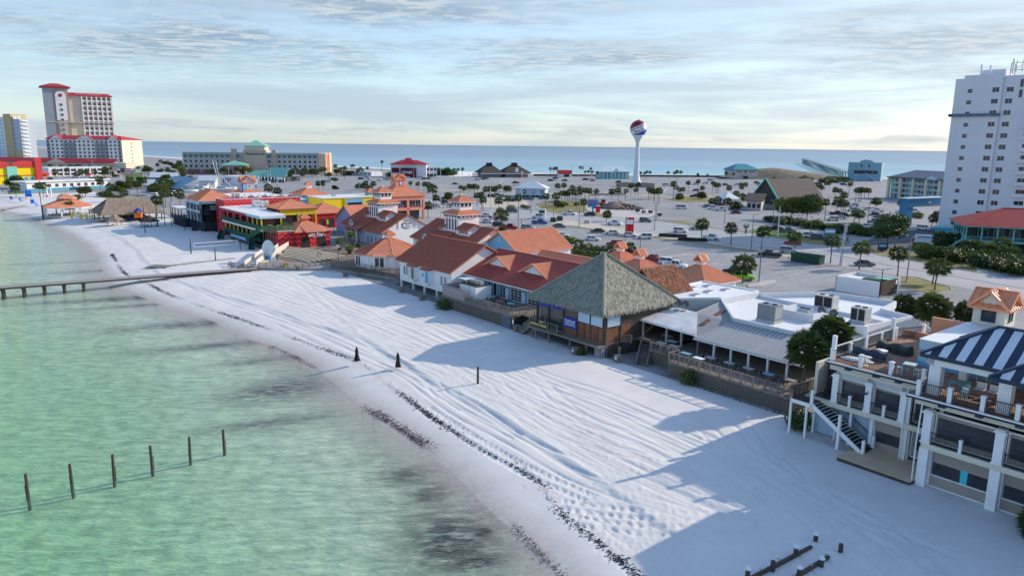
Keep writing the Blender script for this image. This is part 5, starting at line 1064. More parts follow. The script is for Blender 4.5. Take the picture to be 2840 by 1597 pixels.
# ================================================================ boardwalk, steps, pier, beach things
def S3(s,t,z): return Vector((*XY(s,t),z))
M_PLANK = mat('grey_plank',(.30,.28,.265),.85,.25,1.0,.2,10)
M_STEP = mat('cream_plank',(.60,.55,.40),.8,.1,.8);M_STEPD = mat('brown_plank',(.20,.15,.12),.85,.2,.8)
M_RAMP = mat('bleached_plank',(.62,.58,.53),.8,.1,.9)
# dock running out into the bay
def dock():
    o = thing('wooden_pier','long low grey timber pier crossing the sand and running into the bay','pier',S3(-155,25,0),TH)
    p0,p1 = Vector((-163.0,-32,1.75)),Vector((-152.2,52.5,1.85));d = (p1-p0);L = d.length;d.normalize();n = Vector((d.y,-d.x,0));off = Vector((-155,25,0));an = math.atan2(d.y,d.x)
    b = MB();b.bar(p0-off+n*1.2+Vector((0,0,-.18)),p1-off+n*1.2+Vector((0,0,-.18)),.15,.3);b.bar(p0-off-n*1.2+Vector((0,0,-.18)),p1-off-n*1.2+Vector((0,0,-.18)),.15,.3);st = b.build('stringer',M_DWOOD,o)
    me = MB().box(-.14,-1.35,-.05,.14,1.35,0).mesh('plank',M_PLANK)
    for i in range(285): put('plank',me,st,p0-off+d*(.15+i*.296),an)
    cm = MB().box(-.35,-1.25,0,.35,1.25,.35).mesh('pier_cap',M_DWOOD);lm = MB().lathe([(.3,0),(.27,2.2)],n=10).mesh('pile',M_DWOOD)
    for i in range(17):
        p = p0-off+d*(2+i*3.15)
        if (p+off).y > 31: break
        c = put('pier_cap',cm,o,p+Vector((0,0,-.55)),an)
        for k in (-1,1): put('pile',lm,c,(0,k*.85,-2.2+.25 if (p+off).y < 24 else -1.2))
dock()
# hand rails and boardwalk around the foot of the steps
def boardwalk():
    b = B('boardwalk','grey timber boardwalk with railings below the white shops','boardwalk',-140,66)
    dk = b.part('deck',b.mb().prism([(-153.4,52.2),(-146.7,59.3),(-143.6,64.6),(-126,70.2),(-121,67.8),(-121,71),(-128,82),(-150,86),(-160,73),(-165,60),(-160,52)],1.2,1.72),M_PLANK);b.part('upper_deck',b.mb().prism([(-147.0,66.0),(-143.6,64.8),(-126.4,70.6),(-121,69),(-121,82),(-150,84)],1.7,2.5),M_STEPD)
    b.rail([(-153.3,52.4),(-146.7,59.5)],1.75,1.0,1.6,bal=0,mid=2,pw=.12);b.rail([(-146.7,59.5,1.75),(-144.4,62.8,2.4),(-143.7,64.8,2.5)],0,1.05,1.4,bal=0,mid=3,pw=.14)
    b.rail([(-143.6,64.9),(-135.3,67.2),(-126.4,70.6),(-121.2,69.0)],2.5,1.05,1.5,bal=.5,bw=.07,pw=.14)
    sk = b.part('skirt',b.mb().box(-143.6,65.1,1.0,-143.5,65.3,2.4),M_WOOD)
    for p,q in (((-143.6,64.9),(-135.3,67.2)),((-135.3,67.2),(-126.4,70.6)),((-126.4,70.6),(-121.2,69))):
        for j in range(6): b.part('slat',b.mb().bar((*p,1.15+j*.22),(*q,1.15+j*.22),.04,.12),M_WOOD,sk)
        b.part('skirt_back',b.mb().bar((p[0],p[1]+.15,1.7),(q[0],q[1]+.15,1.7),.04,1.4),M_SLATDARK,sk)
    # stage apron, then the broad steps of cream planks
    pl = b.part('steps',b.mb().prism([(-174.4,67.4),(-164,60.2),(-157,60.6),(-148.5,69),(-153,77.5),(-170,80)],1.72,1.78),M_STEPD)
    for k in range(8):
        z = 1.9+k*.13;q = k*.95;A,C,D = (-165.0-q*1.15,61.4+q*.82),(-159.8-q*.25,63.6+q*.98),(-153.2+q*.25,63.9+q*1.15)
        for (p,r) in ((A,C),(C,D)): b.part('step_plank',b.mb().bar((*p,z),(*r,z),.62,.1),M_STEP,pl);b.part('riser',b.mb().bar((p[0],p[1]+.34,z+.02),(r[0],r[1]+.34,z+.02),.06,.16),M_STEPD,pl)
    b.part('plaza',b.mb().prism([(-178,66.5),(-173,66.8),(-160,75.5),(-150,76),(-128,86),(-128,100),(-192,100),(-192,89),(-177,82)],1.6,1.7),mat('brown_pavers',(.30,.24,.20),.85,.2,1.2,.2,9))
    # ramps with bleached solid rails
    for p,q in (((-156.4,53.0,1.9),(-173.0,64.2,2.9)),((-158.0,51.0,1.7),(-175.6,63.4,2.9)),((-160.5,55.4,1.9),(-174.2,67.3,3.0))):
        r = b.part('ramp_rail',b.mb().bar(Vector(p)+Vector((0,0,.9)),Vector(q)+Vector((0,0,.9)),.1,.12),M_RAMP)
        for j in range(4): b.part('board',b.mb().bar(Vector(p)+Vector((0,0,.05+j*.22)),Vector(q)+Vector((0,0,.05+j*.22)),.05,.17),M_RAMP,r)
    for k in range(2): b.part('ramp_floor',b.mb().bar((-157+k*-1.5,51.8+k*2.6,1.6),(-174.3+k*.6,63.8+k*2,2.7),1.8,.1),M_RAMP)
    b.part('bench',b.mb().box(-151.9,57.0,1.75,-149.9,57.5,2.2).box(-151.9,57.5,2.2,-149.9,57.6,2.7),mat('yellow_wood',(.62,.45,.10),.6))
boardwalk()
def shell():
    o = thing('scallop_shell_statue','giant white and blue scallop shell statue standing by the boardwalk steps','statue',S3(-162.2,57.9,1.2),TH+.5)
    mb = MB();mb.smooth = True;n,rows = 26,9
    for side in (-1,1):
        g = []
        for j in range(rows+1):
            r = j/rows;row = []
            for i in range(n+1):
                a = -1.15+2.3*i/n;rr = r*(2.35+.05*math.cos(i*math.pi));bulge = .55*math.sin(math.pi*min(1,r*.92))*(1-.5*(i/n*2-1)**2)+.06*(i % 2)*r
                row.append(mb.P((rr*math.sin(a)*.92,side*bulge*.75,1.1+rr*math.cos(a)*1.6+.25*r)))
            g.append(row)
        for a,c in zip(g,g[1:]):
            for i in range(n): mb.f.append([a[i],a[i+1],c[i+1],c[i]])
    mb.build('shell',mat('shell_white',(.62,.72,.76),.35,.18,.5),o);MB().prism([(-.9,-.5),(.9,-.5),(.6,.5),(-.6,.5)],.2,1.5).build('foot',mat('shell_blue',(.12,.32,.52),.5,.2),o);MB().box(-1.1,-.8,0,1.1,.8,.3).build('plinth',M_CONC,o)
shell()
def volleyball():
    o = thing('volleyball_net','white beach volleyball net between two dark posts in the club shadow','net',S3(-184.4,52.8,GZ),TH)
    for k in (-1,1): MB().tube([(0,k*5.9,-.2),(0,k*5.9,3.0)],.09,8).build('post',M_DWOOD,o)
    b = MB();b.box(-.02,-5.2,2.55,.02,5.2,2.66).box(-.02,-5.2,1.65,.02,5.2,1.74).box(-.02,-5.2,1.7,.02,-5.1,2.6).box(-.02,5.1,1.7,.02,5.2,2.6).bar((0,5.2,2.6),(0,5.9,2.7),.02).bar((0,-5.2,2.6),(0,-5.9,2.7),.02);b.build('tape',M_WHITE,o)
    b = MB()
    for i in range(42): b.bar((0,-5.1+i*.25,1.7),(0,-5.1+i*.25,2.6),.012)
    for i in range(3): b.bar((0,-5.1,1.9+i*.22),(0,5.1,1.9+i*.22),.012)
    b.build('mesh',M_BLACK,o,kind='stuff')
volleyball()
mb = MB().box(-2.4,-1.8,0,2.4,1.8,.08)
m_ = thing('beach_mat','grey striped beach mat lying on sand past the pier','mat',G(444,739),-.1);mb.build('sheet',M_PLANK,m_)
for i in range(5): MB().box(-2.4,-1.7+i*.72,.08,2.4,-1.5+i*.72,.12).build('slat',M_WOOD,m_)
mb = MB();P_ = [G(x,y) for x,y in ((470,738),(540,730),(600,724),(650,718))]
for p,q in zip(P_,P_[1:]): mb.bar(p+Vector((0,0,.12)),q+Vector((0,0,.12)),1.3,.1)
tag(mb.build('beach_path',M_PLANK),'narrow grey plank path leading over the sand to the mat','path')
# bins
def bin_box(s,t,label,w=.8,h=1.1,m=None,sign=False):
    o = thing('trash_bin',label,'bin',S3(s,t,1.1),TH+rnd.uniform(-.2,.2));me = MB().box(-.06,-.02,0,.06,.02,h).mesh('slat',m or M_WOOD)
    MB().box(-w/2+.03,-w/2+.03,0,w/2-.03,w/2-.03,h-.05).build('box',M_DWOOD,o)
    for k in range(6):
        x = -w/2+.07+k*(w-.14)/5
        for r,p in ((0,(x,-w/2,0)),(math.pi/2,(w/2,x,0)),(0,(x,w/2,0)),(math.pi/2,(-w/2,x,0))): put('slat',me,o,p,r)
    MB().box(-w/2-.04,-w/2-.04,h-.05,w/2+.04,w/2+.04,h+.02).build('lid',M_WOOD,o)
    if sign: MB().box(-.15,-w/2-.05,h*.5,.15,-w/2-.03,h*.85).build('notice',M_WHITE,o)
for s,t,l,sg in ((-79.9,64.6,'pale slatted trash bin by the lattice deck corner and the thatched bar steps',0),(-66.2,63.4,'dark trash bin with white notice under the thatched bar',1),(-60.4,65.4,'dark trash bin with white notice at the foot of the deck steps',1),(-114.5,65.2,'grey slatted trash bin before the posts of the white gabled shop',0),(-106.4,64.6,'grey slatted trash bin beside the timber ramp rail',0),(-135.2,63.9,'pale trash bin against the boardwalk skirt below the octagonal shop',0),(-147.5,58.6,'blue-grey bin with white notice at the boardwalk stair foot',1),(-153.2,50.6,'pale slatted bin at the pier landing',0),(-155.4,49.0,'grey slatted bin between pier landing and ramp',0),(-157.2,50.2,'grey slatted bin beside the ramp end',0)): bin_box(s,t,l,sign=bool(sg))
def rack():
    o = thing('bicycle_rack','cluttered timber rack with parked bicycles by the pier landing','rack',S3(-160.0,49.0,GZ),TH)
    for k in range(4): MB().bar((-2+k*1.2,0,0),(-2+k*1.2,0,1.1),.12).build('post',M_WOOD,o)
    for z in (.5,1.0): MB().bar((-2.1,0,z),(1.8,0,z),.08).build('rail',M_WOOD,o)
    for k in range(2):
        r = MB()
        for x in (-.5,.5):
            ring = [(x+k*1.4-.9+.33*math.cos(a),-.5+.1*k,.35+.33*math.sin(a)) for a in np.linspace(0,2*math.pi,12)]
            for p,q in zip(ring,ring[1:]): r.bar(p,q,.05)
        r.bar((-.5+k*1.4-.9,-.5+.1*k,.35),(k*1.4-.9,-.5+.1*k,.8),.04).bar((.5+k*1.4-.9,-.5+.1*k,.35),(k*1.4-.9,-.5+.1*k,.8),.04).bar((-.4+k*1.4-.9,-.5+.1*k,.9),(.3+k*1.4-.9,-.5+.1*k,.85),.04);r.build('bicycle',M_BLACK,o)
rack()
# posts on the sand and in the water
def post_obj(name,p,h,r,label,cat,group=None,cap=None,m=None,lean=(0,0)):
    o = thing(name,label,cat,p,rnd.uniform(0,3),group);MB().tube([(0,0,-1.6),(lean[0],lean[1],h)],[r,r*.9],10).build('shaft',m or M_DWOOD,o)
    if cap: MB().lathe([(r*1.15,0),(r*1.2,.06),(.02,.28)],(lean[0],lean[1],h),10).build('cap',cap,o)
    return o
post_obj('timber_post',G(1325.4,1061),1.9,.14,'single dark timber post standing alone on the open sand','post')
WP = [(77,1363),(199,1336),(314,1309),(421,1284),(526,1259),(621,1237)]
for i,(x,y) in enumerate(WP):
    o = post_obj('mooring_post',G(x,y,0),1.55+.15*rnd.random(),.13,'dark mooring post in the green water, ' + ('outermost of a row of six','second from the outer end of the row','third from the outer end of the row','third from the beach end of the row','second from the beach end of the row','last of the row, closest to the seagrass')[i],'post','row of mooring posts in the bay',lean=(rnd.uniform(-.08,.08),rnd.uniform(-.08,.08)))
    MB().tube([(.1,.02,-.8),(.12,.02,.55)],.1,8).build('collar',M_DWOOD,o)
caps = mat('white_cap',(.75,.77,.80),.5)
for i,(x,y,c,l) in enumerate(((2261.3,1501.8,1,'short piling with white cone cap, alone beyond the buried dock end'),(2206.6,1538.3,1,'piling with white cone cap beside the upper end of the dock beam'),(2142.7,1578.5,0,'bare dark piling halfway along the dock beam'),(2330.7,1531,0,'bare dark piling standing off to the side of the dock'),(2277.7,1571.2,1,'piling with white cone cap at the tip of the short dock beam'),(2215.7,1600,1,'piling with white cone cap low on the short dock beam'),(2073,1600,1,'piling with white cone cap low on the long dock beam'))):
    post_obj('dock_piling',G(x,y),.55+.12*rnd.random(),.17,l,'piling',None,caps if c else None)
for i,(a,c,l) in enumerate((((-22.9,36.0),(-22.4,44.3),'long dark beam of the old dock half buried in sand'),((-21.2,37.0),(-21.05,44.1),'short dark beam of the old dock half buried in sand'))):
    o = thing('dock_beam',l,'beam',S3(*a,1.28),TH);mb = MB((*a,0));mb.bar((*a,.03),(*c,.03),.2,.22);mb.build('beam',M_DWOOD,o)
    for k in range(4): MB().box(-.1,1+k*2,.1,.14,1.12+k*2,.17).build('bolt',M_CONC,o)
# wrack line
def wrack():
    px = [(310,700),(334,739),(361,762),(408,781),(466,809),(563,844),(660,875),(757,910),(835,937),(932,972),(994,999),(1023,1015),(1076,1059),(1119,1088),(1177,1131),(1249,1179),(1321,1227),(1418,1275),(1500,1333),(1543,1395),(1654,1488),(1753,1566),(1830,1640)]
    C = curve_px(px,1.0,.05);g = np.random.default_rng(5)
    def strew(C,n,spread,size,name,label,m,clump=.5,zf=None):
        mb = MB();idx = g.integers(0,len(C),n);dens = .5+.5*np.sin(np.arange(len(C))*.011)*np.sin(np.arange(len(C))*.0037+1)
        for i in idx:
            if g.random() > .25+clump*dens[i]: continue
            p = C[i]+g.normal(0,spread,2);s_,t_ = ST(p);d = t_-np.interp(s_,SH_S,SH_T);z = max(.02,1.17*(1-math.exp(-max(d,0)/6)))+(.16*min(max((d-9.4)/.8,0),1))
            a = g.uniform(0,6.28);l,w,h = size*g.uniform(.5,1.9),size*g.uniform(.15,.5),size*g.uniform(.15,.5)
            u,v = np.array([math.cos(a),math.sin(a)]),np.array([-math.sin(a),math.cos(a)]);A = [p+u*l,p+v*w,p-u*l*.8,p-v*w*1.2];ids = [mb.P((q[0],q[1],z-.02)) for q in A];k = mb.P((p[0],p[1],z+h))
            for j in range(4): mb.f.append([ids[j],ids[(j+1) % 4],k])
        o = mb.build(name,m,kind='stuff');tag(o,label,'seaweed')
    sw = mat('dry_seaweed',(.05,.04,.034),.9,.4,3)
    strew(C,9000,.24,.11,'seaweed_line','dark line of dried seaweed along the upper beach',sw,.85)
    C2 = curve_px([(640,928),(760,970),(840,1010),(905,1052),(960,1098),(1022,1152),(1090,1192),(1185,1262),(1256,1312),(1325,1388),(1400,1462),(1480,1545),(1540,1610)],.15,.05)
    strew(C2+np.array([.55,.45]),5500,.2,.06,'seaweed_fringe','thin broken fringe of brown weed at the water edge',mat('brown_weed',(.09,.045,.028),.9,.4,3),.6)
    C3 = curve_px([(1010,1140),(1060,1172),(1120,1212),(1185,1250)],.3,.05);strew(C3+np.array([.9,.7]),900,.3,.07,'seaweed_patch','patch of reddish weed scattered just above the water',MT['brown_weed'],.8)
wrack()
# ================================================================ left end of the beach: gazebo, thatched hall, huts
def gazebo():
    b = B('gazebo','large octagonal gazebo with orange ribbed roof and lantern by the water','gazebo',-306.5,36.8);cx,cy = -306.5,36.8;R1 = 8.6;A = [R_(22.5+45*k) for k in range(8)]
    E = [(cx+R1*math.cos(a),cy+R1*math.sin(a),4.5) for a in A];T = [(cx+2.4*math.cos(a),cy+2.4*math.sin(a),7.0) for a in A];rf = b.part('roof',b.mb().prism([(x,y) for x,y,z in E],4.25,4.48),M_WHITE)
    for k in range(8): j = (k+1) % 8;b.face([E[k],E[j],T[j],T[k]],M_ROOF,.7,rf,False)
    b.part('lantern',b.mb().lathe([(2.2,0),(2.2,.6)],(cx,cy,7.0),8),M_DWOOD);E2 = [(cx+3.4*math.cos(a),cy+3.4*math.sin(a),7.5) for a in A]
    for k in range(8): b.face([E2[k],E2[(k+1) % 8],(cx,cy,8.9)],M_ROOF,.6,rf,False)
    b.part('lantern_soffit',b.mb().prism([(x,y) for x,y,z in E2],7.35,7.48),M_WHITE,rf)
    for k in range(8): x,y = cx+7.6*math.cos(A[k]),cy+7.6*math.sin(A[k]);b.part('column',b.mb().box(x-.25,y-.25,1.2,x+.25,y+.25,4.3),M_WHITE)
    b.part('floor',b.mb().prism([(cx+8*math.cos(a),cy+8*math.sin(a)) for a in A],.9,1.45),M_CONC);b.part('pile',b.mb().lathe([(.3,0),(.25,5.5)],(-303.3,28.6,0),8),M_DWOOD)
    for k in range(14): a,r = rnd.uniform(0,6.28),rnd.uniform(1,6.2);chair(cx+r*math.cos(a),cy+r*math.sin(a),1.45,dc,'dark chair crowded under the orange gazebo roof','dark chairs under the gazebo',rnd.uniform(0,6),w=.6)
gazebo()
def thatch_hall():
    b = B('thatched_hall','wide open-sided beach bar with a big brown thatched roof','bar',-281,51.5)
    a,c,d,e = -291.2,-270.8,41.6,61.4;z0,zr = 4.0,8.7;r0,r1 = 45.6,57.4
    thatch(b,[[(a,e,z0),(a,d,z0),(-281,r0,zr),(-281,r1,zr)],[(c,d,z0),(c,e,z0),(-281,r1,zr),(-281,r0,zr)],[(a,d,z0),(c,d,z0),(-281,r0,zr-1.2)],[(c,e,z0),(a,e,z0),(-281,r1,zr-1.2)]],TH_B,.35,5,ln=.8)
    for x in (a+1.2,-281,c-1.2):
        for y in (d+1,48,55,e-1): b.box('post',M_TEAL if (x+y) % 2 > 1 else M_DWOOD,x-.15,y-.15,1.2,x+.15,y+.15,4.3)
    b.part('bar_counter',b.mb().box(-286,47,1.2,-276,57,2.4),mat('dark_teal_wood',(.02,.10,.10),.7,.3));b.part('back_bar',b.mb().box(-283,50,2.4,-279,54,3.6),M_DWOOD)
    for (x,y,r,th,lb) in ((-261.2,44.0,2.9,TH_B,'small brown thatched hut with benches before the thatched hall'),(-252.2,52.2,3.2,TH_D,'small dark thatched hut beside the lifeguard-style slide'),(-297.5,45.5,3.0,TH_B,'small brown thatched hut between gazebo and thatched hall')):
        h = B('thatched_hut',lb,'hut',x,y);V = [(x+r*math.cos(q),y+r*math.sin(q),3.15) for q in np.linspace(0,2*math.pi,7)[:-1]]
        thatch(h,[[V[i],V[(i+1) % 6],(x,y,4.9)] for i in range(6)],th,.25,7,ln=.6)
        for i in range(0,6,2 if r < 3 else 1): h.part('post',h.mb().tube([(x+(V[i][0]-x)*.8,y+(V[i][1]-y)*.8,1.1),(x+(V[i][0]-x)*.8,y+(V[i][1]-y)*.8,3.4)],.09,6),M_DWOOD)
        h.part('bench',h.mb().box(x-1.5,y-.9,1.5,x+1.5,y-.5,1.6).box(x-1.4,y-.8,1.1,x-1.2,y-.6,1.5).box(x+1.2,y-.8,1.1,x+1.4,y-.6,1.5),M_WOOD)
    p = B('tan_canopy','flat tan canopy on dark posts beside the thatched hall','canopy',-288,44);p.part('roof',p.mb().box(-294,41.4,3.9,-284,45,4.1),mat('tan_canvas',(.55,.38,.22),.7,.1))
    for x in (-293.6,-289,-284.4): p.box('post',M_DWOOD,x-.1,41.6,1.2,x+.1,41.8,3.9)
thatch_hall()
for i,(x,y) in enumerate(((200,612),(226,614),(242,614))):
    o = thing('closed_umbrella','closed yellow beach umbrella beside the picnic tables','umbrella',G(x,y),0,'closed yellow umbrellas by the thatched hall');MB().lathe([(.08,.8),(.42,.95),(.3,2.1),(.04,3.2)],n=10).build('canopy',mat('yellow_canvas',(.75,.48,.03),.6,.1),o);MB().tube([(0,0,0),(0,0,3.3)],.03,6).build('pole',M_DWOOD,o)
def picnic(p,rz,label,group):
    o = thing('picnic_table',label,'table',p,rz,group)
    put('table_top',fmesh(('table_top','picnic'),lambda b: b.box(-.9,-.38,.70,.9,.38,.75),M_RAMP),o)
    for k in (-1,1): put('bench',fmesh(('bench','picnic'),lambda b: b.box(-.9,-.14,.40,.9,.14,.44),M_RAMP),o,(0,k*.72,0));put('leg',fmesh(('leg','picnic'),lambda b: b.bar((0,-.75,0),(0,.2,.7),.08).bar((0,.75,0),(0,-.2,.7),.08).box(-.04,-.8,.34,.04,.8,.4),M_RAMP),o,(k*.65,0,0))
for i,(x,y) in enumerate(((236,620),(246,616),(273,617),(277,614),(305,620),(320,618),(332,616),(345,613),(365,624),(383,622))): picnic(G(x,y),rnd.uniform(-.4,.4),'pale picnic table on the sand before the thatched hall','picnic tables before the thatched hall')
def slide():
    o = thing('play_tower','orange play tower with blue cone roof and slide by the dark hut','play tower',G(385,615),.3);MB().box(-1.1,-1.1,1.4,1.1,1.1,3.0).build('cabin',M_ORANGE,o);MB().lathe([(1.5,0),(.1,1.1)],(0,0,3.6),8).build('roof',MT['royal_blue_canvas'],o);MB().bar((-1,-.5,1.5),(-3.6,-1.0,.2),.8,.15).build('slide',MT['royal_blue_canvas'],o)
    for x in (-1,1):
        for y in (-1,1): MB().bar((x,y,0),(x,y,3.7),.14).build('post',mat('maroon_paint',(.22,.03,.04),.6),o)
slide()
for i,(x,y,l) in enumerate(((108,544,'oversized blue adirondack chair standing on the far sand'),)):
    o = thing('giant_chair',l,'chair',G(x-28,y+8),.6);bl = mat('chair_blue',(.01,.12,.55),.5);MB().box(-1.2,-1.0,1.1,1.2,1.0,1.3).build('seat',bl,o);MB().bar((0,.9,1.0),(0,1.7,3.8),2.3,.2).build('backrest',bl,o)
    for k in (-1,1): MB().box(k*1.25-.2,-1.2,1.9,k*1.25+.2,1.2,2.05).build('armrest',bl,o);MB().box(k*1.2-.1,-1.1,0,k*1.2+.1,-.9,1.9).build('leg',bl,o)
for i,(x,y) in enumerate(((62,560),(90,566),(105,573),(36,555))):
    o = thing('beach_chair','blue folding beach chair on the sand by the far shore','chair',G(x,y),rnd.uniform(0,3),'blue chairs on the far shore');MB().box(-.7,-.6,.35,.7,.6,.45).build('seat',MT['chair_blue'],o);MB().bar((0,.55,.4),(0,1.1,1.8),1.4,.1).build('backrest',MT['chair_blue'],o);MB().bar((-.6,-.5,0),(-.6,.5,.8),.08).bar((.6,-.5,0),(.6,.5,.8),.08).build('leg',M_WHITE,o)
for i,(x,y) in enumerate(((131,547),(142,546))):
    o = thing('surfboard','white surfboard standing upright on the sand','surfboard',G(x,y),.3);mb = MB();mb.smooth = True;R0 = []
    o['label'] = ('white surfboard with a red foot standing upright on the far sand','plain white surfboard leaning upright on the far sand')[i]
    for k in range(11): u = k/10;w = .42*math.sin(math.pi*min(.97,.06+u*.93))**.6;R0.append([mb.P((w*a,.06*b_,.1+4.6*u)) for a,b_ in ((-1,0),(0,-1),(1,0),(0,1))])
    for a,c in zip(R0,R0[1:]):
        for k in range(4): mb.f.append([a[k],a[(k+1) % 4],c[(k+1) % 4],c[k]])
    mb.build('board',M_WHITE,o)
    if i == 0: MB().lathe([(.44,0),(.40,.9)],n=8).build('foot',mat('red_plastic',(.6,.03,.03),.5),o)
d2 = thing('small_dock','small timber dock crossing the shallow water at the far shore','dock',G(0,578,0));mb = MB(tuple(G(0,578,0)));A0,A1 = G(-60,586,1.1),G(72,571,1.2);mb.bar(A0,A1,2.0,.25);mb.build('deck',M_PLANK,d2)
for u in (.1,.3,.5,.7,.9): p = A0.lerp(A1,u);MB(tuple(G(0,578,0))).tube([(p.x,p.y,-1),(p.x,p.y,1.1)],.22,8).build('pile',M_DWOOD,d2)
# poles beside the club on the sand
for i,(x,y,h) in enumerate(((403,648,8.5),(437,630,7.5),(458,628,7.5),(476,628,7.5),(514,640,5.5),(118,601,8.5),(530,705,4.0),(598,724,3.2))):
    tag(MB().tube([(0,0,0),(0,0,h)],[.14,.1],8).build('beach_pole',M_DWOOD),'plain dark timber pole on the sand near the thatched hall and club','pole','timber poles on the far beach').location = G(x,y)
# ================================================================ inland: roads, verges, markings
M_GRASS = mat('dry_grass',(.22,.20,.075),.95,.4,.5,.3,8);M_GRASSG = mat('green_grass',(.11,.19,.04),.95,.35,.6,.3,8);M_VSAND = mat('verge_sand',(.52,.47,.39),.95,.15,.3,.2,6)
M_ROAD = mat('road_asphalt',(.37,.375,.385),.8,.10,.15,.15,40);M_DARKASPH = mat('dark_asphalt',(.085,.09,.10),.85,.15,.3);M_PAINT = mat('road_paint',(.66,.66,.64),.7,.12,2);M_YPAINT = mat('yellow_road_paint',(.62,.42,.09),.7,.2,2)
road_px = [(1150,560),(1330,583),(1500,594),(1640,606),(1800,634),(1980,664),(2140,686),(2300,712),(2480,742),(2700,778),(2900,812)]
road_n = [(1150,600),(1330,603),(1440,606),(1565,609),(1691,628),(1836,653),(1997,676),(2106,694),(2240,722),(2420,752),(2560,776)]
road_f = [(1150,548),(1330,566),(1500,580),(1640,592),(1811,611),(1957,629),(2080,645),(2224,662),(2342,684),(2450,709),(2614,738),(2840,772)]
sheet('road',road_n+[(2840,830)]+road_f[::-1],.006,M_ROAD)
sheet('verge',[(1521,618),(1603,631),(1675,642),(1719,651),(1806,658),(1947,677),(2067,695),(2163,707),(2240,722),(2150,697),(2080,690),(1997,676),(1836,653),(1691,628),(1628,618),(1565,609)],.010,M_VSAND)
sheet('grass_strip',[(1521,619),(1603,631.5),(1675,643),(1719,652),(1806,659),(1947,678),(2067,696),(2163,708),(2150,703),(2067,690),(1947,673),(1806,655),(1719,648),(1675,639),(1603,628)],.014,M_GRASS)
sheet('grass_strip',[(1811,608),(1895,612),(1957,625),(2004,636),(2080,641),(2119,630),(2180,640),(2260,655),(2320,666),(2353,676),(2342,683),(2251,677),(2160,661),(2080,645),(1957,630),(1880,618)],.012,M_GRASS)
sheet('lawn',[(2075,640),(2119,628),(2180,640),(2225,655),(2160,658),(2100,648)],.016,M_GRASSG)
sheet('verge',[(2399,694),(2450,690),(2532,700),(2626,716),(2699,727),(2787,750),(2816,762),(2714,757),(2614,739),(2520,722),(2440,709)],.012,M_GRASS)
sheet('verge',[(2700,735),(2787,753),(2816,763),(2714,757)],.016,M_VSAND)
sheet('traffic_island',[(2500,767),(2544,768),(2596,785),(2637,797),(2640,806),(2596,815),(2500,800)],.016,M_GRASS)
sheet('traffic_island',[(1485,566),(1540,555),(1622,560),(1628,585),(1550,592),(1500,580)],.012,M_GRASS);sheet('traffic_island',[(1350,548),(1460,552),(1466,570),(1400,577),(1330,575)],.012,M_VSAND);sheet('traffic_island',[(1655,590),(1700,600),(1690,606),(1650,600)],.012,M_GRASS)
sheet('grass_strip',[(1840,553),(1900,545),(1970,550),(2000,556),(1965,560),(1900,562)],.012,M_GRASS);sheet('work_yard',[(1610,566),(1700,560),(1780,575),(1830,590),(1790,606),(1700,600),(1640,590)],.010,mat('dusty_yard',(.47,.46,.44),.95,.12,.3,.2,5));sheet('access_road',[(2360,690),(2420,660),(2500,640),(2620,634),(2600,690),(2460,700)],.008,M_DARKASPH)
sheet('median',[(1200,531),(1480,537),(1700,543),(1900,548),(2100,553),(2100,545),(1900,541),(1700,536),(1480,530),(1200,523)],.010,mat('far_median',(.36,.34,.30),.95,.2,.2));sheet('lawn',[(344,483),(395,478),(396,494),(350,500)],.02,M_GRASSG);sheet('lawn',[(20,532),(80,530),(75,545),(25,545)],.02,M_GRASSG);sheet('car_park',[(440,487),(470,468),(478,470),(480,487)],.012,M_DARKASPH)
def kerb(pts,label_cat=None,h=.12,w=.18):
    mb = MB();P = [G(x,y) for x,y in pts]
    for p,q in zip(P,P[1:]): mb.bar((p.x,p.y,1.17+h/2),(q.x,q.y,1.17+h/2),w,h)
    struct('kerb',mb,M_CONC)
kerb([(1521,619),(1603,632),(1675,643),(1719,652),(1806,659),(1947,678),(2067,696),(2163,708)]);kerb([(1811,611),(1957,630),(2080,646),(2160,662),(2251,678),(2342,684),(2353,677),(2320,667)]);kerb([(2399,697),(2450,710),(2520,722),(2614,739),(2714,757),(2816,763)]);kerb([(2500,800),(2596,815),(2640,806),(2637,797),(2596,785),(2544,769),(2503,767)]);kerb([(1500,571),(1485,577),(1500,583),(1550,593),(1640,588)])
# wheel-stop kerbs and painted bays
def lines(name,segs,w,m,label):
    mb = MB();off = G(*segs[0][0])
    for a,c in segs: p,q = G(*a),G(*c);mb.bar((p.x,p.y,1.186),(q.x,q.y,1.186),w,.006)
    o = mb.build(name,m,kind='structure')
segs = [((2190,725),(2240,717)),((2125,763),(2190,752)),((2158,770),(2239,754)),((2190,772),(2298,761)),((2220,777),(2300,763)),((2101,735),(2150,726)),((2060,748),(2110,738)),((2010,712),(2080,700)),((1985,722),(2060,709)),((1960,735),(2040,720)),((1930,745),(2020,731)),((1790,700),(1850,690)),((1840,690),(1890,683)),((2645,860),(2680,850)),((2650,876),(2690,866)),((2640,893),(2690,884)),((2630,906),(2685,898))]
lines('bay_lines',segs,.13,M_PAINT,'');lines('bay_lines',[((1840,534),(1853,519)),((2028,518),(2035,528)),((1660,552),(1700,520)),((1380,520),(1395,495)),((1100,510),(1120,530)),((2240,640),(2190,648)),((1880,600),(1920,608)),((1500,520),(1545,500))],.35,M_PAINT,'')
lines('lane_marks',[((1860+k*95,642+k*13.4),(1880+k*95,645+k*13.4)) for k in range(8)],.28,M_YPAINT,'');lines('lane_marks',[((1640+k*70,600+k*12.5),(1668+k*70,605+k*12.5)) for k in range(8)],.15,M_PAINT,'')
lines('centre_joint',[((2100,684),(2300,704)),((2300,704),(2500,742)),((2500,742),(2840,800))],.5,M_DARKASPH,'')
lines('crossing',[((2532+k*11,621.8+k*.2),(2538+k*11,622+k*.2)) for k in range(8)],.5,M_PAINT,'')
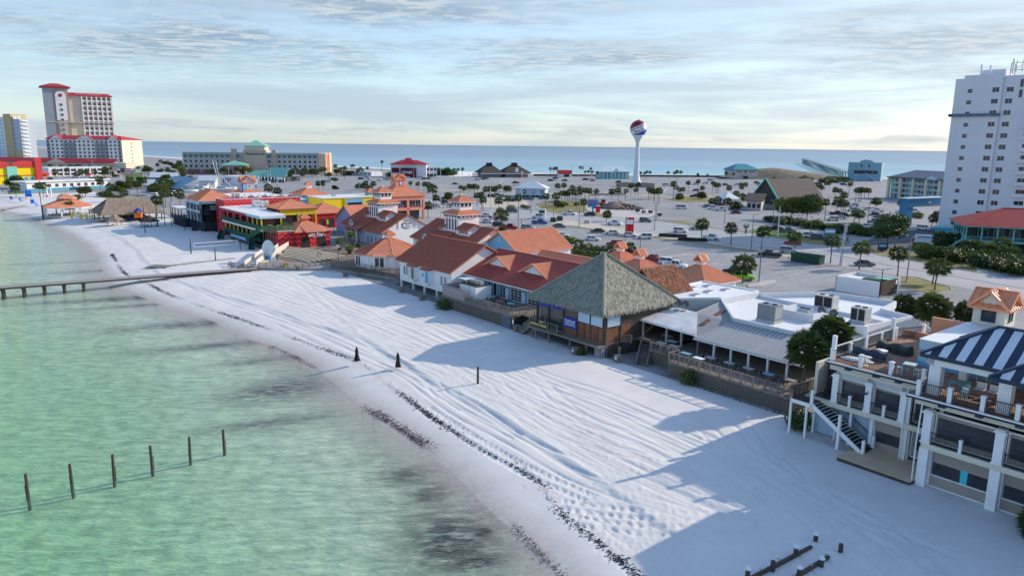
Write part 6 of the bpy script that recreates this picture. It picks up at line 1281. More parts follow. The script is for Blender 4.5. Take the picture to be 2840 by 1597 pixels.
for i,pts in enumerate(([(1842,712),(1920,703),(1916,707),(1846,714)],[(2072,790),(2130,778),(2152,778),(2150,784),(2110,794),(2076,797)])):
    mb = MB();mb.prism([tuple(G(x,y))[:2] for x,y in pts],1.17,1.30);struct('kerb_island',mb,M_CONC)
sheet('shell_path',[(1240,489),(1310,491),(1310,478),(1250,478)],.03,MT['gulf_sand'])
mb = MB();
for a,c in (((1480,488),(1720,489)),((1770,490),(2020,492)),((2150,494),(2160,494))):
    p,q = G(*a),G(*c);mb.bar((p.x,p.y,2.0),(q.x,q.y,2.0),.5,1.7)
tag(mb.build('beach_boardwalk',M_DWOOD),'long low dark boardwalk along the far Gulf beach','boardwalk')
mb = MB();p,q = G(1640,543),G(1735,541)
for k in range(26): r = p.lerp(q,k/25);mb.box(r.x-.15,r.y-.15,1.1,r.x+.15,r.y+.15,2.3)
mb.bar((p.x,p.y,2.1),(q.x,q.y,2.1),.15,.3);mb.bar((p.x,p.y,1.6),(q.x,q.y,1.6),.15,.2);tag(mb.build('low_fence',M_DWOOD),'low dark timber fence along the far car park','fence')
# ================================================================ far buildings
def grid_windows(b,xs,zs,y,w,h,face,fm,pm,nx=1,ny=1,fw=.12):
    for x in xs:
        for z in zs: b.win(*((x,y,z) if face in 'fb' else (y,x,z)),w,h,face,fm,pm,nx,ny,fw)
def white_tower():
    a = G(2651.8,220.3,51.5);an = R_(-47);b = B('white_apartment_tower','tall white apartment tower with dark windows and rooftop antennas','tower',loc=(a.x,a.y,GZ),ang=an)
    wm = mat('tower_white',(.66,.69,.73),.75,.05,.1,.1,2);H = 50.3;bl = mat('slate_cornice',(.10,.16,.22),.6)
    b.box('wall',wm,0,0,0,13.6,20,H);b.box('wall',wm,13.6,1.0,0,24.5,20,H+.4);b.box('parapet',wm,2.4,.3,H,13.8,19,H+1.0);b.box('penthouse',wm,6,4,H+1.0,13,14,H+2.8)
    for x0,x1,y0 in ((-.8,13.9,-.8),): b.part('cornice',b.mb().box(x0,y0,38.1,x1,.5,39.0).box(x0,y0,38.1,.3,20,39),bl)
    zs = [2.2+3.62*k for k in range(13)]
    for k,z in enumerate(zs):
        b.win(4.6,-.02,z,1.4,1.25,'f',M_WHITE,M_GLASS,1,2,.08);b.win(11.9,-.02,z,1.9,1.5,'f',M_WHITE,M_GLASS,2,1,.08);b.win(15.6,.98,z,1.9,1.5,'f',M_WHITE,M_GLASS,2,1,.08)
        if k < 11: bk = b.box('balcony',wm,20.2,-.2,z-.6,24.5,1.0,z-.35);b.part('railing',b.mb().box(20.2,-.2,z-.35,24.5,-.14,z+.55),wm,bk);b.win(22.3,.98,z-.3,2.6,2.1,'f',M_WHITE,M_GLASS,2,1,.08,'balcony_door')
    for z in (44,47.2): b.win(18.6,.98,z-.2,.9,2.4,'f',wm,M_GLASS)
    b.box('pipe_recess',mat('seam_grey',(.42,.44,.47),.8),13.45,.9,0,13.65,1.02,H)
    mb = b.mb()
    for x,y in ((14.5,3),(19,3),(24,3),(14.5,8),(24,8)): mb.bar((x,y,H),(x,y,H+4.5),.2)
    for z in (2.2,4.4): mb.bar((14.5,3,H+z),(24,3,H+z),.16).bar((14.5,3,H+z),(14.5,8,H+z),.16)
    for x in (16,17.6,20.6,22.2): mb.bar((x,2.9,H+1.6),(x,2.9,H+5.2),.16)
    mb.bar((14.5,3,H+2.2),(19,3,H+4.4),.12).bar((19,3,H+2.2),(24,3,H+4.4),.12);b.part('antenna_frame',mb,mat('antenna_grey',(.25,.28,.32),.5))
    for x,h in ((6.2,3.4),(8.8,3.0),(15,4.6)): b.box('antenna_panel',M_WHITE,x,2.0,H+1,x+.5,2.3,H+1+h)
    b.box('entrance',M_BLACK,5.5,-1.2,0,9.5,0,2.2)
white_tower()
def gateway():
    p,q = G(2516,628),G(2610,622);an = math.atan2(q.y-p.y,q.x-p.x);L = (q-p).length;m = mat('gateway_blue',(.045,.22,.40),.5,.06)
    b = B('blue_gateway','large blue gateway arch joining the white tower','gateway',loc=(p.x,p.y,GZ),ang=an);zt = zat(552,p.x,p.y)-GZ
    b.box('pier',m,-1.2,0,0,2.2,3,zt);b.box('beam',m,-1.2,-.2,zt-2.9,L+1,3.2,zt);b.part('coping',b.mb().box(-1.5,-.5,zt,L+1,3.5,zt+.3),M_LBLUE)
    for k in range(3): b.part('number',b.mb().box(L*.52+k*.55,-.3,zt-1.7,L*.52+k*.55+.35,-.2,zt-1.1),M_WHITE)
gateway()
def red_restaurant():
    a = G(2672,700);an = R_(-22);b = B('red_roof_restaurant','raised restaurant with broad red hip roof and turquoise porch posts','restaurant',loc=(a.x,a.y,GZ),ang=an);tq = mat('turquoise_trim',(.20,.50,.50),.55);zf,ze,zr = 3.4,7.3,11.6
    L,D = 34,22;roof = b.part('roof',b.mb().box(-1,-1,ze-.3,L,D,ze),tq);rm = mat('crimson_shingle',(.30,.028,.032),.8,.15,.6,.2,10)
    for f in ([(-1,-1,ze),(L,-1,ze),(L,D/2,zr),(D/2-1,D/2,zr)],[(-1,D,ze),(-1,-1,ze),(D/2-1,D/2,zr)],[(L,D,ze),(-1,D,ze),(D/2-1,D/2,zr),(L,D/2,zr)]): b.part('roof_plane',b.mb().slab(f,.12),rm,roof)
    b.part('ridge_cap',b.mb().bar((-1,-1,ze),(D/2-1,D/2,zr),.3,.2).bar((D/2-1,D/2,zr),(L,D/2,zr),.3,.2),mat('light_red',(.45,.07,.05),.7),roof)
    b.box('floor',tq,0,0,zf-.4,L,D-1,zf);b.box('wall',mat('dark_green_wall',(.03,.045,.04),.8,.3),2.6,2.6,0,L,D-2,ze-.2)
    for k in range(10): b.box('porch_post',tq,k*3.6-.15,-.15,0,k*3.6+.15,.15,ze-.3)
    for k in range(1,6): b.box('porch_post',tq,-.15,k*3.6-.15,0,.15,k*3.6+.15,ze-.3)
    b.rail([(0,19),(0,0),(33,0)],zf,1.1,3.6,pm=tq,rm=tq,bal=.35,bw=.05);b.part('stair',b.mb().bar((-3.8,3,.2),(0,3,zf),1.6,.3),tq)
    for k in range(9): b.win(4.4+k*3.6,2.56,zf+.6,2.2,2.2,'f',tq,M_GLASS,2,1)
red_restaurant()
def gulf_hotel():
    p = G(2462,548);q = G(2606,562);an = math.atan2(q.y-p.y,q.x-p.x);L = 42;b = B('balcony_hotel','four-storey pale hotel with turquoise balconies and cream columns beside the white tower','hotel',loc=(p.x,p.y,GZ),ang=an);tq = mat('hotel_turquoise',(.16,.42,.46),.6);cr = mat('hotel_cream',(.66,.62,.46),.7);H = zat(492,p.x,p.y)-GZ
    fh = H/4;b.box('wall',tq,0,1.6,0,L,16,H);b.box('end_wall',M_WHITE,-1,1.8,0,0,15,H);rf = b.part('roof',b.mb().box(-2,-.6,H,L+1,17,H+.5),mat('hotel_eave',(.12,.09,.09),.8));b.part('roof_plane',b.mb().slab([(-1,0,H+.5),(L,0,H+.5),(L,8,H+4.5),(10,8,H+4.5)],.1).slab([(L,17,H+.5),(-1,17,H+.5),(10,8,H+4.5),(L,8,H+4.5)],.1).slab([(-1,17,H+.5),(-1,0,H+.5),(10,8,H+4.5)],.1),mat('mauve_shingle',(.34,.30,.31),.8,.1,.3),rf)
    for k in range(4):
        z = k*fh
        for x in np.arange(2.6,L,5.6):
            if k: f = b.box('balcony',M_WHITE,x,.2,z-.15,x+5,1.6,z);b.rail([(x,.25),(x+5,.25)],z,1.0,6,pm=M_WHITE,rm=M_WHITE,bal=.35,bw=.06,pw=.08,parent=f)
            b.win(x+1.6,1.55,z+.2,1.8,2.2,'f',M_WHITE,M_GLASS,2,1);b.win(x+3.9,1.55,z+.6,1.2,1.4,'f',M_WHITE,M_GLASS)
    for x in np.arange(-1.6,L+1,9.2): b.box('column',cr,x,-.2,0,x+1.4,1.2,H)
    mb = b.mb();mb.poly([(27,-.65,H),(35,-.65,H),(31,-.65,H+2.6)]);b.part('gable',mb,M_LBLUE)
gulf_hotel()
def water_tower():
    p = G(1763.5,511);an = 0;b = B('water_tower','white water tower with a beach-ball tank striped red, white and blue','water tower',loc=(p.x,p.y,GZ),ang=0);H = 46.1;R0 = 6.1;zc = H-R0
    mb = b.mb();mb.smooth = True;mb.lathe([(4.6,0),(3.6,1.5),(2.7,4),(2.1,8),(1.75,14),(1.55,22),(1.4,28),(1.45,30),(2.0,32),(3.4,34.4),(4.5,36.2)],n=28);b.part('stem',mb,mat('tower_paint',(.62,.68,.74),.5,.04,.1))
    m,t,bs = newmat('ball_stripes');L = t.links;tc = nn(t,'ShaderNodeTexCoord');mp = nn(t,'ShaderNodeMapping',vector_type='POINT');mp.inputs['Rotation'].default_value = (0,R_(24),0);L.new(tc.outputs['Object'],mp.inputs[0]);sp = nn(t,'ShaderNodeSeparateXYZ');L.new(mp.outputs[0],sp.inputs[0]);mr = nn(t,'ShaderNodeMapRange');mr.inputs[1].default_value = -R0;mr.inputs[2].default_value = R0;L.new(sp.outputs[2],mr.inputs[0])
    cr = nn(t,'ShaderNodeValToRGB');cr.color_ramp.interpolation = 'CONSTANT';L.new(mr.outputs[0],cr.inputs[0]);e = cr.color_ramp.elements;e[0].color = (.02,.10,.42,1);e[1].position = .30;e[1].color = (.72,.74,.76,1);k = e.new(.68);k.color = (.24,.015,.03,1);L.new(cr.outputs[0],bs.inputs['Base Color']);bs.inputs['Roughness'].default_value = .4
    mb = MB();mb.smooth = True;mb.lathe([(max(.01,R0*math.cos(a)),R0*math.sin(a)) for a in np.linspace(-math.pi/2*.99,math.pi/2*.99,22)],n=36);tk = mb.build('tank',m,b.root);tk.location = (0,0,zc)
    def on_ball(txt,size,yaw0,el,mt):
        for i,ch in enumerate(txt):
            u = (i-(len(txt)-1)/2)*size*.60/R0;a = R_(-90)+yaw0+u;z = el+u*.42;r = R0*1.004
            text_obj(ch,size,mt,tk,(r*math.cos(a)*math.cos(z),r*math.sin(a)*math.cos(z),r*math.sin(z)),(math.pi/2-z,-.36,a+math.pi/2),ext=.03,bold=.05)
    lm2 = mat('maroon_letters',(.16,.01,.05),.5);vy = math.atan2(-p.x,p.y)*-1;on_ball('Pensacola',2.3,-vy*1.0-.02,.16,lm2);on_ball('Beach',2.3,-vy*1.0+.12,-.20,lm2)
    b.part('hatch',b.mb().lathe([(.8,0),(.8,.4)],(0,0,H-.15),12),M_BLACK);b.part('mast',b.mb().bar((.6,0,H),(.6,0,H+1.4),.12),M_BLACK)
    for i,(x,y,w) in enumerate(((1735,518,24),(1788,519,24))):
        q = G(x,y);o = thing('utility_enclosure',('tan walled enclosure at the foot of the water tower, on its seaward-left side','tan walled enclosure with a white end at the foot of the water tower')[i],'enclosure',(q.x,q.y,GZ));
        for (c0,c1) in (((-6,-4),(6,-3.7)),((-6,3.7),(6,4)),((-6,-4),(-5.7,4)),((5.7,-4),(6,4))): MB().box(*c0,0,*c1,2.6).build('wall',mat('tan_block',(.34,.27,.22),.85,.1),o)
        MB().box(-2,-2,0,2,2,2.9).build('machine',M_DWOOD,o)
water_tower()
def block(name,label,cat,px0,px1,py,ptop,depth,wm,roof=None,win=None,an=None,z0=GZ,extra=None):
    """building whose front foot runs from px0 to px1 on row py (py may be a pair)"""
    y0,y1 = py if isinstance(py,tuple) else (py,py);p,q = G(px0,y0),G(px1,y1);L = (q-p).length;an = math.atan2(q.y-p.y,q.x-p.x);b = B(name,label,cat,loc=(p.x,p.y,GZ),ang=an);H = zat(ptop,p.x,p.y)-GZ
    b.L,b.H,b.D = L,H,depth;b.w = b.box('wall',wm,0,0,0,L,depth,H)
    if win:
        nx,nz,w,h = win[:4]
        for i in range(nx):
            for k in range(nz): b.win(L*(i+.5)/nx,-.02,H*(k+.25)/nz,w,h,'f',M_WHITE,win[4] if len(win) > 4 else M_GLASS,1,1,.12)
    return b
tealr = mat('seafoam_metal_roof',(.22,.50,.40),.5,.06,.2);crim = mat('crimson_tile',(.42,.03,.04),.6,.12,.5);cr2 = mat('hotel_stucco',(.62,.56,.46),.8,.05,.05);ws = mat('white_stucco',(.68,.70,.74),.8,.04,.05);tan = mat('tan_stucco',(.47,.40,.32),.8,.05,.05)
def along(p,a,px):
    """walk from p in direction a until the column px is reached"""
    d = Vector((math.cos(a),math.sin(a),0));col = lambda v: W/2+F*v.dot(RX)/v.dot(_f);c0 = col(p-Vector((0,0,CZ)))
    for k in range(1,4000):
        v = p+d*k*.1
        if (col(v-Vector((0,0,CZ)))-px)*(c0-px) <= 0: return v
    return v
def long_hotel():
    ws_ = mat('grey_beige_stucco',(.42,.42,.42),.8,.05,.05);an = R_(10);q = G(958,485);q = G(905,484);p = along(q,an+math.pi,510);L = (q-p).length;EN = min(70,(along(q,an+math.pi/2,957)-q).length)
    b = B('long_hotel','long four-storey beige hotel with green pyramid roof over its middle','hotel',loc=tuple(p),ang=an);H = zat(428,q.x,q.y)-GZ
    b.box('wall',ws_,0,0,0,L*.42,18,H);b.box('wall',tan,L*.42,-2,0,L*.58,22,H+3);b.box('wall',ws_,L*.58,0,0,L*.95,18,H);b.box('end_wall',mat('peach_stucco',(.72,.50,.34),.8),L*.95,-.6,0,L,EN,H+.4);b.box('stair_tower',mat('terracotta_stucco',(.50,.23,.13),.8),L,EN*.12,0,L+.6,EN*.32,H);b.box('stair_tower',MT['terracotta_stucco'],L,EN*.45,0,L+.6,EN*.55,H)
    b.box('stair_tower',tan,L*.335,-1,0,L*.37,3,H+4);b.box('stair_tower',tan,L*.62,-1,0,L*.65,3,H+3);b.box('base_band',mat('brick_band',(.22,.10,.09),.8),0,-.1,0,L*.95,.02,H*.22);b.box('parapet',tan,0,-.2,H,L*.95,.3,H+.8)
    r = b.part('roof',b.mb().box(L*.43,-1,H+3,L*.57,21,H+6.5),cr2);mx = L*.5
    for f in ([(L*.42,-2,H+6.5),(L*.58,-2,H+6.5),(mx,10,H+11.5)],[(L*.58,-2,H+6.5),(L*.58,22,H+6.5),(mx,10,H+11.5)],[(L*.42,22,H+6.5),(L*.42,-2,H+6.5),(mx,10,H+11.5)]): b.part('roof_plane',b.mb().slab(f,.3),tealr,r)
    n = 26
    for i in range(n):
        x = L*.94*(i+.5)/n
        if .41 < x/L < .59: continue
        for k in range(4):
            if k == 0 and i % 3: continue
            w = b.win(x,-.05,H*.08+k*H*.235,2.2,2.2,'f',M_WHITE,M_GLASS,1,1,.2)
            if k == 3: b.part('awning',b.mb().slab([(x-1.6,-1.3,H*.08+k*H*.235+1.6),(x+1.6,-1.3,H*.08+k*H*.235+1.6),(x+1.6,0,H*.08+k*H*.235+3),(x-1.6,0,H*.08+k*H*.235+3)],.1),mat('awning_green',(.06,.26,.24),.6))
    for k in range(3): b.win(L+.05,EN*.72,4+k*5,1.6,1.8,'r',M_WHITE,M_GLASS)
    text_obj('Hampton Inn',3.0,mat('sign_plum',(.18,.02,.05),.5),b.root,(L*.5,-2.2,H-.2),(math.pi/2,0,0),ext=.1,shear=.3)
    c = B('porte_cochere','green hip-roofed drive-in porch in front of the long beige hotel','porch',loc=(p.x+(q.x-p.x)*.40-9,p.y+(q.y-p.y)*.40-22,GZ),ang=an)
    c.box('roof_slab',cr2,0,0,7.4,20,14,8.2);rr = c.part('roof',c.mb().slab([(-1,-1,8.2),(21,-1,8.2),(10,7,11.8)],.2).slab([(21,-1,8.2),(21,15,8.2),(10,7,11.8)],.2).slab([(-1,15,8.2),(-1,-1,8.2),(10,7,11.8)],.2),tealr)
    for x in (0,12,18.4):
        for y in (0,12.4): c.box('column',mat('salmon_column',(.62,.42,.32),.8),x,y,0,x+1.6,y+1.6,7.4)
long_hotel()
def tall_hotel():
    an = R_(8);q = G(343,462);p = along(q,an+math.pi,136);L = (q-p).length;EN = min(60,(along(q,an+math.pi/2,399)-q).length);H = zat(387,q.x,q.y)-GZ
    b = B('gabled_hotel','seven-storey white and grey hotel with three red gables','hotel',loc=(p.x,p.y,GZ),ang=an);gy = mat('slate_stucco',(.28,.31,.36),.8,.05)
    b.box('wall',ws,0,0,0,L-.2,EN-.5,H);b.box('end_wall',cr2,L-.3,0,0,L,EN,H-.1);segs = ((0,.05,1),(.05,.22,0),(.22,.39,1),(.39,.64,0),(.64,.82,1),(.82,.95,0),(.95,1.0,1))
    for a,c,g in segs:
        if g: b.box('bay_wall',gy,L*a,-.3,0,L*c,-.02,H*.86)
        else:
            b.box('bay_wall',ws,L*a,-1.0,0,L*c,-.02,H)
            mb = b.mb();mb.poly([(L*a,-1.0,H),(L*c,-1.0,H),(L*(a+c)/2,-1.0,H+4.2)]);gb = b.part('gable',mb,ws)
            for sx in (a,c): b.part('gable_roof',b.mb().slab([(L*sx+(-.8 if sx == a else .8),-1.6,H-.2),(L*(a+c)/2,-1.6,H+4.6),(L*(a+c)/2,9,H+4.6),(L*sx,9,H+.1)],.3),crim,gb)
    b.part('roof',b.mb().slab([(-1,-1.2,H),(L+1,-1.2,H),(L-4,9,H+3.6),(3,9,H+3.6)],.3).slab([(L+1,EN+1,H),(-1,EN+1,H),(3,9,H+3.6),(L-4,9,H+3.6)],.3).slab([(L+1,-1.2,H),(L+1,EN+1,H),(L-4,9,H+3.6)],.3),crim)
    for i in range(17):
        for k in range(7): b.win(L*(.025+.95*i/16),-1.05,H*(.06+.134*k),2.0,2.2,'f',M_WHITE,M_GLASS,1,1,.15)
    for k in range(6): b.win(L+.03,EN*.45,H*(.14+.134*k),3.2,1.9,'r',M_WHITE,mat('amber_pane',(.20,.15,.09),.4))
    # tower behind
    an = R_(34);tp = G(141,455);W2 = (along(tp,an,327)-tp).length;W1 = (along(tp,an,208)-tp).length;Ht = zat(241,tp.x,tp.y)-GZ-6
    t = B('hotel_tower','tall cream hotel tower with red roofs and rows of balconies','hotel',loc=(tp.x,tp.y,GZ),ang=an);bd = mat('brown_grey_stucco',(.36,.31,.28),.8,.05);be = mat('beige_stucco',(.55,.48,.40),.8,.05);yc = mat('pale_yellow_stucco',(.70,.60,.38),.8,.05)
    t.box('wall',bd,0,0,0,W1,24,Ht+6);t.box('left_strip',mat('blue_grey_stucco',(.30,.35,.40),.8),-.3,-.4,0,W1*.36,0,Ht+5);t.box('centre_strip',be,W1*.5,-.6,0,W1*.86,0,Ht-2);t.part('arch_panel',t.mb().lathe([(5.2,0),(5.2,.5)],(0,0,0),24),M_WHITE).rotation_euler = (math.pi/2,0,0)
    ap = t.root.children[-1] if t.root.children else None
    for c in t.root.children:
        if c.name.startswith('arch_panel'): c.location = (W1*.68,-.4,Ht-3)
    t.box('arch_strip',M_WHITE,W1*.68-5.2,-.8,Ht*.62,W1*.68+5.2,-.3,Ht-3)
    for k in range(11): t.win(W1*.68,-.95,Ht*(.12+.07*k),2.6,2.6,'f',M_WHITE,M_GLASS,2,2,.3)
    t.part('emblem',t.mb().lathe([(2.0,0),(2.0,.3)],(0,0,0),18),crim)
    for c in t.root.children:
        if c.name.startswith('emblem'): c.location = (W1*.68,-.85,Ht-2.6);c.rotation_euler = (math.pi/2,0,0)
    rz = t.part('roof',t.mb().box(-3,-3,Ht+6,W1+3,27,Ht+6.8),crim)
    for f in ([(-3,-3,Ht+6.8),(W1+3,-3,Ht+6.8),(W1-8,12,Ht+11),(8,12,Ht+11)],[(W1+3,-3,Ht+6.8),(W1+3,27,Ht+6.8),(W1-8,12,Ht+11)],[(-3,27,Ht+6.8),(-3,-3,Ht+6.8),(8,12,Ht+11)]): t.part('roof_plane',t.mb().slab(f,.3),crim,rz)
    t.box('wall',cr2,W1,2,0,W2,24,Ht-2);t.box('side_panel',yc,W1+.2,1.6,0,W1+(W2-W1)*.29,2,Ht*.58);t.box('belt',be,-.6,-.9,Ht*.585,W2,1.5,Ht*.60);t.part('roof',t.mb().slab([(W1,0,Ht-2),(W2+1,0,Ht-2),(W2-3,10,Ht+1.6),(W1,10,Ht+1.6)],.4),crim)
    dm = mat('balcony_shade',(.20,.15,.11),.8,.2);x0,x1 = W1+(W2-W1)*.30,W2-1
    for i in range(7): x = x0+(x1-x0)*i/6;t.box('pier',M_WHITE,x-.7,.3,0,x+.7,2.2,Ht-2.2)
    for k in range(13):
        z = 4+k*(Ht-6.5)/13
        for i in range(6): xa,xb = x0+(x1-x0)*i/6+.7,x0+(x1-x0)*(i+1)/6-.7;bay = t.box('balcony',M_WHITE,xa,.7,z,xb,2.2,z+1.5);t.part('recess',t.mb().box(xa,1.9,z+1.5,xb,2.1,z+4.0),dm,bay)
    mb = t.mb()
    for i in range(16): x = W1+8+i*1.6;mb.bar((x,4,Ht-1),(x,4,Ht+rnd.uniform(2.5,5.5)),.3)
    t.part('roof_letters',mb,M_WHITE)
tall_hotel()
def left_tower():
    p = G(40,444);b = B('tan_and_blue_tower','pale blue and tan apartment tower beside the red-roofed hotels','tower',loc=(-718,1040,GZ),ang=R_(-25));H = 60;tn = mat('ochre_stucco',(.50,.40,.22),.8);b.box('wall',ws,-30,0,0,0,20,H-2);b.box('blue_strip',mat('strong_blue',(.03,.32,.62),.5),-26,-.3,4,-18,0,H-12);b.box('wall',tn,0,-1,0,17,20,H+2);b.box('wall',mat('pale_blue_grey',(.42,.47,.54),.8),17,0,0,35,20,H-5);b.box('base_wall',tn,17,-.2,0,35.2,0,12)
    for k in range(10): b.win(20,-.05,5+k*5.2,2.2,3,'f',tn,M_GLASS);b.win(-8,-.05,5+k*5.2,2.6,2.6,'f',M_WHITE,mat('aqua_pane',(.10,.36,.42),.3));b.win(-15,-.05,5+k*5.2,2.6,2.6,'f',M_WHITE,MT['aqua_pane']);bl = b.box('balcony',M_WHITE,35,2,5+k*5.2,37,10,6+k*5.2)
    for k in range(4): b.box('roof_fin',M_WHITE,18+k*4,1,H-5,20+k*4,3,H-1)
left_tower()
# smaller coastal buildings
def hipcap(b,z0,z1,m,ov=1.0,rl=0.0,D=None):
    L,D = b.L,D or b.D;mx,my = L/2,D/2;r = b.part('roof',b.mb().box(-ov,-ov,z0-.25,L+ov,D+ov,z0),m)
    h = min(L,D)/2+ov;e = max(0,(L+2*ov)/2-h) if rl == 0 else rl/2
    A,Bq,C,D_ = (-ov,-ov,z0),(L+ov,-ov,z0),(L+ov,D+ov,z0),(-ov,D+ov,z0);r0,r1 = (mx-e,my,z1),(mx+e,my,z1)
    for f in ([A,Bq,r1,r0],[Bq,C,r1],[C,D_,r0,r1],[D_,A,r0]): b.part('roof_plane',b.mb().slab(f if e > .01 or len(f) == 3 else [f[0],f[1],f[2]],.12),m,r)
b = block('crab_restaurant','white restaurant with crimson roofs and big CRABS lettering','restaurant',1084,1182,(492,493),455,16,ws);cr_d = mat('maroon_band',(.09,.012,.02),.7,.15)
b.box('centre_wall',cr_d,b.L*.28,-1.5,0,b.L*.72,0,b.H*.72);b.box('window_band',cr_d,b.L*.03,-.2,b.H*.35,b.L*.24,0,b.H*.72);hipcap(b,b.H,b.H+3.2,crim,1.2);b.part('centre_roof',b.mb().slab([(b.L*.26,-2.2,b.H),(b.L*.74,-2.2,b.H),(b.L*.55,5,b.H+5),(b.L*.42,5,b.H+5)],.2),crim)
text_obj('CRABS',3.0,M_WHITE,b.root,(b.L*.46,-1.6,b.H*.38),(math.pi/2,0,0),ext=.1,bold=.04)
b = block('beach_annex','low white annex with flat roof beside the crab restaurant','building',1182,1212,492,462,12,ws,win=(3,2,2.2,1.8))
for i,(x0,x1,l) in enumerate(((1338,1388,'dark thatch-roofed beach pavilion with white base nearer the crab restaurant'),(1402,1464,'dark thatch-roofed beach pavilion with a white sign on its slope'))):
    b = block('beach_pavilion',l,'pavilion',x0,x1,492,479.5,18,mat('shade_wall',(.22,.23,.25),.8));hipcap(b,b.H,b.H+6.8,TH_D,2.5,5);b.box('lantern',M_BLACK,b.L/2-2.2,6.5,b.H+5.5,b.L/2+2.2,11,b.H+8.4);b.box('front_band',M_WHITE,-2,-2.4,b.H-.9,b.L+2,-2.2,b.H-.2)
    if i: b.box('sign',M_WHITE,b.L*.42,-1.6,b.H+.5,b.L*.55,-1.4,b.H+4.2)
b = block('beach_kiosk','small white canopy kiosk between the dark pavilions','kiosk',1389,1402,489,483,5,M_WHITE);hipcap(b,b.H,b.H+2.2,M_WHITE,.8)
b = block('raised_blue_house','raised pale blue house with white metal hip roof and round emblems','house',1430,1511,(546,548),521.5,12,M_LBLUE);hipcap(b,b.H,b.H+3.6,mat('pale_metal_roof',(.60,.66,.72),.4,.05),1.0);b.box('undercroft',M_SLATDARK,-.1,-.1,0,b.L+.1,12.1,b.H*.22)
for k in range(7): b.box('stilt',M_TEAL,b.L*k/6-.15,-.3,0,b.L*k/6+.15,-.1,b.H*.24)
for x,r in ((.30,1.1),(.62,.95),(.9,.9)):
    mb = MB();mb.lathe([(r,0),(r,.12)],n=18);o = mb.build('emblem',M_BLACK if x != .62 else mat('emblem_blue',(.08,.35,.55),.5),b.root);o.rotation_euler = (math.pi/2,0,0);o.location = (b.L*x,-.05,b.H*.6);mb = MB();mb.lathe([(r*.45,0),(r*.45,.16)],n=14);q = mb.build('emblem_centre',M_WHITE,b.root);q.rotation_euler = (math.pi/2,0,0);q.location = (b.L*x,-.06,b.H*.6)
b = block('red_beach_hut','small beach hut with red upper storey and white base','hut',1553,1585,491,473.5,7,M_WHITE);b.box('upper',mat('coral_red',(.62,.07,.05),.6),-.2,-.3,b.H*.45,b.L+.2,7.2,b.H+.4);b.box('opening',M_SLATDARK,b.L*.35,-.1,0,b.L*.8,.1,b.H*.42)
b = block('turquoise_pavilion','open turquoise beach pavilion with pale gabled roof and arched entrance','pavilion',1666,1741,496.5,477,12,mat('pavilion_shade',(.30,.42,.44),.7));tq2 = mat('aqua_paint',(.06,.40,.48),.5)
for k in range(15): b.box('column',M_WHITE if k % 2 else tq2,b.L*k/14-.25,-1.6,0,b.L*k/14+.25,-1.1,b.H)
b.box('fascia',tq2,-.6,-1.8,b.H-.6,b.L+.6,-1.5,b.H+.3);b.box('wainscot',tq2,-.2,-1.4,0,b.L+.2,-1.0,b.H*.25);b.part('roof',b.mb().slab([(-1,-2,b.H+.3),(b.L+1,-2,b.H+.3),(b.L*.95,6,b.H+4.6),(b.L*.2,6,b.H+4.6)],.2),mat('pavilion_roof',(.52,.60,.64),.5));mb = b.mb();mb.poly([(b.L*.4,-2.1,b.H),(b.L*.66,-2.1,b.H),(b.L*.53,-2.1,b.H+3.2)]);b.part('entrance_gable',mb,M_LBLUE)
b = block('pink_beach_house','pinkish two-storey beach building with turquoise hip roof and portholes','building',2033,2099,497,470.5,15,mat('pink_stucco',(.50,.43,.40),.8,.05));hipcap(b,b.H,b.H+5,mat('deep_teal_roof',(.04,.26,.32),.5),1.4)
for x in (.18,.30,.5,.72,.84): mb = MB();mb.lathe([(.75 if x != .5 else 1.0,0),(.75 if x != .5 else 1.0,.15)],n=12);o = mb.build('porthole',M_GLASS,b.root);o.rotation_euler = (math.pi/2,0,0);o.location = (b.L*x,0,b.H*.78)
b.box('door',M_GLASS,b.L*.42,-.1,0,b.L*.62,.1,b.H*.3);b.box('canopy',M_TEAL,b.L*.34,-2,b.H*.34,b.L*.66,0,b.H*.38)
b = block('pier_house','blue two-storey pier house with raised centre parapet','building',2349,2441,(500,503),450,20,mat('pier_blue',(.22,.40,.48),.7,.05));mb = b.mb();mb.poly([(b.L*.32,-.05,b.H),(b.L*.76,-.05,b.H),(b.L*.70,-.05,b.H+1.6),(b.L*.53,-.05,b.H+2.6),(b.L*.38,-.05,b.H+1.6)]);b.part('parapet',mb,MT['pier_blue'])
for x,w in ((.25,3.2),(.42,5.5),(.62,6),(.82,4)): b.win(b.L*x,-.02,b.H*.38,w,3.0,'f',MT['pier_blue'],M_GLASS,2,1)
for x in (.40,.63): b.win(b.L*x,-.02,b.H*.74,1.2,2.4,'f',MT['pier_blue'],M_GLASS)
b.part('stair',b.mb().bar((b.L*.55,-2,b.H*.42),(b.L*.9,-4,.4),1.6,.4),M_LBLUE)
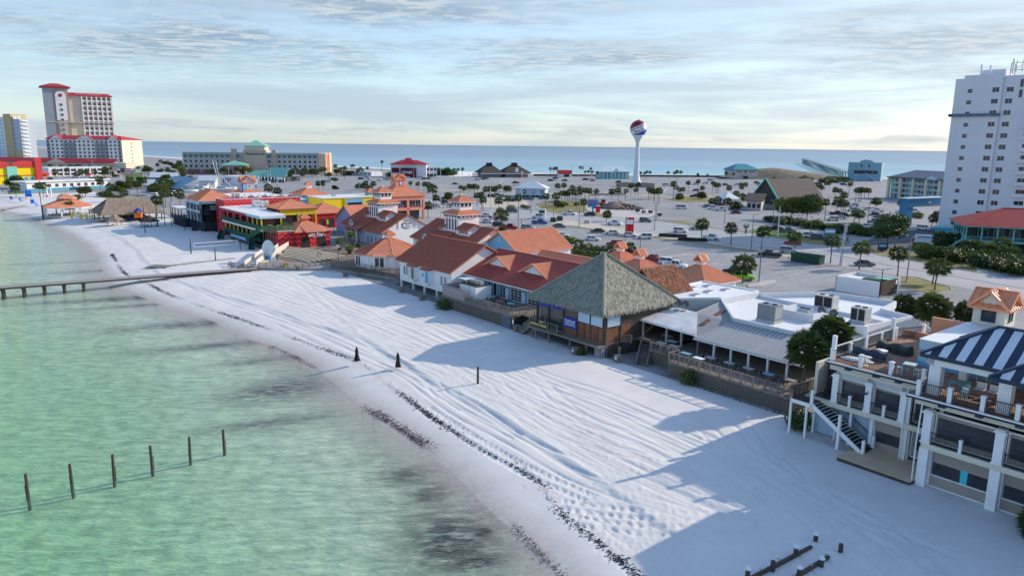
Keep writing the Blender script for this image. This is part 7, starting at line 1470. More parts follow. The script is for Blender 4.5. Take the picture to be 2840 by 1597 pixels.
def pier():
    o = thing('fishing_pier','long fishing pier on slender piles reaching into the Gulf','pier',(0,0,0));a,c = G(2350,478,7.5),G(2229,440,7.5);a = Vector((315,690,7));e = G(2228,441,9.0);c = e;m = mat('pier_concrete',(.20,.27,.30),.8,.1)
    mb = MB();mb.bar(a,c,6,.9);mb.build('deck',m,o);n = 34;d = (c-a).normalized();nv = Vector((-d.y,d.x,0))
    for k in range(n):
        p = a.lerp(c,(k+.5)/n);mb = MB()
        for s in (-1,0,1): mb.tube([p+nv*s*2.6+Vector((0,0,-.4)),Vector((p.x,p.y,-1.5))+nv*s*(3.4)],.42,6)
        mb.build('pile_bent',m,o)
    mb = MB()
    for s in (-1,1): mb.bar(a+nv*s*3+Vector((0,0,1.4)),c+nv*s*3+Vector((0,0,1.4)),.12,.12)
    for k in range(70):
        for s in (-1,1): p = a.lerp(c,k/69)+nv*s*3;mb.bar(p,p+Vector((0,0,1.4)),.12)
    mb.build('railing',m,o)
pier()
mb = MB();mb.smooth = True;c0 = G(2185,497);nx_,ny_ = 30,10;I = [[mb.P((c0.x-60+130*i/nx_,c0.y-12+34*j/ny_,1.1+max(0,9*math.exp(-((i-10)/7)**2)+4.5*math.exp(-((i-20)/7)**2))*max(0,math.sin(math.pi*j/ny_))+rnd.uniform(0,.3)*(0 < j < ny_))) for i in range(nx_+1)] for j in range(ny_+1)]
for j in range(ny_):
    for i in range(nx_): mb.f.append([I[j][i],I[j][i+1],I[j+1][i+1],I[j+1][i]])
struct('dune',mb,mat('dune_grass',(.25,.21,.15),.95,.35,.4,.4,1.5))
# A-frame souvenir house and neighbours
def aframe():
    a = G(2118,577);b = B('a_frame_shop','steep A-frame shop with brown roof and turquoise edges','shop',loc=(a.x,a.y,GZ),ang=R_(-8));H = 13.5;w = 12;L = 26
    rf = mat('brown_shingle',(.16,.125,.11),.85,.15,.6,.2,8);b.part('roof',b.mb().slab([(-w,0,2),(-w,L,2),(0,L,H),(0,0,H)][::-1],.3).slab([(-w+2*w,0,2),(w,L,2),(0,L,H),(0,0,H)],.3),rf);mb = b.mb();mb.poly([(-w+1,.8,2),(w-1,.8,2),(0,.8,H-1)]);b.part('gable',mb,M_DWOOD)
    b.part('barge_board',b.mb().bar((-w,-.1,2),(0,-.1,H),.5,.5).bar((w,-.1,2),(0,-.1,H),.5,.5),mat('aqua_board',(.05,.42,.38),.5));b.root.rotation_euler = (0,0,R_(-70));b.box('wall',mat('tan_wall',(.42,.38,.32),.8),-w+2,1,0,w-2,L-1,2.4)
aframe()
b = block('small_tan_shop','small tan shop with grey gable front and white walls beside the A-frame','shop',2070,2110,(583,585),556,12,mat('pale_tan',(.50,.45,.38),.8),win=(3,1,1.6,2.0));b.part('roof',b.mb().slab([(-1,-1,b.H),(b.L+1,-1,b.H),(b.L+1,6,b.H+3),(-1,6,b.H+3)],.2),MT['brown_shingle'])
b = block('white_tent','white peaked marquee among palms near the A-frame','tent',2012,2048,562,552,10,M_WHITE);hipcap(b,b.H,b.H+3.4,M_WHITE,.8)
b = block('white_trailer','white box trailer parked behind the hedge','trailer',2236,2266,586,572,4,M_WHITE)
for k in (.25,.75): b.part('wheel',b.mb().tube([(b.L*k,-.2,.4),(b.L*k,.2,.4)],.4,10),M_BLACK)
b = block('turquoise_shed','small turquoise shed with flat roof below the white tower','shed',2596,2640,(643,645),632,5,mat('shed_blue',(.05,.40,.55),.5));b.box('roof',mat('shed_roof',(.15,.55,.62),.5),-.3,-.3,b.H,b.L+.3,5.3,b.H+.2)
b = block('teal_roof_restaurant','low restaurant with seafoam metal roofs and a columned porch','restaurant',722,795,(501,504),489,14,mat('shaded_green_wall',(.06,.08,.08),.8));b.part('roof',b.mb().slab([(-2,-2.5,b.H),(b.L+1,-2.5,b.H),(b.L-4,8,b.H+6.5),(6,8,b.H+6.5)],.3).slab([(-16,-4,b.H-.5),(2,-5,b.H-.5),(0,6,b.H+4),(-9,6,b.H+4)],.3),tealr)
for k in range(9): b.box('column',M_WHITE,b.L*k/8-.25,-2.3,0,b.L*k/8+.25,-1.8,b.H)
b.box('banner',M_WHITE,b.L*.72,-2.7,b.H*.2,b.L*.95,-2.6,b.H)
b = block('mural_warehouse','white flat-roofed warehouse with red mural letters behind the boats','warehouse',615,665,(514,516),488,14,ws);
for k in range(4): b.box('mural_mark',mat('mural_red',(.35,.05,.06),.6),b.L*(.1+.12*k),-.1,b.H*.35+k % 2,b.L*(.16+.12*k),0,b.H*.8)
for i,(x0,x1,y,t,l) in enumerate(((553,597,520,501,'white open shed with pale metal roof in the boat yard'),(420,462,515,492,'pale-roofed boat-yard house with blue gable'),(455,490,512,493,'pale-roofed low house next to the blue gabled one'),(690,712,521,512,'tiny grey hip-roofed shed near the boats'),(398,422,525,513,'small round-roofed grey store among the trees'))):
    b = block('yard_house',l,'house',x0,x1,y,t,9,mat('yard_blue',(.10,.20,.28),.7) if i in (1,3) else ws);b.part('roof',b.mb().slab([(-.8,-.8,b.H),(b.L+.8,-.8,b.H),(b.L+.8,4.5,b.H+3),(-.8,4.5,b.H+3)],.15).slab([(b.L+.8,9.8,b.H),(-.8,9.8,b.H),(-.8,4.5,b.H+3),(b.L+.8,4.5,b.H+3)],.15),mat('pale_zinc',(.55,.60,.65),.45,.05));mb = b.mb();mb.poly([(b.L,0,b.H),(b.L,9,b.H),(b.L,4.5,b.H+2.8)]).poly([(0,0,b.H),(0,9,b.H),(0,4.5,b.H+2.8)]);b.part('gable',mb,MT.get('yard_blue',ws))
    b.win(b.L/2,-.02,b.H*.25,1.4,b.H*.4,'f',M_WHITE,M_GLASS)
b = block('blue_pitched_house','dark blue house with long sloping roof and dormers among the palms','house',440,500,(526,533),514,12,MT['yard_blue']);b.part('roof',b.mb().slab([(-1,-2,b.H-.5),(b.L+1,-2,b.H-.5),(b.L+1,10,b.H+5),(-1,10,b.H+5)],.2),mat('blue_metal_roof',(.10,.25,.40),.4))
for k in (.3,.5): b.box('dormer',MT['yard_blue'],b.L*k-1.2,2,b.H+1,b.L*k+1.2,6,b.H+4)
b = block('long_red_roof_building','long low cream building with a red roof band before the hotels','building',-20,350,(462,468),447,18,mat('cream_wall',(.58,.52,.42),.8));b.part('roof',b.mb().slab([(-2,-2,b.H),(b.L*.92,-2,b.H),(b.L*.92,5,b.H+4),(-2,5,b.H+4)],.3),crim);mb = b.mb();mb.poly([(b.L*.42,-3,b.H-1),(b.L*.58,-3,b.H-1),(b.L*.5,-3,b.H+4)]);b.part('porch_gable',mb,MT['cream_wall'])
for k in range(12): b.win(b.L*(.06+.075*k),-.02,b.H*.15,4.5,b.H*.45,'f',M_WHITE,M_GLASS,3,1)
b = block('garage_deck','white two-level parking deck with dark openings before the red-roofed building','garage',138,322,(490,486),466,26,ws)
for k in range(2): b.box('opening',M_SLATDARK,2,-.1,b.H*(.12+.46*k),b.L-2,.1,b.H*(.40+.46*k))
for k in range(11): b.box('column',ws,b.L*k/10-.5,-.3,0,b.L*k/10+.5,0,b.H)
b = block('yellow_red_shop','bright yellow shop with red wavy parapet and teal arched entrance','shop',-30,112,(513,509),466,20,MT['bright_yellow']);rd = mat('shop_red',(.55,.045,.05),.6);b.box('red_band',rd,-.2,-.3,b.H*.50,b.L+.2,0,b.H*.55)
mb = b.mb();mb.box(-.3,-.5,b.H,b.L+.3,0,b.H+1.2)
for c in (.1,.72): mb.lathe([(.1,0),(.1,0)],n=3)
b.part('parapet',b.mb().box(-.3,-.5,b.H,b.L+.3,0,b.H+1.3),rd)
for c in (.18,.72): b.part('parapet_wave',b.mb().prism([(b.L*c+7*math.cos(a),b.H+1.2+3.0*math.sin(a)) for a in np.linspace(0,math.pi,12)],-.5,0),rd)
for o in [c for c in b.root.children if c.name.startswith('parapet_wave')]: o.rotation_euler = (math.pi/2,0,0);o.location = (0,-.5,0)
tl = mat('mint_paint',(.22,.60,.50),.6);b.box('arch_front',tl,b.L*.36,-1,0,b.L*.56,0,b.H+.6);b.box('corner_tower',rd,b.L-2.2,-1.2,0,b.L+1.5,3,b.H+6)
for k in range(5): b.win(b.L*.62+k*3.0,-.03,1.0,2.2,3.2,'f',M_WHITE,MT['aqua_pane'],1,1)
b.box('side_awning',rd,b.L+1.5,0,b.H*.55,b.L+6,8,b.H*.62);b.box('side_wall',mat('shop_coral',(.55,.16,.15),.7),b.L+1,2,0,b.L+5.5,12,b.H*.7)
b = block('white_blue_motel','long low white building with blue base among palms','building',76,300,(533,522),507,12,ws);b.box('base_band',mat('motel_blue',(.06,.30,.42),.6),-.1,-.1,0,b.L+.1,.1,b.H*.32);b.box('roof',M_WROOF,-1,-1,b.H,b.L+1,13,b.H+.5)
for k in range(10): b.win(b.L*(.08+.09*k),-.03,b.H*.42,1.8,b.H*.35,'f',M_WHITE,M_GLASS,2,1)
b = block('gate_kiosk','tiny white kiosk with red cap among the palms by the parking deck','kiosk',238,252,500,486,4,ws);b.box('cap',rd,-.4,-.4,b.H,b.L+.4,4.4,b.H+1)
b = block('low_beach_store','low white beach store with flat roof right of the long hotel','store',975,1030,(486,489),474,12,ws,win=(5,1,1.6,1.8));b = block('shaded_cafe','shaded low cafe with grey roof at the end of the long hotel','cafe',948,975,(487,487),475,10,M_SLATDARK);b.box('roof',mat('cafe_roof',(.35,.30,.28),.8),-2,-2,b.H,b.L+2,11,b.H+.5)
# ================================================================ vegetation
def leafmat(name,a,c,rough=.6):
    m,t,b = newmat(name);L = t.links;oi = nn(t,'ShaderNodeObjectInfo');g = nn(t,'ShaderNodeNewGeometry');tc = nn(t,'ShaderNodeTexCoord');n = nn(t,'ShaderNodeTexNoise',i_Scale=1.6,i_Detail=4.0);L.new(tc.outputs['Object'],n.inputs['Vector'])
    ad = nn(t,'ShaderNodeMath',operation='MULTIPLY_ADD');L.new(oi.outputs['Random'],ad.inputs[0]);ad.inputs[1].default_value = .45;ad2 = nn(t,'ShaderNodeMath',operation='MULTIPLY_ADD',use_clamp=True);L.new(n.outputs['Fac'],ad2.inputs[0]);ad2.inputs[1].default_value = 1.1;ad2.inputs[2].default_value = -.28;L.new(ad2.outputs[0],ad.inputs[2])
    mx = nn(t,'ShaderNodeMix',data_type='RGBA');L.new(ad.outputs[0],mx.inputs[0]);mx.inputs[6].default_value = (*a,1);mx.inputs[7].default_value = (*c,1);L.new(mx.outputs[2],b.inputs['Base Color']);b.inputs['Roughness'].default_value = rough;b.inputs['Specular IOR Level'].default_value = .3
    tr = nn(t,'ShaderNodeBsdfTranslucent');L.new(mx.outputs[2],tr.inputs[0]);ms = nn(t,'ShaderNodeMixShader');ms.inputs[0].default_value = .22;L.new(b.outputs[0],ms.inputs[1]);L.new(tr.outputs[0],ms.inputs[2]);L.new(ms.outputs[0],t.nodes['Material Output'].inputs[0]);return m
L_PALM = leafmat('palm_leaf',(.045,.085,.026),(.13,.165,.05));L_TREE = leafmat('tree_leaf',(.03,.066,.02),(.105,.15,.042));L_OLIVE = leafmat('olive_leaf',(.06,.085,.02),(.16,.17,.045));L_DRY = leafmat('dry_frond',(.16,.09,.045),(.28,.17,.09));BARK = mat('palm_bark',(.13,.115,.10),.9,.35,6,.4,14);BARKT = mat('tree_bark',(.075,.06,.05),.9,.3,4,.4,10)
def palm_crown(seed,nf,rad,blades,droop=1.0,up=1.0,narrow=.045):
    """ball of costapalmate fronds: a petiole ending in a fan of narrow, drooping blades"""
    g = random.Random(seed);mb = MB()
    for i in range(nf):
        az = i*2.39996+g.uniform(-.2,.2);el = -0.85+1.95*((i+.5)/nf)*up;el = max(-1.0,min(1.35,el+g.uniform(-.15,.15)));pl = rad*g.uniform(.36,.52)
        d = Vector((math.cos(az)*math.cos(el),math.sin(az)*math.cos(el),math.sin(el)));side = Vector((-math.sin(az),math.cos(az),0));nrm = side.cross(d).normalized()
        tip = d*pl;mb.poly([side*.03,-side*.03,tip-side*.02]);fl = rad*g.uniform(.48,.66)
        for k in range(blades):
            a = -1.25+2.5*k/(blades-1)+g.uniform(-.06,.06);v = d*math.cos(a)+side*math.sin(a);dr = Vector((0,0,-1))*droop*fl*(.22+.22*abs(a));w = narrow*rad*g.uniform(.8,1.3);p = v.cross(nrm).normalized()
            m1 = tip+v*fl*.55+dr*.2;e = tip+v*fl*g.uniform(.88,1.08)+dr
            mb.poly([tip,m1-p*w,e]);mb.poly([tip,e,m1+p*w])
    return mb
PALMS = []
for sd_,nf,bl in ((1,34,8),(2,30,8),(3,38,8),(4,26,9)):
    cm = palm_crown(sd_,nf,2.1,bl).mesh('crown',L_PALM);g = random.Random(sd_);lean = (g.uniform(-.05,.05),g.uniform(-.05,.05))
    tb = MB();tb.smooth = True;tb.tube([(lean[0]*u*u,lean[1]*u*u,u) for u in (0,.08,.3,.6,.85,1.0)],[.034,.026,.023,.023,.030,.026],9)
    PALMS.append((cm,tb.mesh('trunk',BARK),lean))
BOOT = MB().lathe([(.10,-.5),(.34,-.35),(.42,0),(.3,.35),(.1,.5)],n=9).mesh('boots',BARK)
def palm(p,h,cr,label,group,v=None,rz=None,name='palm_tree',crown_m=None):
    cm,tm,lean = PALMS[v if v is not None else rnd.randrange(4)];o = thing(name,label,'palm',p,rnd.uniform(0,6.28) if rz is None else rz,group)
    put('trunk',tm,o,(0,0,-.15),sc=(h*max(.8,6/h)*.95,h*max(.8,6/h)*.95,h+.15));k = h*max(.8,6/h)*.95;top = (lean[0]*k,lean[1]*k,h);c = put('crown',cm,o,top,sc=cr/2.1,m=crown_m);put('boots',BOOT,c,(0,0,-.15),sc=.8);return o
PL = {
 'far': ([(975,481,455),(982,481,455),(990,487,467),(997,489,467),(1007,488,467),(1001,481,462),(1019,485,461),(1259,493,465),(1271,494,465),(1282,493,464),(1527,492,463),(1535,492,463),(1543,490,462),(1622,491,472),(1631,491,471),(1638,490,463),(1641,490,472),(1656,499,474),(1686,488,467),(1730,488,466),(1697,495,473),(1775,493,475),(1786,496,476),(1792,496,472),(1803,496,473),(1853,493,474),(1870,494,475),(1887,493,473),(1877,505,471),(1935,490,479),(1961,491,481),(2013,506,475),(2034,501,477),(1059,482,444)],'slender palm near the far Gulf beach','palms near the far Gulf beach'),
 'mid': ([(884,523,500),(897,523,502),(992,526,513),(1007,525,511),(1015,530,500),(1020,530,511),(1027,530,511),(1035,525,501),(1138,517,500),(1158,526,502),(1176,535,502),(1186,536,503),(1277,534,511),(1286,533,513),(1301,532,508),(1308,527,513),(1315,551,506),(1324,529,510),(1348,547,516),(1358,548,514),(1370,555,515),(1374,532,513),(1384,544,509),(1402,533,514),(1406,532,514),(1413,533,515),(1547,532,507),(1563,526,506),(1622,550,518),(1633,554,520),(1652,552,521),(1696,551,521),(1714,557,518),(1734,552,520),(1749,542,507),(1761,542,518),(1770,542,502),(1798,554,516),(1804,551,519),(1813,554,521),(1814,565,521),(1827,569,519),(1867,552,501),(1872,543,512),(1886,541,518),(1894,543,516),(1908,536,499),(1934,535,495),(1948,530,519),(1975,537,500),(1985,536,505),(1989,538,506),(1993,536,505),(2020,547,512),(2055,520,504),(2058,530,512),(2067,520,505)],'palm in the row between the far car park and the road','palms between the far car park and the road'),
 'round': ([(1209,579,537),(1229,578,543),(1241,577,531),(1246,578,532),(1323,573,532),(1336,582,528),(1340,582,544),(1384,584,545),(1409,575,538),(1437,600,534),(1513,570,532),(1542,580,532),(1558,559,526),(1566,558,526),(1573,557,528),(1579,559,523),(1588,565,512),(1595,561,524),(1605,570,512),(1610,548,525),(1619,587,549),(1153,605,557),(1187,605,556)],'palm on the planted traffic island by the crossroads','palms on the planted crossroads islands'),
 'right': ([(2144,524,489),(2155,524,493),(2163,524,502),(2174,526,503),(2207,540,497),(2222,545,510),(2219,524,489),(2230,511,485),(2240,543,491),(2248,524,490),(2254,545,512),(2260,530,505),(2268,545,505),(2277,545,512),(2289,528,502),(2299,528,501),(2315,548,518),(2328,548,521),(2353,543,502),(2372,564,519),(2379,561,518),(2384,561,520),(2388,561,518),(2397,551,519),(2408,550,520),(2240,570,543),(2263,572,542),(2269,596,552),(2287,609,548),(2321,581,543),(2333,587,548),(2338,590,530),(2343,587,552),(2368,618,579),(2382,618,582),(2494,596,551),(2545,550,532),(2558,550,530),(2575,549,527),(2582,634,592),(2596,629,583),(2661,640,600)],'palm among the crowded car parks below the white tower','palms among the car parks below the white tower'),
 'bushy': ([(1975,569,550),(1990,564,545),(2038,582,557),(2048,582,557),(2042,557,525),(2061,559,535),(2018,570,555),(2094,579,541),(2101,581,540),(2114,580,540)],'bushy palm beside the A-frame shop','bushy palms beside the A-frame shop')}
for k,(lst,lab,grp) in PL.items():
    for (x,y,t) in lst:
        p = G(x,y);zt = zat(t,p.x,p.y)-GZ;cr = 1.75 if k == 'far' else 2.0;cr = 2.5 if k == 'bushy' else cr;h = max(2.0,zt-cr*.85);palm(p,h,cr*rnd.uniform(.85,1.15),lab,grp)
for x,y,t,cr,lab in ((1681,614,581,2.1,'palm standing alone at the corner of the dusty yard'),(1945,663,602,2.5,'palm behind the black roadside barrier'),(2027,678,615,2.2,'palm on the bare roadside verge opposite the green direction sign'),(2111,692,623,2.3,'palm on the roadside verge next to the tall double pole'),(2059,785,699,2.9,'stout palm in the kerbed island behind the hip-roofed pavilions'),(2204,702,636,2.3,'palm at the roadside in front of the silver car'),(2303,729,647,2.3,'palm beside the green skip at the roadside'),(2383,746,665,2.3,'palm at the roadside beside the grey sedan'),(2489,765,677,2.4,'palm behind the bin enclosure with a second smaller crown'),(2592,803,707,2.7,'taller of two palms leaning apart on the kerbed traffic island'),(2586,788,716,2.2,'shorter of two palms leaning apart on the kerbed traffic island'),(1569,721,653,2.5,'tall palm between blue gabled shop and the thatched pyramid'),(1202,579,507,2.9,'tall fan palm by the crossroads')):
    p = G(x,y);zt = zat(t,p.x,p.y)-GZ;palm(p,max(2.5,zt-cr*.8),cr,lab,None)
# washingtonia with a skirt of dead fronds
p = G(1393,640);zt = zat(574,p.x,p.y)-GZ;o = palm(p,zt-2.4,3.0,'tall fan palm with a brown skirt of dead fronds',None,0);put('dead_fronds',palm_crown(9,40,1.6,6,1.6,.25).mesh('dead_fronds',L_DRY),o,(0,0,zt-5.5),sc=(1,1,1.9))
# palms pressed against the boardwalk buildings
for x,y,t,cr in ((1598,725,660,2.6),(1631,728,676,2.6),(1660,720,680,2.4),(1603,735,690,2.5),(1515,716,682,2.2),(1551,716,684,2.2),(1692,712,682,2.3),(1741,705,675,2.2)):
    p = G(x,y);zt = zat(t,p.x,p.y)-GZ;palm(p,max(1.5,zt-cr*.7),cr,'low bushy palm in the court behind the blue restaurant','bushy palms behind the blue restaurant')
# the big palms by the beach bar: dense crowns
BIGC = [palm_crown(s,70,2.6,15,.9,1.0,.03).mesh('crown',L_PALM) for s in (21,22)]
def big_palm(s,t,h,cr,label,v,z0=GZ):
    o = thing('palm_tree',label,'palm',(*XY(s,t),z0),v*1.3);tb = MB();tb.smooth = True;tb.tube([(0,0,-.2),(.02,0,h*.4),(.08,.03,h)],[.24,.19,.2],12);tb.build('trunk',BARK,o);put('crown',BIGC[v % 2],o,(.08,.03,h),sc=cr/2.6);put('dead_fronds',palm_crown(31,26,1.5,7,1.5,.3).mesh('dead_fronds',L_DRY),o,(.08,.03,h-.5),sc=cr/2.6)
big_palm(-38.0,70.0,6.2,2.5,'large dense palm beside the deck of the flat-roofed restaurant',0);big_palm(-37.2,73.6,7.6,2.5,'large dense palm close behind another at the deck corner',1)
pp = G(2583,908);s_,t_ = ST(pp);big_palm(s_,t_,3.2,3.0,'low dense palm in the car park behind the roof terrace',1);pp = G(2500,893);s_,t_ = ST(pp);big_palm(s_,t_,2.8,2.2,'low dense palm half hidden behind the flat-roofed restaurant',0);pp = G(2676,910);s_,t_ = ST(pp);big_palm(s_,t_,2.6,2.2,'low dense palm beside the lantern house wall',0)
big_palm(-12.6,58.6,1.0,2.4,'low bushy palm on the sand before the ground-floor windows',0)
# leafy trees and shrubs: clumps of small leaves
def leaf_cloud(seed,lobes,n,size,m,squash=.8):
    g = random.Random(seed);mb = MB()
    for (cx,cy,cz,r) in lobes:
        for _ in range(int(n*r*r)):
            u,v = g.uniform(-1,1),g.uniform(0,6.283);q = math.sqrt(1-u*u);rr = r*(g.random()**.33)*g.uniform(.75,1.08);p = Vector((cx+rr*q*math.cos(v),cy+rr*q*math.sin(v),cz+rr*u*squash))
            a = Vector((g.gauss(0,1),g.gauss(0,1),g.gauss(0,1))).normalized();b = a.orthogonal().normalized();s = size*g.uniform(.6,1.4);mb.poly([p-a*s,p+b*s*.6,p+a*s,p-b*s*.6])
    return mb
def lobes(seed,n,R0,h):
    g = random.Random(seed);return [(g.uniform(-.6,.6)*R0,g.uniform(-.6,.6)*R0,h+g.uniform(-.35,.45)*R0,R0*g.uniform(.42,.66)) for _ in range(n)]
TREES = []
for sd_,m in ((41,L_TREE),(42,L_OLIVE),(43,L_TREE)):
    cm = leaf_cloud(sd_,lobes(sd_,11,2.6,0),150,.20,m).mesh('crown',m);tb = MB();tb.tube([(0,0,0),(.1,.05,.5),(.05,.1,1.0)],[.055,.042,.03],8);TREES.append((cm,tb.mesh('trunk',BARKT)))
LIMB = MB();
for k in range(4): a = k*1.6;LIMB.tube([(0,0,-1.3),(math.cos(a)*.8,math.sin(a)*.8,-.2),(math.cos(a)*1.5,math.sin(a)*1.5,.6)],[.12,.09,.04],6)
LIMBM = LIMB.mesh('limbs',BARKT)
def tree(p,h,r,label,group=None,v=0,sq=1.0):
    o = thing('leafy_tree',label,'tree',p,rnd.uniform(0,6),group);put('trunk',TREES[v][1],o,sc=(3.5,3.5,max(.5,h-r*.3)));c = put('crown',TREES[v][0],o,(0,0,h),sc=(r/2.9,r/2.9,r/2.9*sq));put('limbs',LIMBM,c);return o
SHR = [leaf_cloud(s,[(0,0,.5,.62),(.3,.1,.4,.5),(-.3,.1,.4,.5),(0,-.3,.35,.5)],420,.09,m).mesh('foliage',m) for s,m in ((51,L_TREE),(52,L_OLIVE),(53,L_PALM))]
STEM = MB().tube([(0,0,-.1),(0,0,.5)],.05,6).mesh('stem',BARKT)
def shrub(p,w,h,label,group=None,v=0):
    o = thing('shrub',label,'shrub',p,rnd.uniform(0,6),group);put('foliage',SHR[v],o,sc=(w,w,h));put('stem',STEM,o);return o
# left woodland between hotels and the thatched hall
rl = random.Random(77);cnt = 0
def left_spot(): return rl.choice([(rl.uniform(205,480),rl.uniform(528,556)),(rl.uniform(250,470),rl.uniform(505,530)),(rl.uniform(395,620),rl.uniform(470,505)),(rl.uniform(500,720),rl.uniform(470,490)),(rl.uniform(640,900),rl.uniform(472,492)),(rl.uniform(150,340),rl.uniform(478,500)),(rl.uniform(800,960),rl.uniform(478,503)),(rl.uniform(360,520),rl.uniform(462,472))])
for i in range(150):
    x,y = left_spot();p = G(x,y);q = rl.random()
    if q < .50: palm(p,rl.uniform(3.5,6.8),rl.uniform(2.3,3.1),'palm in the thick planting between the hotels and the thatched hall','palms in the planting before the hotels')
    elif q < .80: tree(p,rl.uniform(3.2,5.2),rl.uniform(2.6,4.2),'leafy tree in the thick planting between the hotels and the thatched hall','leafy trees in the planting before the hotels',rl.choice((0,1,1)),.85)
    else: shrub(p,rl.uniform(3,5),rl.uniform(2,3.4),'shrub in the thick planting between the hotels and the thatched hall','shrubs in the planting before the hotels',rl.randrange(2))
for x,y in ((175,588),(140,520),(58,525),(45,545),(122,548),(195,600),(330,590),(437,600),(460,575),(475,560),(500,560),(345,560),(300,562),(770,553),(745,553),(500,572),(110,545)):
    palm(G(x,y),rl.uniform(3.5,6.0),rl.uniform(2.2,2.8),'palm on the far sand around the gazebo and the thatched hall','palms around the gazebo and the thatched hall')
tree(G(38,522),4.6,4.6,'large dark round tree before the yellow shop',None,0)
for x,y,r,h,v,l in ((2190,610,6.5,5.5,1,'pale olive tree beside the masts behind the A-frame'),(2235,612,7.0,6.5,0,'big dark tree beside the A-frame shop'),(2462,690,6.0,6.5,0,'big round tree at the drive entrance below the gateway'),(1550,575,3,1.8,0,'low clipped tree in the planted crossroads island'),(1945,552,3.4,2.2,0,'dark bush-like tree by the far road verge'),(1885,553,3.0,1.6,0,'low dark tree on the far grass verge'),(2430,575,3.2,3,0,'dark rounded tree behind the white pickups'),(930,525,2.4,1.2,0,'small clipped round tree on the far car-park edge')): tree(G(x,y),h,r,l,None,v,.85)
for i in range(34):                                            # dark belt behind the drive of the red-roofed restaurant
    x = 2560+i*9;y = 706+i*1.7+rl.uniform(-10,8);shrub(G(x,y),rl.uniform(3,5),rl.uniform(2.2,4.0),'dense dark shrub in the belt before the red-roofed restaurant','shrubs before the red-roofed restaurant',rl.choice((0,0,2)))
for x,y,h,cr in ((2690,712,2.6,3.2),(2740,722,2.4,3.4),(2800,735,2.5,3.3),(2640,690,2.6,3.0),(2770,715,3.4,3.0),(2835,700,5.0,3.4),(2610,690,2.8,3.2)): palm(G(x,y),h,cr,'feathery low palm in the belt before the red-roofed restaurant','low palms before the red-roofed restaurant')
for i in range(40): x = 2130+i*7.2;y = 612+i*1.05+rl.uniform(-2,6);shrub(G(x,y),rl.uniform(2.6,4),rl.uniform(1.8,3.4),'dark shrub in the long hedge along the car-park edge behind the white mast','hedge shrubs behind the white mast',rl.choice((0,0,1)))
for i in range(26): x,y = rl.choice([(rl.uniform(1510,1610),rl.uniform(566,586)),(rl.uniform(2290,2480),rl.uniform(628,650)),(rl.uniform(2480,2600),rl.uniform(600,632)),(rl.uniform(1200,1480),rl.uniform(570,600)),(rl.uniform(2530,2600),rl.uniform(655,690))]);shrub(G(x,y),rl.uniform(1.8,3.4),rl.uniform(1.2,2.4),'rounded shrub planted along the car parks and crossroads','shrubs along car parks and crossroads',rl.randrange(3))
for i in range(60): x = rl.uniform(1080,1260);y = rl.uniform(484,492) if x < 1200 else rl.uniform(482,488);shrub(G(x,y),rl.uniform(4,7),rl.uniform(2.5,7 if 1180 < x < 1245 else 4),'dark dune shrub around the crab restaurant','dune shrubs around the crab restaurant',0)
for i in range(40): shrub(G(rl.uniform(2280,2350),rl.uniform(500,508)),rl.uniform(3,6),rl.uniform(2,4.5),'dark dune shrub at the root of the fishing pier','dune shrubs at the pier root',0)
# plants on the beach side of decks and buildings
for s,t,w,h,l in ((-49.5,65.6,1.6,2.2,'green bush pushing through the lattice of the long deck'),(-98.5,63.9,2.2,2.0,'dark green bush at the corner of the timber fence deck'),(-65.6,63.9,1.1,1.3,'small green bush by the stone pier under the thatched bar'),(-34.6,63.6,2.0,2.2,'dark bush under the stair landing of the beach bar')): shrub((*XY(s,t),1.1),w,h,l,None,2)
def tuft_field(name,label,spots,m,n,size):
    mb = MB();g = random.Random(8)
    for (s,t,w,d) in spots:
        for _ in range(int(n*w*d)):
            ss,tt = s+g.gauss(0,w),t+g.gauss(0,d);x,y = XY(ss,tt);h = size*g.uniform(.4,1.5);a = g.uniform(0,6.28);k = Vector((math.cos(a),math.sin(a),0))*h*.5;q = Vector((-k.y,k.x,0)).normalized()*.05
            p = Vector((x,y,1.12));mb.poly([p-q,p+q,p+k+Vector((0,0,h))])
    tag(mb.build(name,m,kind='stuff'),label,'grass')
tuft_field('beach_grass','sparse green weeds on the sand at the foot of the beach bar and decks',[(-20.3,59.2,1.5,.4),(-18.6,58.5,1.2,.3),(-33,62.5,1.0,.5),(-31.5,62.2,.9,.4),(-29.3,61.5,.7,.4),(-41,65.6,3.0,.3),(-46,65.8,3.0,.3),(-88,63.9,4.0,.35),(-94,63.6,3.0,.4),(-110,66.6,5.0,.8),(-105,66.0,4,.6),(-130,67.8,6,.8),(-218,63,6,.8)],L_OLIVE,75,.22)
# potted palms, christmas tree and lamps on the plaza
for i,(x,y) in enumerate(((943,694),(970,705),(975,684))):
    p = G(x,y,1.7);o = thing('potted_palm',('yellow-green palm in a dark pot by the top of the steps','small palm in a brown urn beside the octagonal shop','yellow-green palm on a tall trunk before the tower shop')[i],'potted palm',p,i);MB().lathe([(.35,0),(.55,.5),(.6,.9),(.5,.95)],n=12).build('pot',M_DWOOD,o);put('trunk',PALMS[0][1],o,(0,0,.8),sc=(4,4,(1.6,.6,2.4)[i]));put('crown',PALMS[1][0],o,(0,0,(2.4,1.5,3.2)[i]),sc=.62,m=leafmat('lime_frond',(.13,.19,.03),(.28,.33,.06)) if i == 0 else MT['lime_frond'])
p = G(1099,668,1.7);o = thing('christmas_tree','dark decorated christmas tree before the white gable','tree',p);leaf_cloud(61,[(0,0,.5+k*.75,1.5-k*.22) for k in range(7)],160,.13,L_TREE,.7).build('crown',leafmat('fir_leaf',(.008,.014,.012),(.03,.04,.03)),o);MB().tube([(0,0,0),(0,0,5)],[.15,.03],7).build('trunk',BARKT,o)
mb = MB()
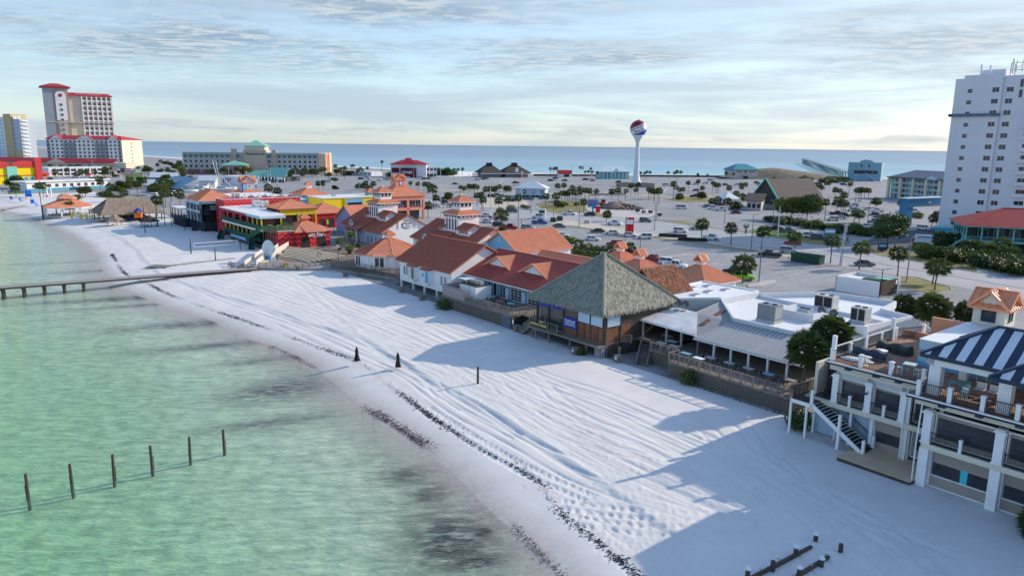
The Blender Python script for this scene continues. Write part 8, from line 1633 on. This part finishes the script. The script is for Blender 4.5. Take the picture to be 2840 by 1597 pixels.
for k in range(70): a,u = k*2.4,k/70;r = 1.45*(1-u);mb.lathe([(.02,-.07),(.08,0),(.02,.07)],(r*math.cos(a),r*math.sin(a),.4+4.9*u),5)
mb.build('baubles',mat('bauble_white',(.7,.5,.5),.3),o)
mb = MB().lathe([(.02,.5),(.3,.2),(.1,0)],(0,0,5.4),5);mb.build('star',M_WHITE,o)
def plaza_lamp(x,y,t,label,wreath=False):
    p = G(x,y,1.7);h = zat(t,p.x,p.y)-1.7;o = thing('plaza_lamp',label,'lamp post',p);MB().lathe([(.25,0),(.2,.4),(.08,.6),(.07,h-.7)],n=10).build('post',M_BLACK,o);MB().lathe([(.1,h-.75),(.26,h-.5),(.22,h-.1),(.04,h)],n=10).build('lantern',M_BLACK,o)
    if wreath: leaf_cloud(3,[(0,0,0,.55)],220,.09,L_TREE).build('flower_basket',mat('white_flowers',(.72,.74,.76),.6),o).location = (0,0,h-1.2)
plaza_lamp(939,737,668,'black lamp post with white flower basket beside the broad steps',True);plaza_lamp(927,647,609,'black lamp post at the corner of the lavender shop');plaza_lamp(1001,660,634,'black lamp post with a wreath before the tower shop entrance',True)
for i in range(9): a = rl.uniform(0,6);shrub((*XY(-166+rl.uniform(-5,4),85+rl.uniform(-3,2)),1.7),1.0,1.0,'small potted plant on the brown plaza','potted plants on the plaza',1)
# ================================================================ vehicles
M_TYRE = mat('tyre',(.018,.018,.02),.8);M_RIM = mat('rim',(.35,.36,.38),.35,metal=.6);M_CGLASS = mat('car_glass',(.012,.016,.022),.08,.1,spec=.7);M_HEAD = mat('headlight',(.75,.78,.8),.2);M_TAIL = mat('taillight',(.35,.01,.015),.3)
def loft(mb,st):
    """stations (x, [(half width, z), ...]) mirrored to a closed hull"""
    R0 = []
    for x,pr in st: R0.append([mb.P((x,-w,z)) for w,z in pr]+[mb.P((x,w,z)) for w,z in pr[::-1]])
    n = len(R0[0])
    for a,c in zip(R0,R0[1:]):
        for k in range(n): mb.f.append([a[k],a[(k+1) % n],c[(k+1) % n],c[k]])
    mb.f.append(R0[0][::-1]);mb.f.append(R0[-1])
def car_kit(kind):
    L,Wd,H,belt,hood,c0,c1,r0,r1,bed = {'sedan': (4.7,.90,1.44,.88,.80,-1.95,1.25,-1.05,.45,0),'suv': (4.7,.93,1.74,1.05,1.0,-2.25,1.25,-2.0,.55,0),'pickup': (5.7,.98,1.86,1.10,1.08,-.65,1.60,-.45,.95,1),'van': (5.2,.97,2.0,1.10,1.0,-2.5,2.0,-2.4,1.15,0),'jeep': (4.2,.92,1.85,1.12,1.10,-2.0,.75,-1.95,.5,0)}[kind]
    h = L/2;mb = MB()
    def sec(w,zb,zt): return [(w*.9,zb),(w,zb+.18),(w,zt-.14),(w*.90,zt)]
    tail = 1.02 if bed else belt
    loft(mb,[(-h,sec(Wd*.90,.42,tail-.08)),(-h+.18,sec(Wd*.98,.28,tail)),(c0,sec(Wd,.25,tail)),(c0+.1,sec(Wd,.25,belt)),(c1,sec(Wd,.25,belt)),(h-.75,sec(Wd*.98,.25,hood)),(h-.15,sec(Wd*.94,.28,hood-.10)),(h,sec(Wd*.86,.38,hood-.24))])
    mb.box(r0-.02,-Wd*.70,H-.06,r1+.02,Wd*.70,H);P = lambda x,w,z,s: Vector((x,s*w,z))
    for s in (-1,1):
        mb.bar(P(c0+.1,Wd*.90,belt,s),P(r0,Wd*.70,H-.02,s),.08);mb.bar(P(c1,Wd*.90,belt,s),P(r1,Wd*.70,H-.02,s),.08);mb.bar(P((c0+c1)/2+.1,Wd*.93,belt,s),P((r0+r1)/2,Wd*.71,H-.02,s),.09)
        mb.box(c1-.25,s*Wd,belt-.02,c1-.05,s*(Wd+.17),belt+.12)
        if bed: mb.box(-h+.1,s*Wd*.82,tail-.05,c0,s*Wd*.98,tail+.10)
    if bed: mb.box(-h+.05,-Wd*.9,tail-.05,-h+.15,Wd*.9,tail+.10)
    body = mb.mesh('body',M_WHITE);g = MB();loft(g,[(c0+.1,[(Wd*.88,belt-.05),(Wd*.885,belt)]),(r0,[(Wd*.88,belt-.05),(Wd*.685,H-.05)]),(r1,[(Wd*.88,belt-.05),(Wd*.685,H-.05)]),(c1,[(Wd*.88,belt-.05),(Wd*.885,belt)])])
    if bed: g.box(-h+.2,-Wd*.8,tail-.02,c0,Wd*.8,tail+.005)
    glass = g.mesh('windows',M_CGLASS);w = MB();w.tube([(0,-.12,0),(0,.12,0)],.36 if kind in ('pickup','jeep','suv') else .32,14);rim = MB();rim.tube([(0,-.13,0),(0,.13,0)],.20,10);hl = MB().box(-.06,-.2,-.08,.02,.2,.08)
    return dict(body=body,glass=glass,wheel=w.mesh('wheel',M_TYRE),rim=rim.mesh('rim',M_RIM),head=hl.mesh('headlight',M_HEAD),tail=hl.mesh('taillight',M_TAIL),L=L,W=Wd,hood=hood,tz=tail)
KITS = {k: car_kit(k) for k in ('sedan','suv','pickup','van','jeep')}
CC = {'w': ('white',(.70,.71,.72)),'k': ('black',(.012,.012,.014)),'g': ('grey',(.11,.115,.12)),'s': ('silver',(.38,.40,.42)),'r': ('red',(.42,.015,.02)),'m': ('maroon',(.10,.012,.016)),'b': ('blue',(.01,.10,.38)),'n': ('navy',(.015,.025,.06)),'l': ('lime',(.28,.60,.02)),'o': ('beige',(.45,.42,.36))}
WORDS = {'sedan': 'sedan','suv': 'sport utility car','pickup': 'pickup truck','van': 'van','jeep': 'boxy off-road car'}
def car(x,y,kind,c,head,where,dz=0.0):
    k = KITS[kind];nm,col = CC[c];lab = '%s %s %s' % (nm,WORDS[kind],where);o = thing('parked_car' if 'driv' not in where else 'driving_car',lab,'car',G(x,y)-Vector((0,0,.02)),R_(head),'cars ' + where)
    put('body',k['body'],o,m=mat('car_paint_'+nm,col,.25,.03,.5,spec=.6));put('windows',k['glass'],o);h = k['L']/2
    for sx in (-.60,.60):
        for sy in (-1,1): w = put('wheel',k['wheel'],o,(sx*h,sy*(k['W']-.10),.34));put('rim',k['rim'],w)
    for sy in (-1,1): put('headlight',k['head'],o,(h-.02,sy*k['W']*.66,k['hood']-.26));put('taillight',k['tail'],o,(-h+.02,sy*k['W']*.68,k['tz']-.22))
S_,V_,P_2,A_,J_ = 'suv','van','pickup','sedan','jeep'
for where,lst in {
 'parked beside the roadside verge behind the boardwalk': [(1412,635,P_2,'r',-12),(1497,621,P_2,'b',-14),(1491,606,J_,'w',165),(1552,631,A_,'g',-15),(1657,645,A_,'k',166),(1697,650,A_,'w',168),(1746,656,A_,'w',-14),(1788,662,S_,'w',168),(1643,667,A_,'w',-14),(1558,657,A_,'w',-20),(1349,601,A_,'w',-25),(1354,618,A_,'w',-30),(1385,628,S_,'k',-12),(1465,637,S_,'s',-12)],
 'driving on the road past the verge': [(1579,596,P_2,'w',-22),(1636,599,S_,'k',158),(1704,624,P_2,'w',-28),(1791,616,S_,'g',-30),(1887,645,S_,'w',-25),(1934,637,S_,'o',150),(1972,665,P_2,'w',-32),(2198,678,S_,'r',155),(2187,701,S_,'s',-28),(2397,737,A_,'g',-20),(1421,589,V_,'g',-24)],
 'parked among the hip-roofed pavilions': [(1705,682,S_,'r',160),(1815,726,P_2,'r',150),(1856,734,S_,'w',-30),(1871,743,P_2,'w',-30),(2041,760,P_2,'k',155),(2064,776,J_,'l',-20),(2135,712,P_2,'k',150)],
 'parked near the dark hedge and white mast': [(2041,593,A_,'m',-8),(1962,576,A_,'g',-10),(1979,581,P_2,'w',168),(1999,585,P_2,'w',-10),(1994,570,S_,'m',-10),(2147,638,P_2,'k',-8),(2182,645,P_2,'g',-15),(2248,659,S_,'w',-12),(2270,664,S_,'g',-14),(1890,580,V_,'w',-6)],
 'in the wide far car park': [(1847,516,V_,'w',2),(1930,513,S_,'w',-5),(1955,511,S_,'w',175),(1970,503,V_,'w',0),(2012,515,S_,'g',0),(2042,515,S_,'w',178),(2105,515,S_,'w',0),(2099,509,S_,'k',0),(1929,530,A_,'k',178),(1927,547,P_2,'m',0),(1527,503,S_,'k',-5),(1538,502,S_,'w',0),(1541,496,S_,'k',0),(1565,503,S_,'k',175),(1624,500,S_,'k',5),(1643,503,A_,'m',-4),(1714,507,S_,'k',178),(1263,512,A_,'n',-8),(1325,501,S_,'w',-8),(1338,499,P_2,'g',-8),(1348,497,S_,'k',-8),(1430,509,P_2,'k',178),(1444,493,V_,'r',0),(1498,513,S_,'k',-20),(1002,498,S_,'k',-10),(1020,495,S_,'w',-10),(1025,501,A_,'w',-10),(1053,503,A_,'w',-8),(1071,500,S_,'s',-8),(1081,500,S_,'w',-8),(1090,496,S_,'k',-8),(1130,493,A_,'w',-10),(1159,496,A_,'w',170),(1167,495,S_,'s',-8),(1176,498,A_,'n',-8),(1188,497,A_,'k',-8),(999,513,A_,'s',-6),(913,506,S_,'w',-10),(899,507,S_,'k',-10)],
 'parked by the raised blue house and crossroads': [(1365,547,S_,'k',-12),(1379,543,A_,'g',-12),(1394,546,A_,'s',-12),(1410,559,P_2,'k',-8),(1432,559,S_,'k',-8),(1466,555,P_2,'g',-6),(1508,553,P_2,'g',175),(1236,568,V_,'w',-20),(1212,574,A_,'w',-20)],
 'in the crowded lot below the white tower': [(2197,512,P_2,'g',-10),(2203,514,S_,'k',-10),(2254,509,S_,'w',-10),(2335,510,S_,'w',-10),(2340,514,S_,'n',-12),(2320,570,S_,'k',-14),(2333,574,S_,'k',-14),(2350,573,S_,'g',-14),(2367,574,S_,'w',165),(2362,586,S_,'w',165),(2379,587,A_,'s',-16),(2408,583,A_,'w',-16),(2309,612,S_,'w',165),(2331,607,A_,'w',165),(2320,596,P_2,'k',-16),(2342,601,S_,'k',-16),(2433,588,P_2,'w',168),(2425,598,A_,'k',158),(2437,605,A_,'k',158),(2452,603,A_,'w',158),(2439,614,P_2,'k',158),(2424,619,S_,'k',158),(2417,627,S_,'g',158),(2402,633,S_,'w',158),(2455,627,A_,'r',158),(2532,590,P_2,'w',-10),(2503,590,P_2,'w',-10),(2561,638,S_,'w',-60),(2579,699,A_,'k',-20)],
 'parked behind the roof terrace': [(2620,856,A_,'w',-18),(2533,872,A_,'w',150)],
 'parked at the far western shops': [(5,529,S_,'w',10),(17,531,S_,'w',10),(37,530,A_,'s',10),(211,494,S_,'w',5),(740,509,S_,'w',-12),(757,507,S_,'k',-12),(782,506,S_,'k',-12),(373,478,S_,'w',10),(362,482,A_,'k',10)]+[(442+i*5,475-i*1.6,A_,'kgkw'[i % 4],60) for i in range(6)]}.items():
    for q in lst: car(*q,where)
# ================================================================ poles, lamps, signs
M_POLE = mat('pole_grey',(.20,.20,.20),.7,.1);M_LPOLE = mat('pole_pale',(.55,.56,.56),.6,.06)
def lamp(x,y,t,label,grp,m=None,arm=1,r=.13):
    p = G(x,y);h = zat(t,p.x,p.y)-GZ;o = thing('street_lamp',label,'lamp post',p,rnd.uniform(0,6),grp);MB().tube([(0,0,0),(0,0,h)],[r,r*.65],8).build('pole',m or M_POLE,o);MB().cbox((0,0,0),.45,.45,.35).build('footing',M_CONC,o)
    for k in range(arm): s = 1-2*k;MB().bar((0,0,h-.15),(s*1.3,0,h),.09).build('arm',m or M_POLE,o);MB().box(s*1.1,-.16,h-.05,s*1.9,.16,h+.1).build('lamp_head',M_GREYM,o)
for x,y,t in ((1437,640,535),(1472,591,529),(1535,605,531),(1606,628,550),(1599,582,518),(1734,672,607),(1775,698,660),(1820,612,540),(1815,638,567),(2009,620,546),(2083,692,594),(2105,780,658),(2246,673,600),(2143,612,557),(2514,782,658),(2617,631,565),(2626,636,595),(2405,627,557),(1446,638,608)): lamp(x,y,t,'dark street lamp along the road and near car parks','dark street lamps along the road')
for x,y,t in ((1446,565,478),(1586,509,455),(1637,543,488),(1698,519,480),(1872,556,495),(1223,601,460),(1360,579,513),(1447,564,476),(1361,487,459),(1411,487,453),(1345,490,451),(1299,503,472),(1317,532,500),(981,521,482),(889,531,481),(950,500,470),(1066,511,476),(1148,501,470),(1042,514,475),(1165,531,501),(1911,638,565),(2190,515,480),(2371,515,486),(2402,515,490),(745,520,462),(752,525,466),(635,490,455),(165,500,458),(310,500,455),(192,552,500),(262,520,445),(905,510,480),(820,500,470)): lamp(x,y,t,'pale tall lamp pole in the far car parks','pale lamp poles in the far car parks',M_LPOLE,2)
lamp(2440,825,746,'black twin-headed lamp beside the bin enclosure',None,M_BLACK,2,.1)
p = G(2331,735);h = zat(622,p.x,p.y)-GZ;o = thing('utility_pole','stout pale concrete utility pole with fittings at the roadside','pole',p,0);MB().tube([(0,0,0),(.3,0,h)],[.32,.2],8).build('pole',M_LPOLE,o)
for z in (.3,.55,.8,.9): MB().cbox((.1+.2*z,-.35,h*z),.5,.5,.9).build('fitting',M_GREYM,o)
p = G(2157,656);h = zat(572,p.x,p.y)-GZ;o = thing('ship_mast','white ship mast with stays standing on the green lawn','mast',p);MB().tube([(0,0,0),(0,0,h)],[.2,.1],8).build('mast',M_WHITE,o)
for k in range(6): a = k*1.05;MB().bar((0,0,h*.95),(4*math.cos(a),4*math.sin(a),.1),.03).build('stay',M_LPOLE,o)
def mast(x,y,t,label,flag=True,h2=1.3):
    p = G(x,y);h = zat(t,p.x,p.y)-GZ;o = thing('flagpole',label,'flagpole',p);MB().tube([(0,0,0),(0,0,h)],[.12,.06],8).build('pole',M_WHITE,o);w = h2*1.7
    for k in range(7): MB().box(.05,-.02,h-h2+k*h2/7,w,.02,h-h2+(k+1)*h2/7).build('stripe',M_WHITE if k % 2 else M_TAIL,o)
    MB().box(.05,-.03,h-h2*.55,w*.42,.03,h).build('canton',M_CGLASS,o)
mast(337,510,467,'tall flagpole with drooping striped flag near the lawn',h2=4);mast(305,500,463,'tall flagpole with striped flag beside the parking deck',h2=3.2);mast(1605,492,461,'flagpole with striped flag by the Gulf beach',h2=2.6);mast(1354,612,598,'short flagpole with striped flag behind the tower shop',h2=1.6)
def sign(x,y,t,w,hh,label,m,pm,m2=None):
    p = G(x,y);h = zat(t,p.x,p.y)-GZ;o = thing('pylon_sign',label,'sign',p,R_(-15));MB().box(-.3,-.2,0,.3,.2,h-hh*.5).build('post',pm,o);MB().box(-w/2,-.25,h-hh,w/2,.25,h).build('panel',m,o);MB().box(-w/2+.2,-.28,h-hh*.45,w/2-.2,-.25,h-hh*.15).build('panel_print',m2 or M_WHITE,o)
sign(1745,652,603,2.6,4.6,'tall sign with red upper and blue lower panel on the verge',MT['red_paint'],M_POLE,M_WHITE);sign(1644,588,554,4.5,3.0,'blue electronic sign on a blue post by the rubble',MT['gateway_blue'],MT['gateway_blue'],mat('led_purple',(.25,.12,.5),.4));sign(1503,606,579,2.6,3.6,'white and green sign standing behind the white off-road car',M_WHITE,mat('sign_green',(.01,.12,.06),.5),MT['sign_green']);sign(2299,676,634,3.0,2.6,'blue and white roadside sign by the parked sport utility cars',MT['gateway_blue'],M_SKYB);sign(2557,688,651,4.2,2.2,'white sign with blue and yellow print at the drive entrance',M_WHITE,M_NAVY,M_SKYB);sign(2068,648,622,1.6,1.1,'green direction sign on the grass verge',MT['sign_green'],M_POLE);sign(2446,698,675,2.2,2.0,'pair of dark blue wayfinding boards under the round tree',M_NAVY,M_BLACK,M_SKYB)
o = thing('red_kiosk','small red booth beside the blue electronic sign','kiosk',G(1658,589));MB().cbox((0,0,0),1.6,1.6,2.6).build('booth',MT['red_paint'],o);MB().box(-.9,-.9,2.6,.9,.9,2.75).build('roof',M_WHITE,o)
# yard rubble, machines, bins
mb = MB();g = random.Random(4);c0 = G(1716,578)
for k in range(260): a,r = g.uniform(0,6.28),g.random()**.6*7.5;z = max(0,3.0*(1-r/7.0));mb.cbox((r*math.cos(a)*1.5,r*math.sin(a),z*g.uniform(.5,1)),g.uniform(.3,1.6),g.uniform(.3,1.4),g.uniform(.15,.6))
ru = thing('rubble_heap','heap of brown and grey demolition rubble in the dusty yard','rubble',c0);mb.build('slabs',mat('rubble',(.20,.15,.12),.95,.4,.8),ru,kind='stuff');mb = MB();mb.lathe([(7,0),(5,1.4),(2,2.8),(.1,3.2)],(-2,0,0),14);mb.build('mound',mat('spoil',(.23,.17,.14),.95,.3,.6,.6,4),ru)
o = thing('wheel_loader','orange wheel loader parked by the rubble heap','loader',G(1672,573),.3);MB().box(-2,-1,.9,.8,1,2.0).build('body',M_ORANGE,o);MB().box(-.6,-.8,2.0,.8,.8,3.3).build('cab',M_CGLASS,o);MB().bar((.8,0,1.4),(3,0,.8),.5).build('boom',M_ORANGE,o);MB().box(2.8,-1.3,.1,3.8,1.3,1.2).build('bucket',M_DWOOD,o)
for sx in (-1.3,1.0):
    for sy in (-1,1): MB().tube([(sx,sy*1.0,.75),(sx,sy*1.35,.75)],.75,14).build('wheel',M_TYRE,o)
for i,(x,y) in enumerate(((1768,588),(1785,592),(1804,592),(1829,600),(1755,583))):
    o = thing('yard_equipment','small dark piece of yard equipment scattered beyond the rubble heap','equipment',G(x,y),i,'small equipment beyond the rubble heap');MB().cbox((0,0,.3),1.8,1.0,.9).build('body',M_DWOOD,o);MB().bar((.8,0,.8),(2.2,0,1.8+.4*i),.15).build('boom',M_GREYM,o)
    for sy in (-.5,.5): MB().tube([(0,sy,.3),(0,sy+.1,.3)],.3,10).build('wheel',M_TYRE,o)
for i,(x,y) in enumerate(((1866,657),(1921,668))):
    o = thing('road_barrier',('long black low barrier section beside the road verge, farther from the white pickup','long black low barrier section beside the road verge, next to the white pickup')[i],'barrier',G(x,y),R_(-20));MB().prism([(-4.2,-.9),(4.2,-.9),(4.2,.9),(-4.2,.9)],0,.7).build('base',M_BLACK,o);MB().box(-4.1,-.3,.7,4.1,.3,.95).build('rail',M_BLACK,o)
for i,(x,y) in enumerate(((1535,616),(1553,612),(1629,619))):
    o = thing('utility_box',('dark green utility box on the verge by the blue pickup','dark green utility box nearer the lamp on the verge','grey transformer box in the middle of the sand verge')[i],'box',G(x,y),-.3);MB().cbox((0,0,.1),2.0,1.4,1.5 if i < 2 else 1.0).build('cabinet',mat('bin_green',(.025,.06,.045),.6) if i < 2 else M_CONC,o);MB().cbox((0,0,0),2.3,1.7,.1).build('pad',M_CONC,o)
def skip():
    o = thing('skip','long dark green open-topped skip parked at the roadside','skip',S3(-90.5,163.0,GZ),TH);m = mat('skip_green',(.012,.075,.045),.55,.12)
    for a in ((-3.7,-1.2,.2,3.7,-1.1,2.0),(-3.7,1.1,.2,3.7,1.2,2.0),(-3.7,-1.1,.2,-3.6,1.1,2.0),(3.6,-1.1,.2,3.7,1.1,2.0)): MB().box(*a).build('side',m,o)
    MB().box(-3.7,-1.2,.1,3.7,1.2,.2).build('floor',M_DWOOD,o);rb = MB().box(-.06,-.07,0,.06,0,1.7).mesh('rib',m)
    for k in range(12): put('rib',rb,o,(-3.5+k*.64,-1.2,.25))
    MB().box(-3.8,-1.3,1.95,3.8,-1.05,2.1).box(-3.8,1.05,1.95,3.8,1.3,2.1).build('rim',m,o)
skip()
def enclosure():
    b = B('bin_enclosure','white walled bin enclosure with dark timber gates at the car park','enclosure',-64,138);b.part('wall',b.mb().box(-68.6,134.6,1.2,-60.3,134.9,4.1).box(-68.6,134.6,1.2,-68.3,142.5,4.1).box(-68.6,142.3,1.2,-60.3,142.6,4.1),M_WHITE);pl = MB().box(0,-.04,0,.05,.28,2.8).mesh('plank',mat('gate_brown',(.045,.032,.026),.8,.2));g = b.box('gate',M_BLACK,-60.4,134.9,1.3,-60.3,142.3,1.5)
    for k in range(24): b.put('plank',pl,-60.3,134.95+k*.305,1.3,0,g)
    b.box('notice',M_WHITE,-60.22,141.2,3.0,-60.2,141.8,3.8)
    for i,(s,t,m,c) in enumerate(((-66.4,137.6,M_WHITE,'white-lidded'),(-63.2,138.6,MT['skip_green'],'green'),(-62.2,140.6,mat('mint_lid',(.25,.50,.40),.6),'mint-lidded'))): o = thing('rubbish_container','%s rubbish container inside the walled bin enclosure' % c,'container',S3(s,t,GZ),TH);MB().box(-1.5,-1.0,.2,1.5,1.0,2.6).build('body',MT['skip_green'],o);MB().box(-1.55,-1.05,2.6,1.55,1.05,2.75).build('lid',m,o)
enclosure()
o = thing('traffic_cone','small orange-red cone beside the green skip','cone',G(2188,717));MB().lathe([(.22,0),(.2,.06),(.03,.75)],n=10).build('cone',M_ORANGE,o);MB().cbox((0,0,0),.45,.45,.05).build('base',M_ORANGE,o)
# boats in the yard
def boat(x,y,L,an,label,m,tower=False):
    o = thing('boat',label,'boat',G(x,y),an);mb = MB();mb.smooth = True;loft(mb,[(-L/2,[(.25*L*.5,.5),(.17*L,1.6)]),(0,[(.10*L,.4),(.17*L,1.7)]),(L*.35,[(.05*L,.5),(.11*L,1.9)]),(L/2,[(.005,1.4),(.02,2.1)])]);mb.build('hull',m,o);MB().box(-L*.2,-.09*L,1.6,L*.12,.09*L,2.9).build('cabin',M_WHITE,o);MB().box(-L*.18,-.092*L,2.1,L*.121,.092*L,2.6).build('windows',M_CGLASS,o)
    if tower:
        for k in (-1,1): MB().bar((-1,k*1.2,1.6),(-3.5-k,k*.3,17),.35).build('mast',M_WHITE,o);MB().bar((-1.5,k*.5,10),(5.5,k*3.0,1.5),.12).build('stay',M_WHITE,o);MB().bar((-1.5,k*.5,8),(-6,k*4,1.5),.12).build('stay',M_WHITE,o)
        for z in range(3,16,2): MB().bar((-1.2-z*.17,-1.1+z*.05,z),(-1.2-z*.17,1.1-z*.05,z+1),.14).build('rung',M_TAIL if z % 4 == 1 else M_WHITE,o)
boat(618,531,15,.3,'white fishing boat with a tall leaning lattice mast in the yard',M_WHITE,True)
for i,(x,y) in enumerate(((560,540),(590,530),(650,532),(690,530),(530,535),(575,525),(455,548),(430,552),(480,545),(545,528))): boat(x,y,7+i % 3,i*.9,'small white boat laid up in the yard behind the club','boats' and M_WHITE)
for o in bpy.data.objects:
    if o.name.startswith('boat') and o.get('label','').startswith('small'): o['group'] = 'small boats in the yard behind the club'
# ================================================================ people
def person(p,rz,h,label,col,pose,skin=(.45,.28,.20),legs=None,robe=False):
    """one skinned figure: pelvis-rooted skeleton with radii; clothing as children"""
    k = h/1.72;V = [(0,0,.95),(0,0,1.15),(0,.0,1.38),(0,.0,1.48),(0,.02,1.60),(0,.02,1.70)];E = [(0,1),(1,2),(2,3),(3,4),(4,5)];Rr = [.15,.14,.15,.055,.095,.07]
    def add(par,pts,rad):
        for q,r in zip(pts,rad): V.append(q);Rr.append(r);E.append((par,len(V)-1));par = len(V)-1
    st = pose.get('stride',.12)
    for s in (-1,1):
        add(2,[(s*.19,0,1.38),(s*.25,pose.get('elb',.03)*s,1.12),(s*.24,-.12*s+pose.get('hand',0),.88),(s*.235,-.15*s+pose.get('hand',0),.80)],[.065,.048,.036,.032]);add(0,[(s*.10,st*s*.4,.88),(s*.11,st*s*.9-.03,.50),(s*.11,st*s*1.5,.10),(s*.115,st*s*1.5-.14,.05)],[.10,.068,.045,.04])
    o = thing('person',label,'person',p,rz);me = bpy.data.meshes.new('body');me.from_pydata([(x*k,y*k,z*k) for x,y,z in V],E,[]);b = bpy.data.objects.new('body',me);COL.objects.link(b);b.parent = o;md = b.modifiers.new('skin','SKIN');sv = me.skin_vertices[0].data
    for i,r in enumerate(Rr): sv[i].radius = (r*k,r*k)
    sv[0].use_root = True;b.modifiers.new('sub','SUBSURF').levels = 1;b.modifiers['sub'].render_levels = 2;me.materials.append(mat('skin_tone' if not robe else 'black_cloth',skin if not robe else (.012,.012,.014),.7))
    c = mat('cloth_%s' % label[:14],col,.85,.15,3)
    def ring(prof,nm,m,n=14): mb = MB();mb.smooth = True;mb.lathe([(r*k,z*k) for r,z in prof],n=n);q = mb.build(nm,m,o);return q
    if robe:
        q = ring([(.36,.02),(.27,.35),(.20,.8),(.17,1.02)],'skirt',c);q.scale = (1,1.15,1);ring([(.19,1.0),(.20,1.2),(.23,1.36),(.12,1.46)],'cloak',c);ring([(.13,1.44),(.135,1.6),(.10,1.74),(.02,1.79)],'hood',c)
    else:
        ring([(.17,.92),(.175,1.1),(.20,1.34),(.10,1.45)],'shirt',c);ring([(.085,1.62),(.108,1.66),(.085,1.77),(.01,1.80)],'hair',M_DWOOD)
        for s in (-1,1): mb = MB();mb.smooth = True;mb.tube([(s*.10*k,st*s*.4*k,.93*k),(s*.11*k,(st*s*.9-.03)*k,.5*k),(s*.11*k,st*s*1.5*k,.1*k)],[.115*k,.085*k,.065*k],8);mb.build('trouser_leg',mat('cloth_legs_%s' % label[:10],legs or (.05,.06,.10),.85),o)
    return o
person(G(990,1000),R_(120),1.72,'person in long black hooded clothing walking by the seaweed line',(.012,.012,.014),{'stride': .2},robe=True);o = person(G(1104,1017),R_(60),1.75,'person in long flared black clothing leaning on a thin stick',(.012,.012,.015),{'hand': -.1},robe=True);MB().tube([(-.30,-.2,0),(-.28,-.15,1.0)],.015,6).build('stick',M_DWOOD,o)
MB().bar((.2,.25,.45),(.5,.6,.1),.35,.1).build('coat_tail',MT['black_cloth'],o)
person(S3(-159.4,58.8,1.75),.5,1.8,'person in dark top and jeans standing beside the shell statue',(.03,.025,.03),{},legs=(.10,.16,.26));person(S3(-156.6,67.6,2.5),2.2,1.75,'person in white shirt and dark trousers walking on the broad steps',(.7,.7,.7),{'stride': .3},legs=(.04,.04,.05));person(G(1444/4.527+450,518),0,1.7,'person in red walking across the pale car park by the seafoam roof',(.5,.03,.04),{'stride': .25},legs=(.4,.4,.42))
pb = G(2350,674);o = person(pb+Vector((0,0,.35)),R_(200),1.75,'cyclist in dark clothes riding across the side road',(.02,.02,.025),{'stride': .3,'hand': -.2},legs=(.02,.02,.03));bk = thing('bicycle','dark bicycle ridden across the side road','bicycle',pb,R_(200));
for s in (-.55,.55): mb = MB();R0 = [(0,s+.34*math.cos(a),.34+.34*math.sin(a)) for a in np.linspace(0,6.283,16)];[mb.bar(a,c,.05) for a,c in zip(R0,R0[1:])];mb.build('wheel',M_TYRE,bk)
MB().bar((0,.55,.34),(0,.1,.85),.05).bar((0,.1,.85),(0,-.45,.9),.05).bar((0,-.55,.34),(0,-.45,1.0),.05).bar((0,.1,.35),(0,-.4,.85),.05).build('frame',M_BLACK,bk);MB().box(-.28,-.5,.98,.28,-.44,1.02).build('handlebar',M_BLACK,bk);MB().cbox((0,.15,.88),.16,.26,.06).build('saddle',M_BLACK,bk)
for i,x in enumerate((1303,1712,1842,1905,1918,1990,2052,2128)): person(G(x,489+i % 3),i,1.75,'tiny distant figure strolling along the far Gulf beach',[(.05,.05,.06),(.4,.05,.05),(.1,.2,.4)][i % 3],{'stride': .2})['group'] = 'strollers on the far Gulf beach'
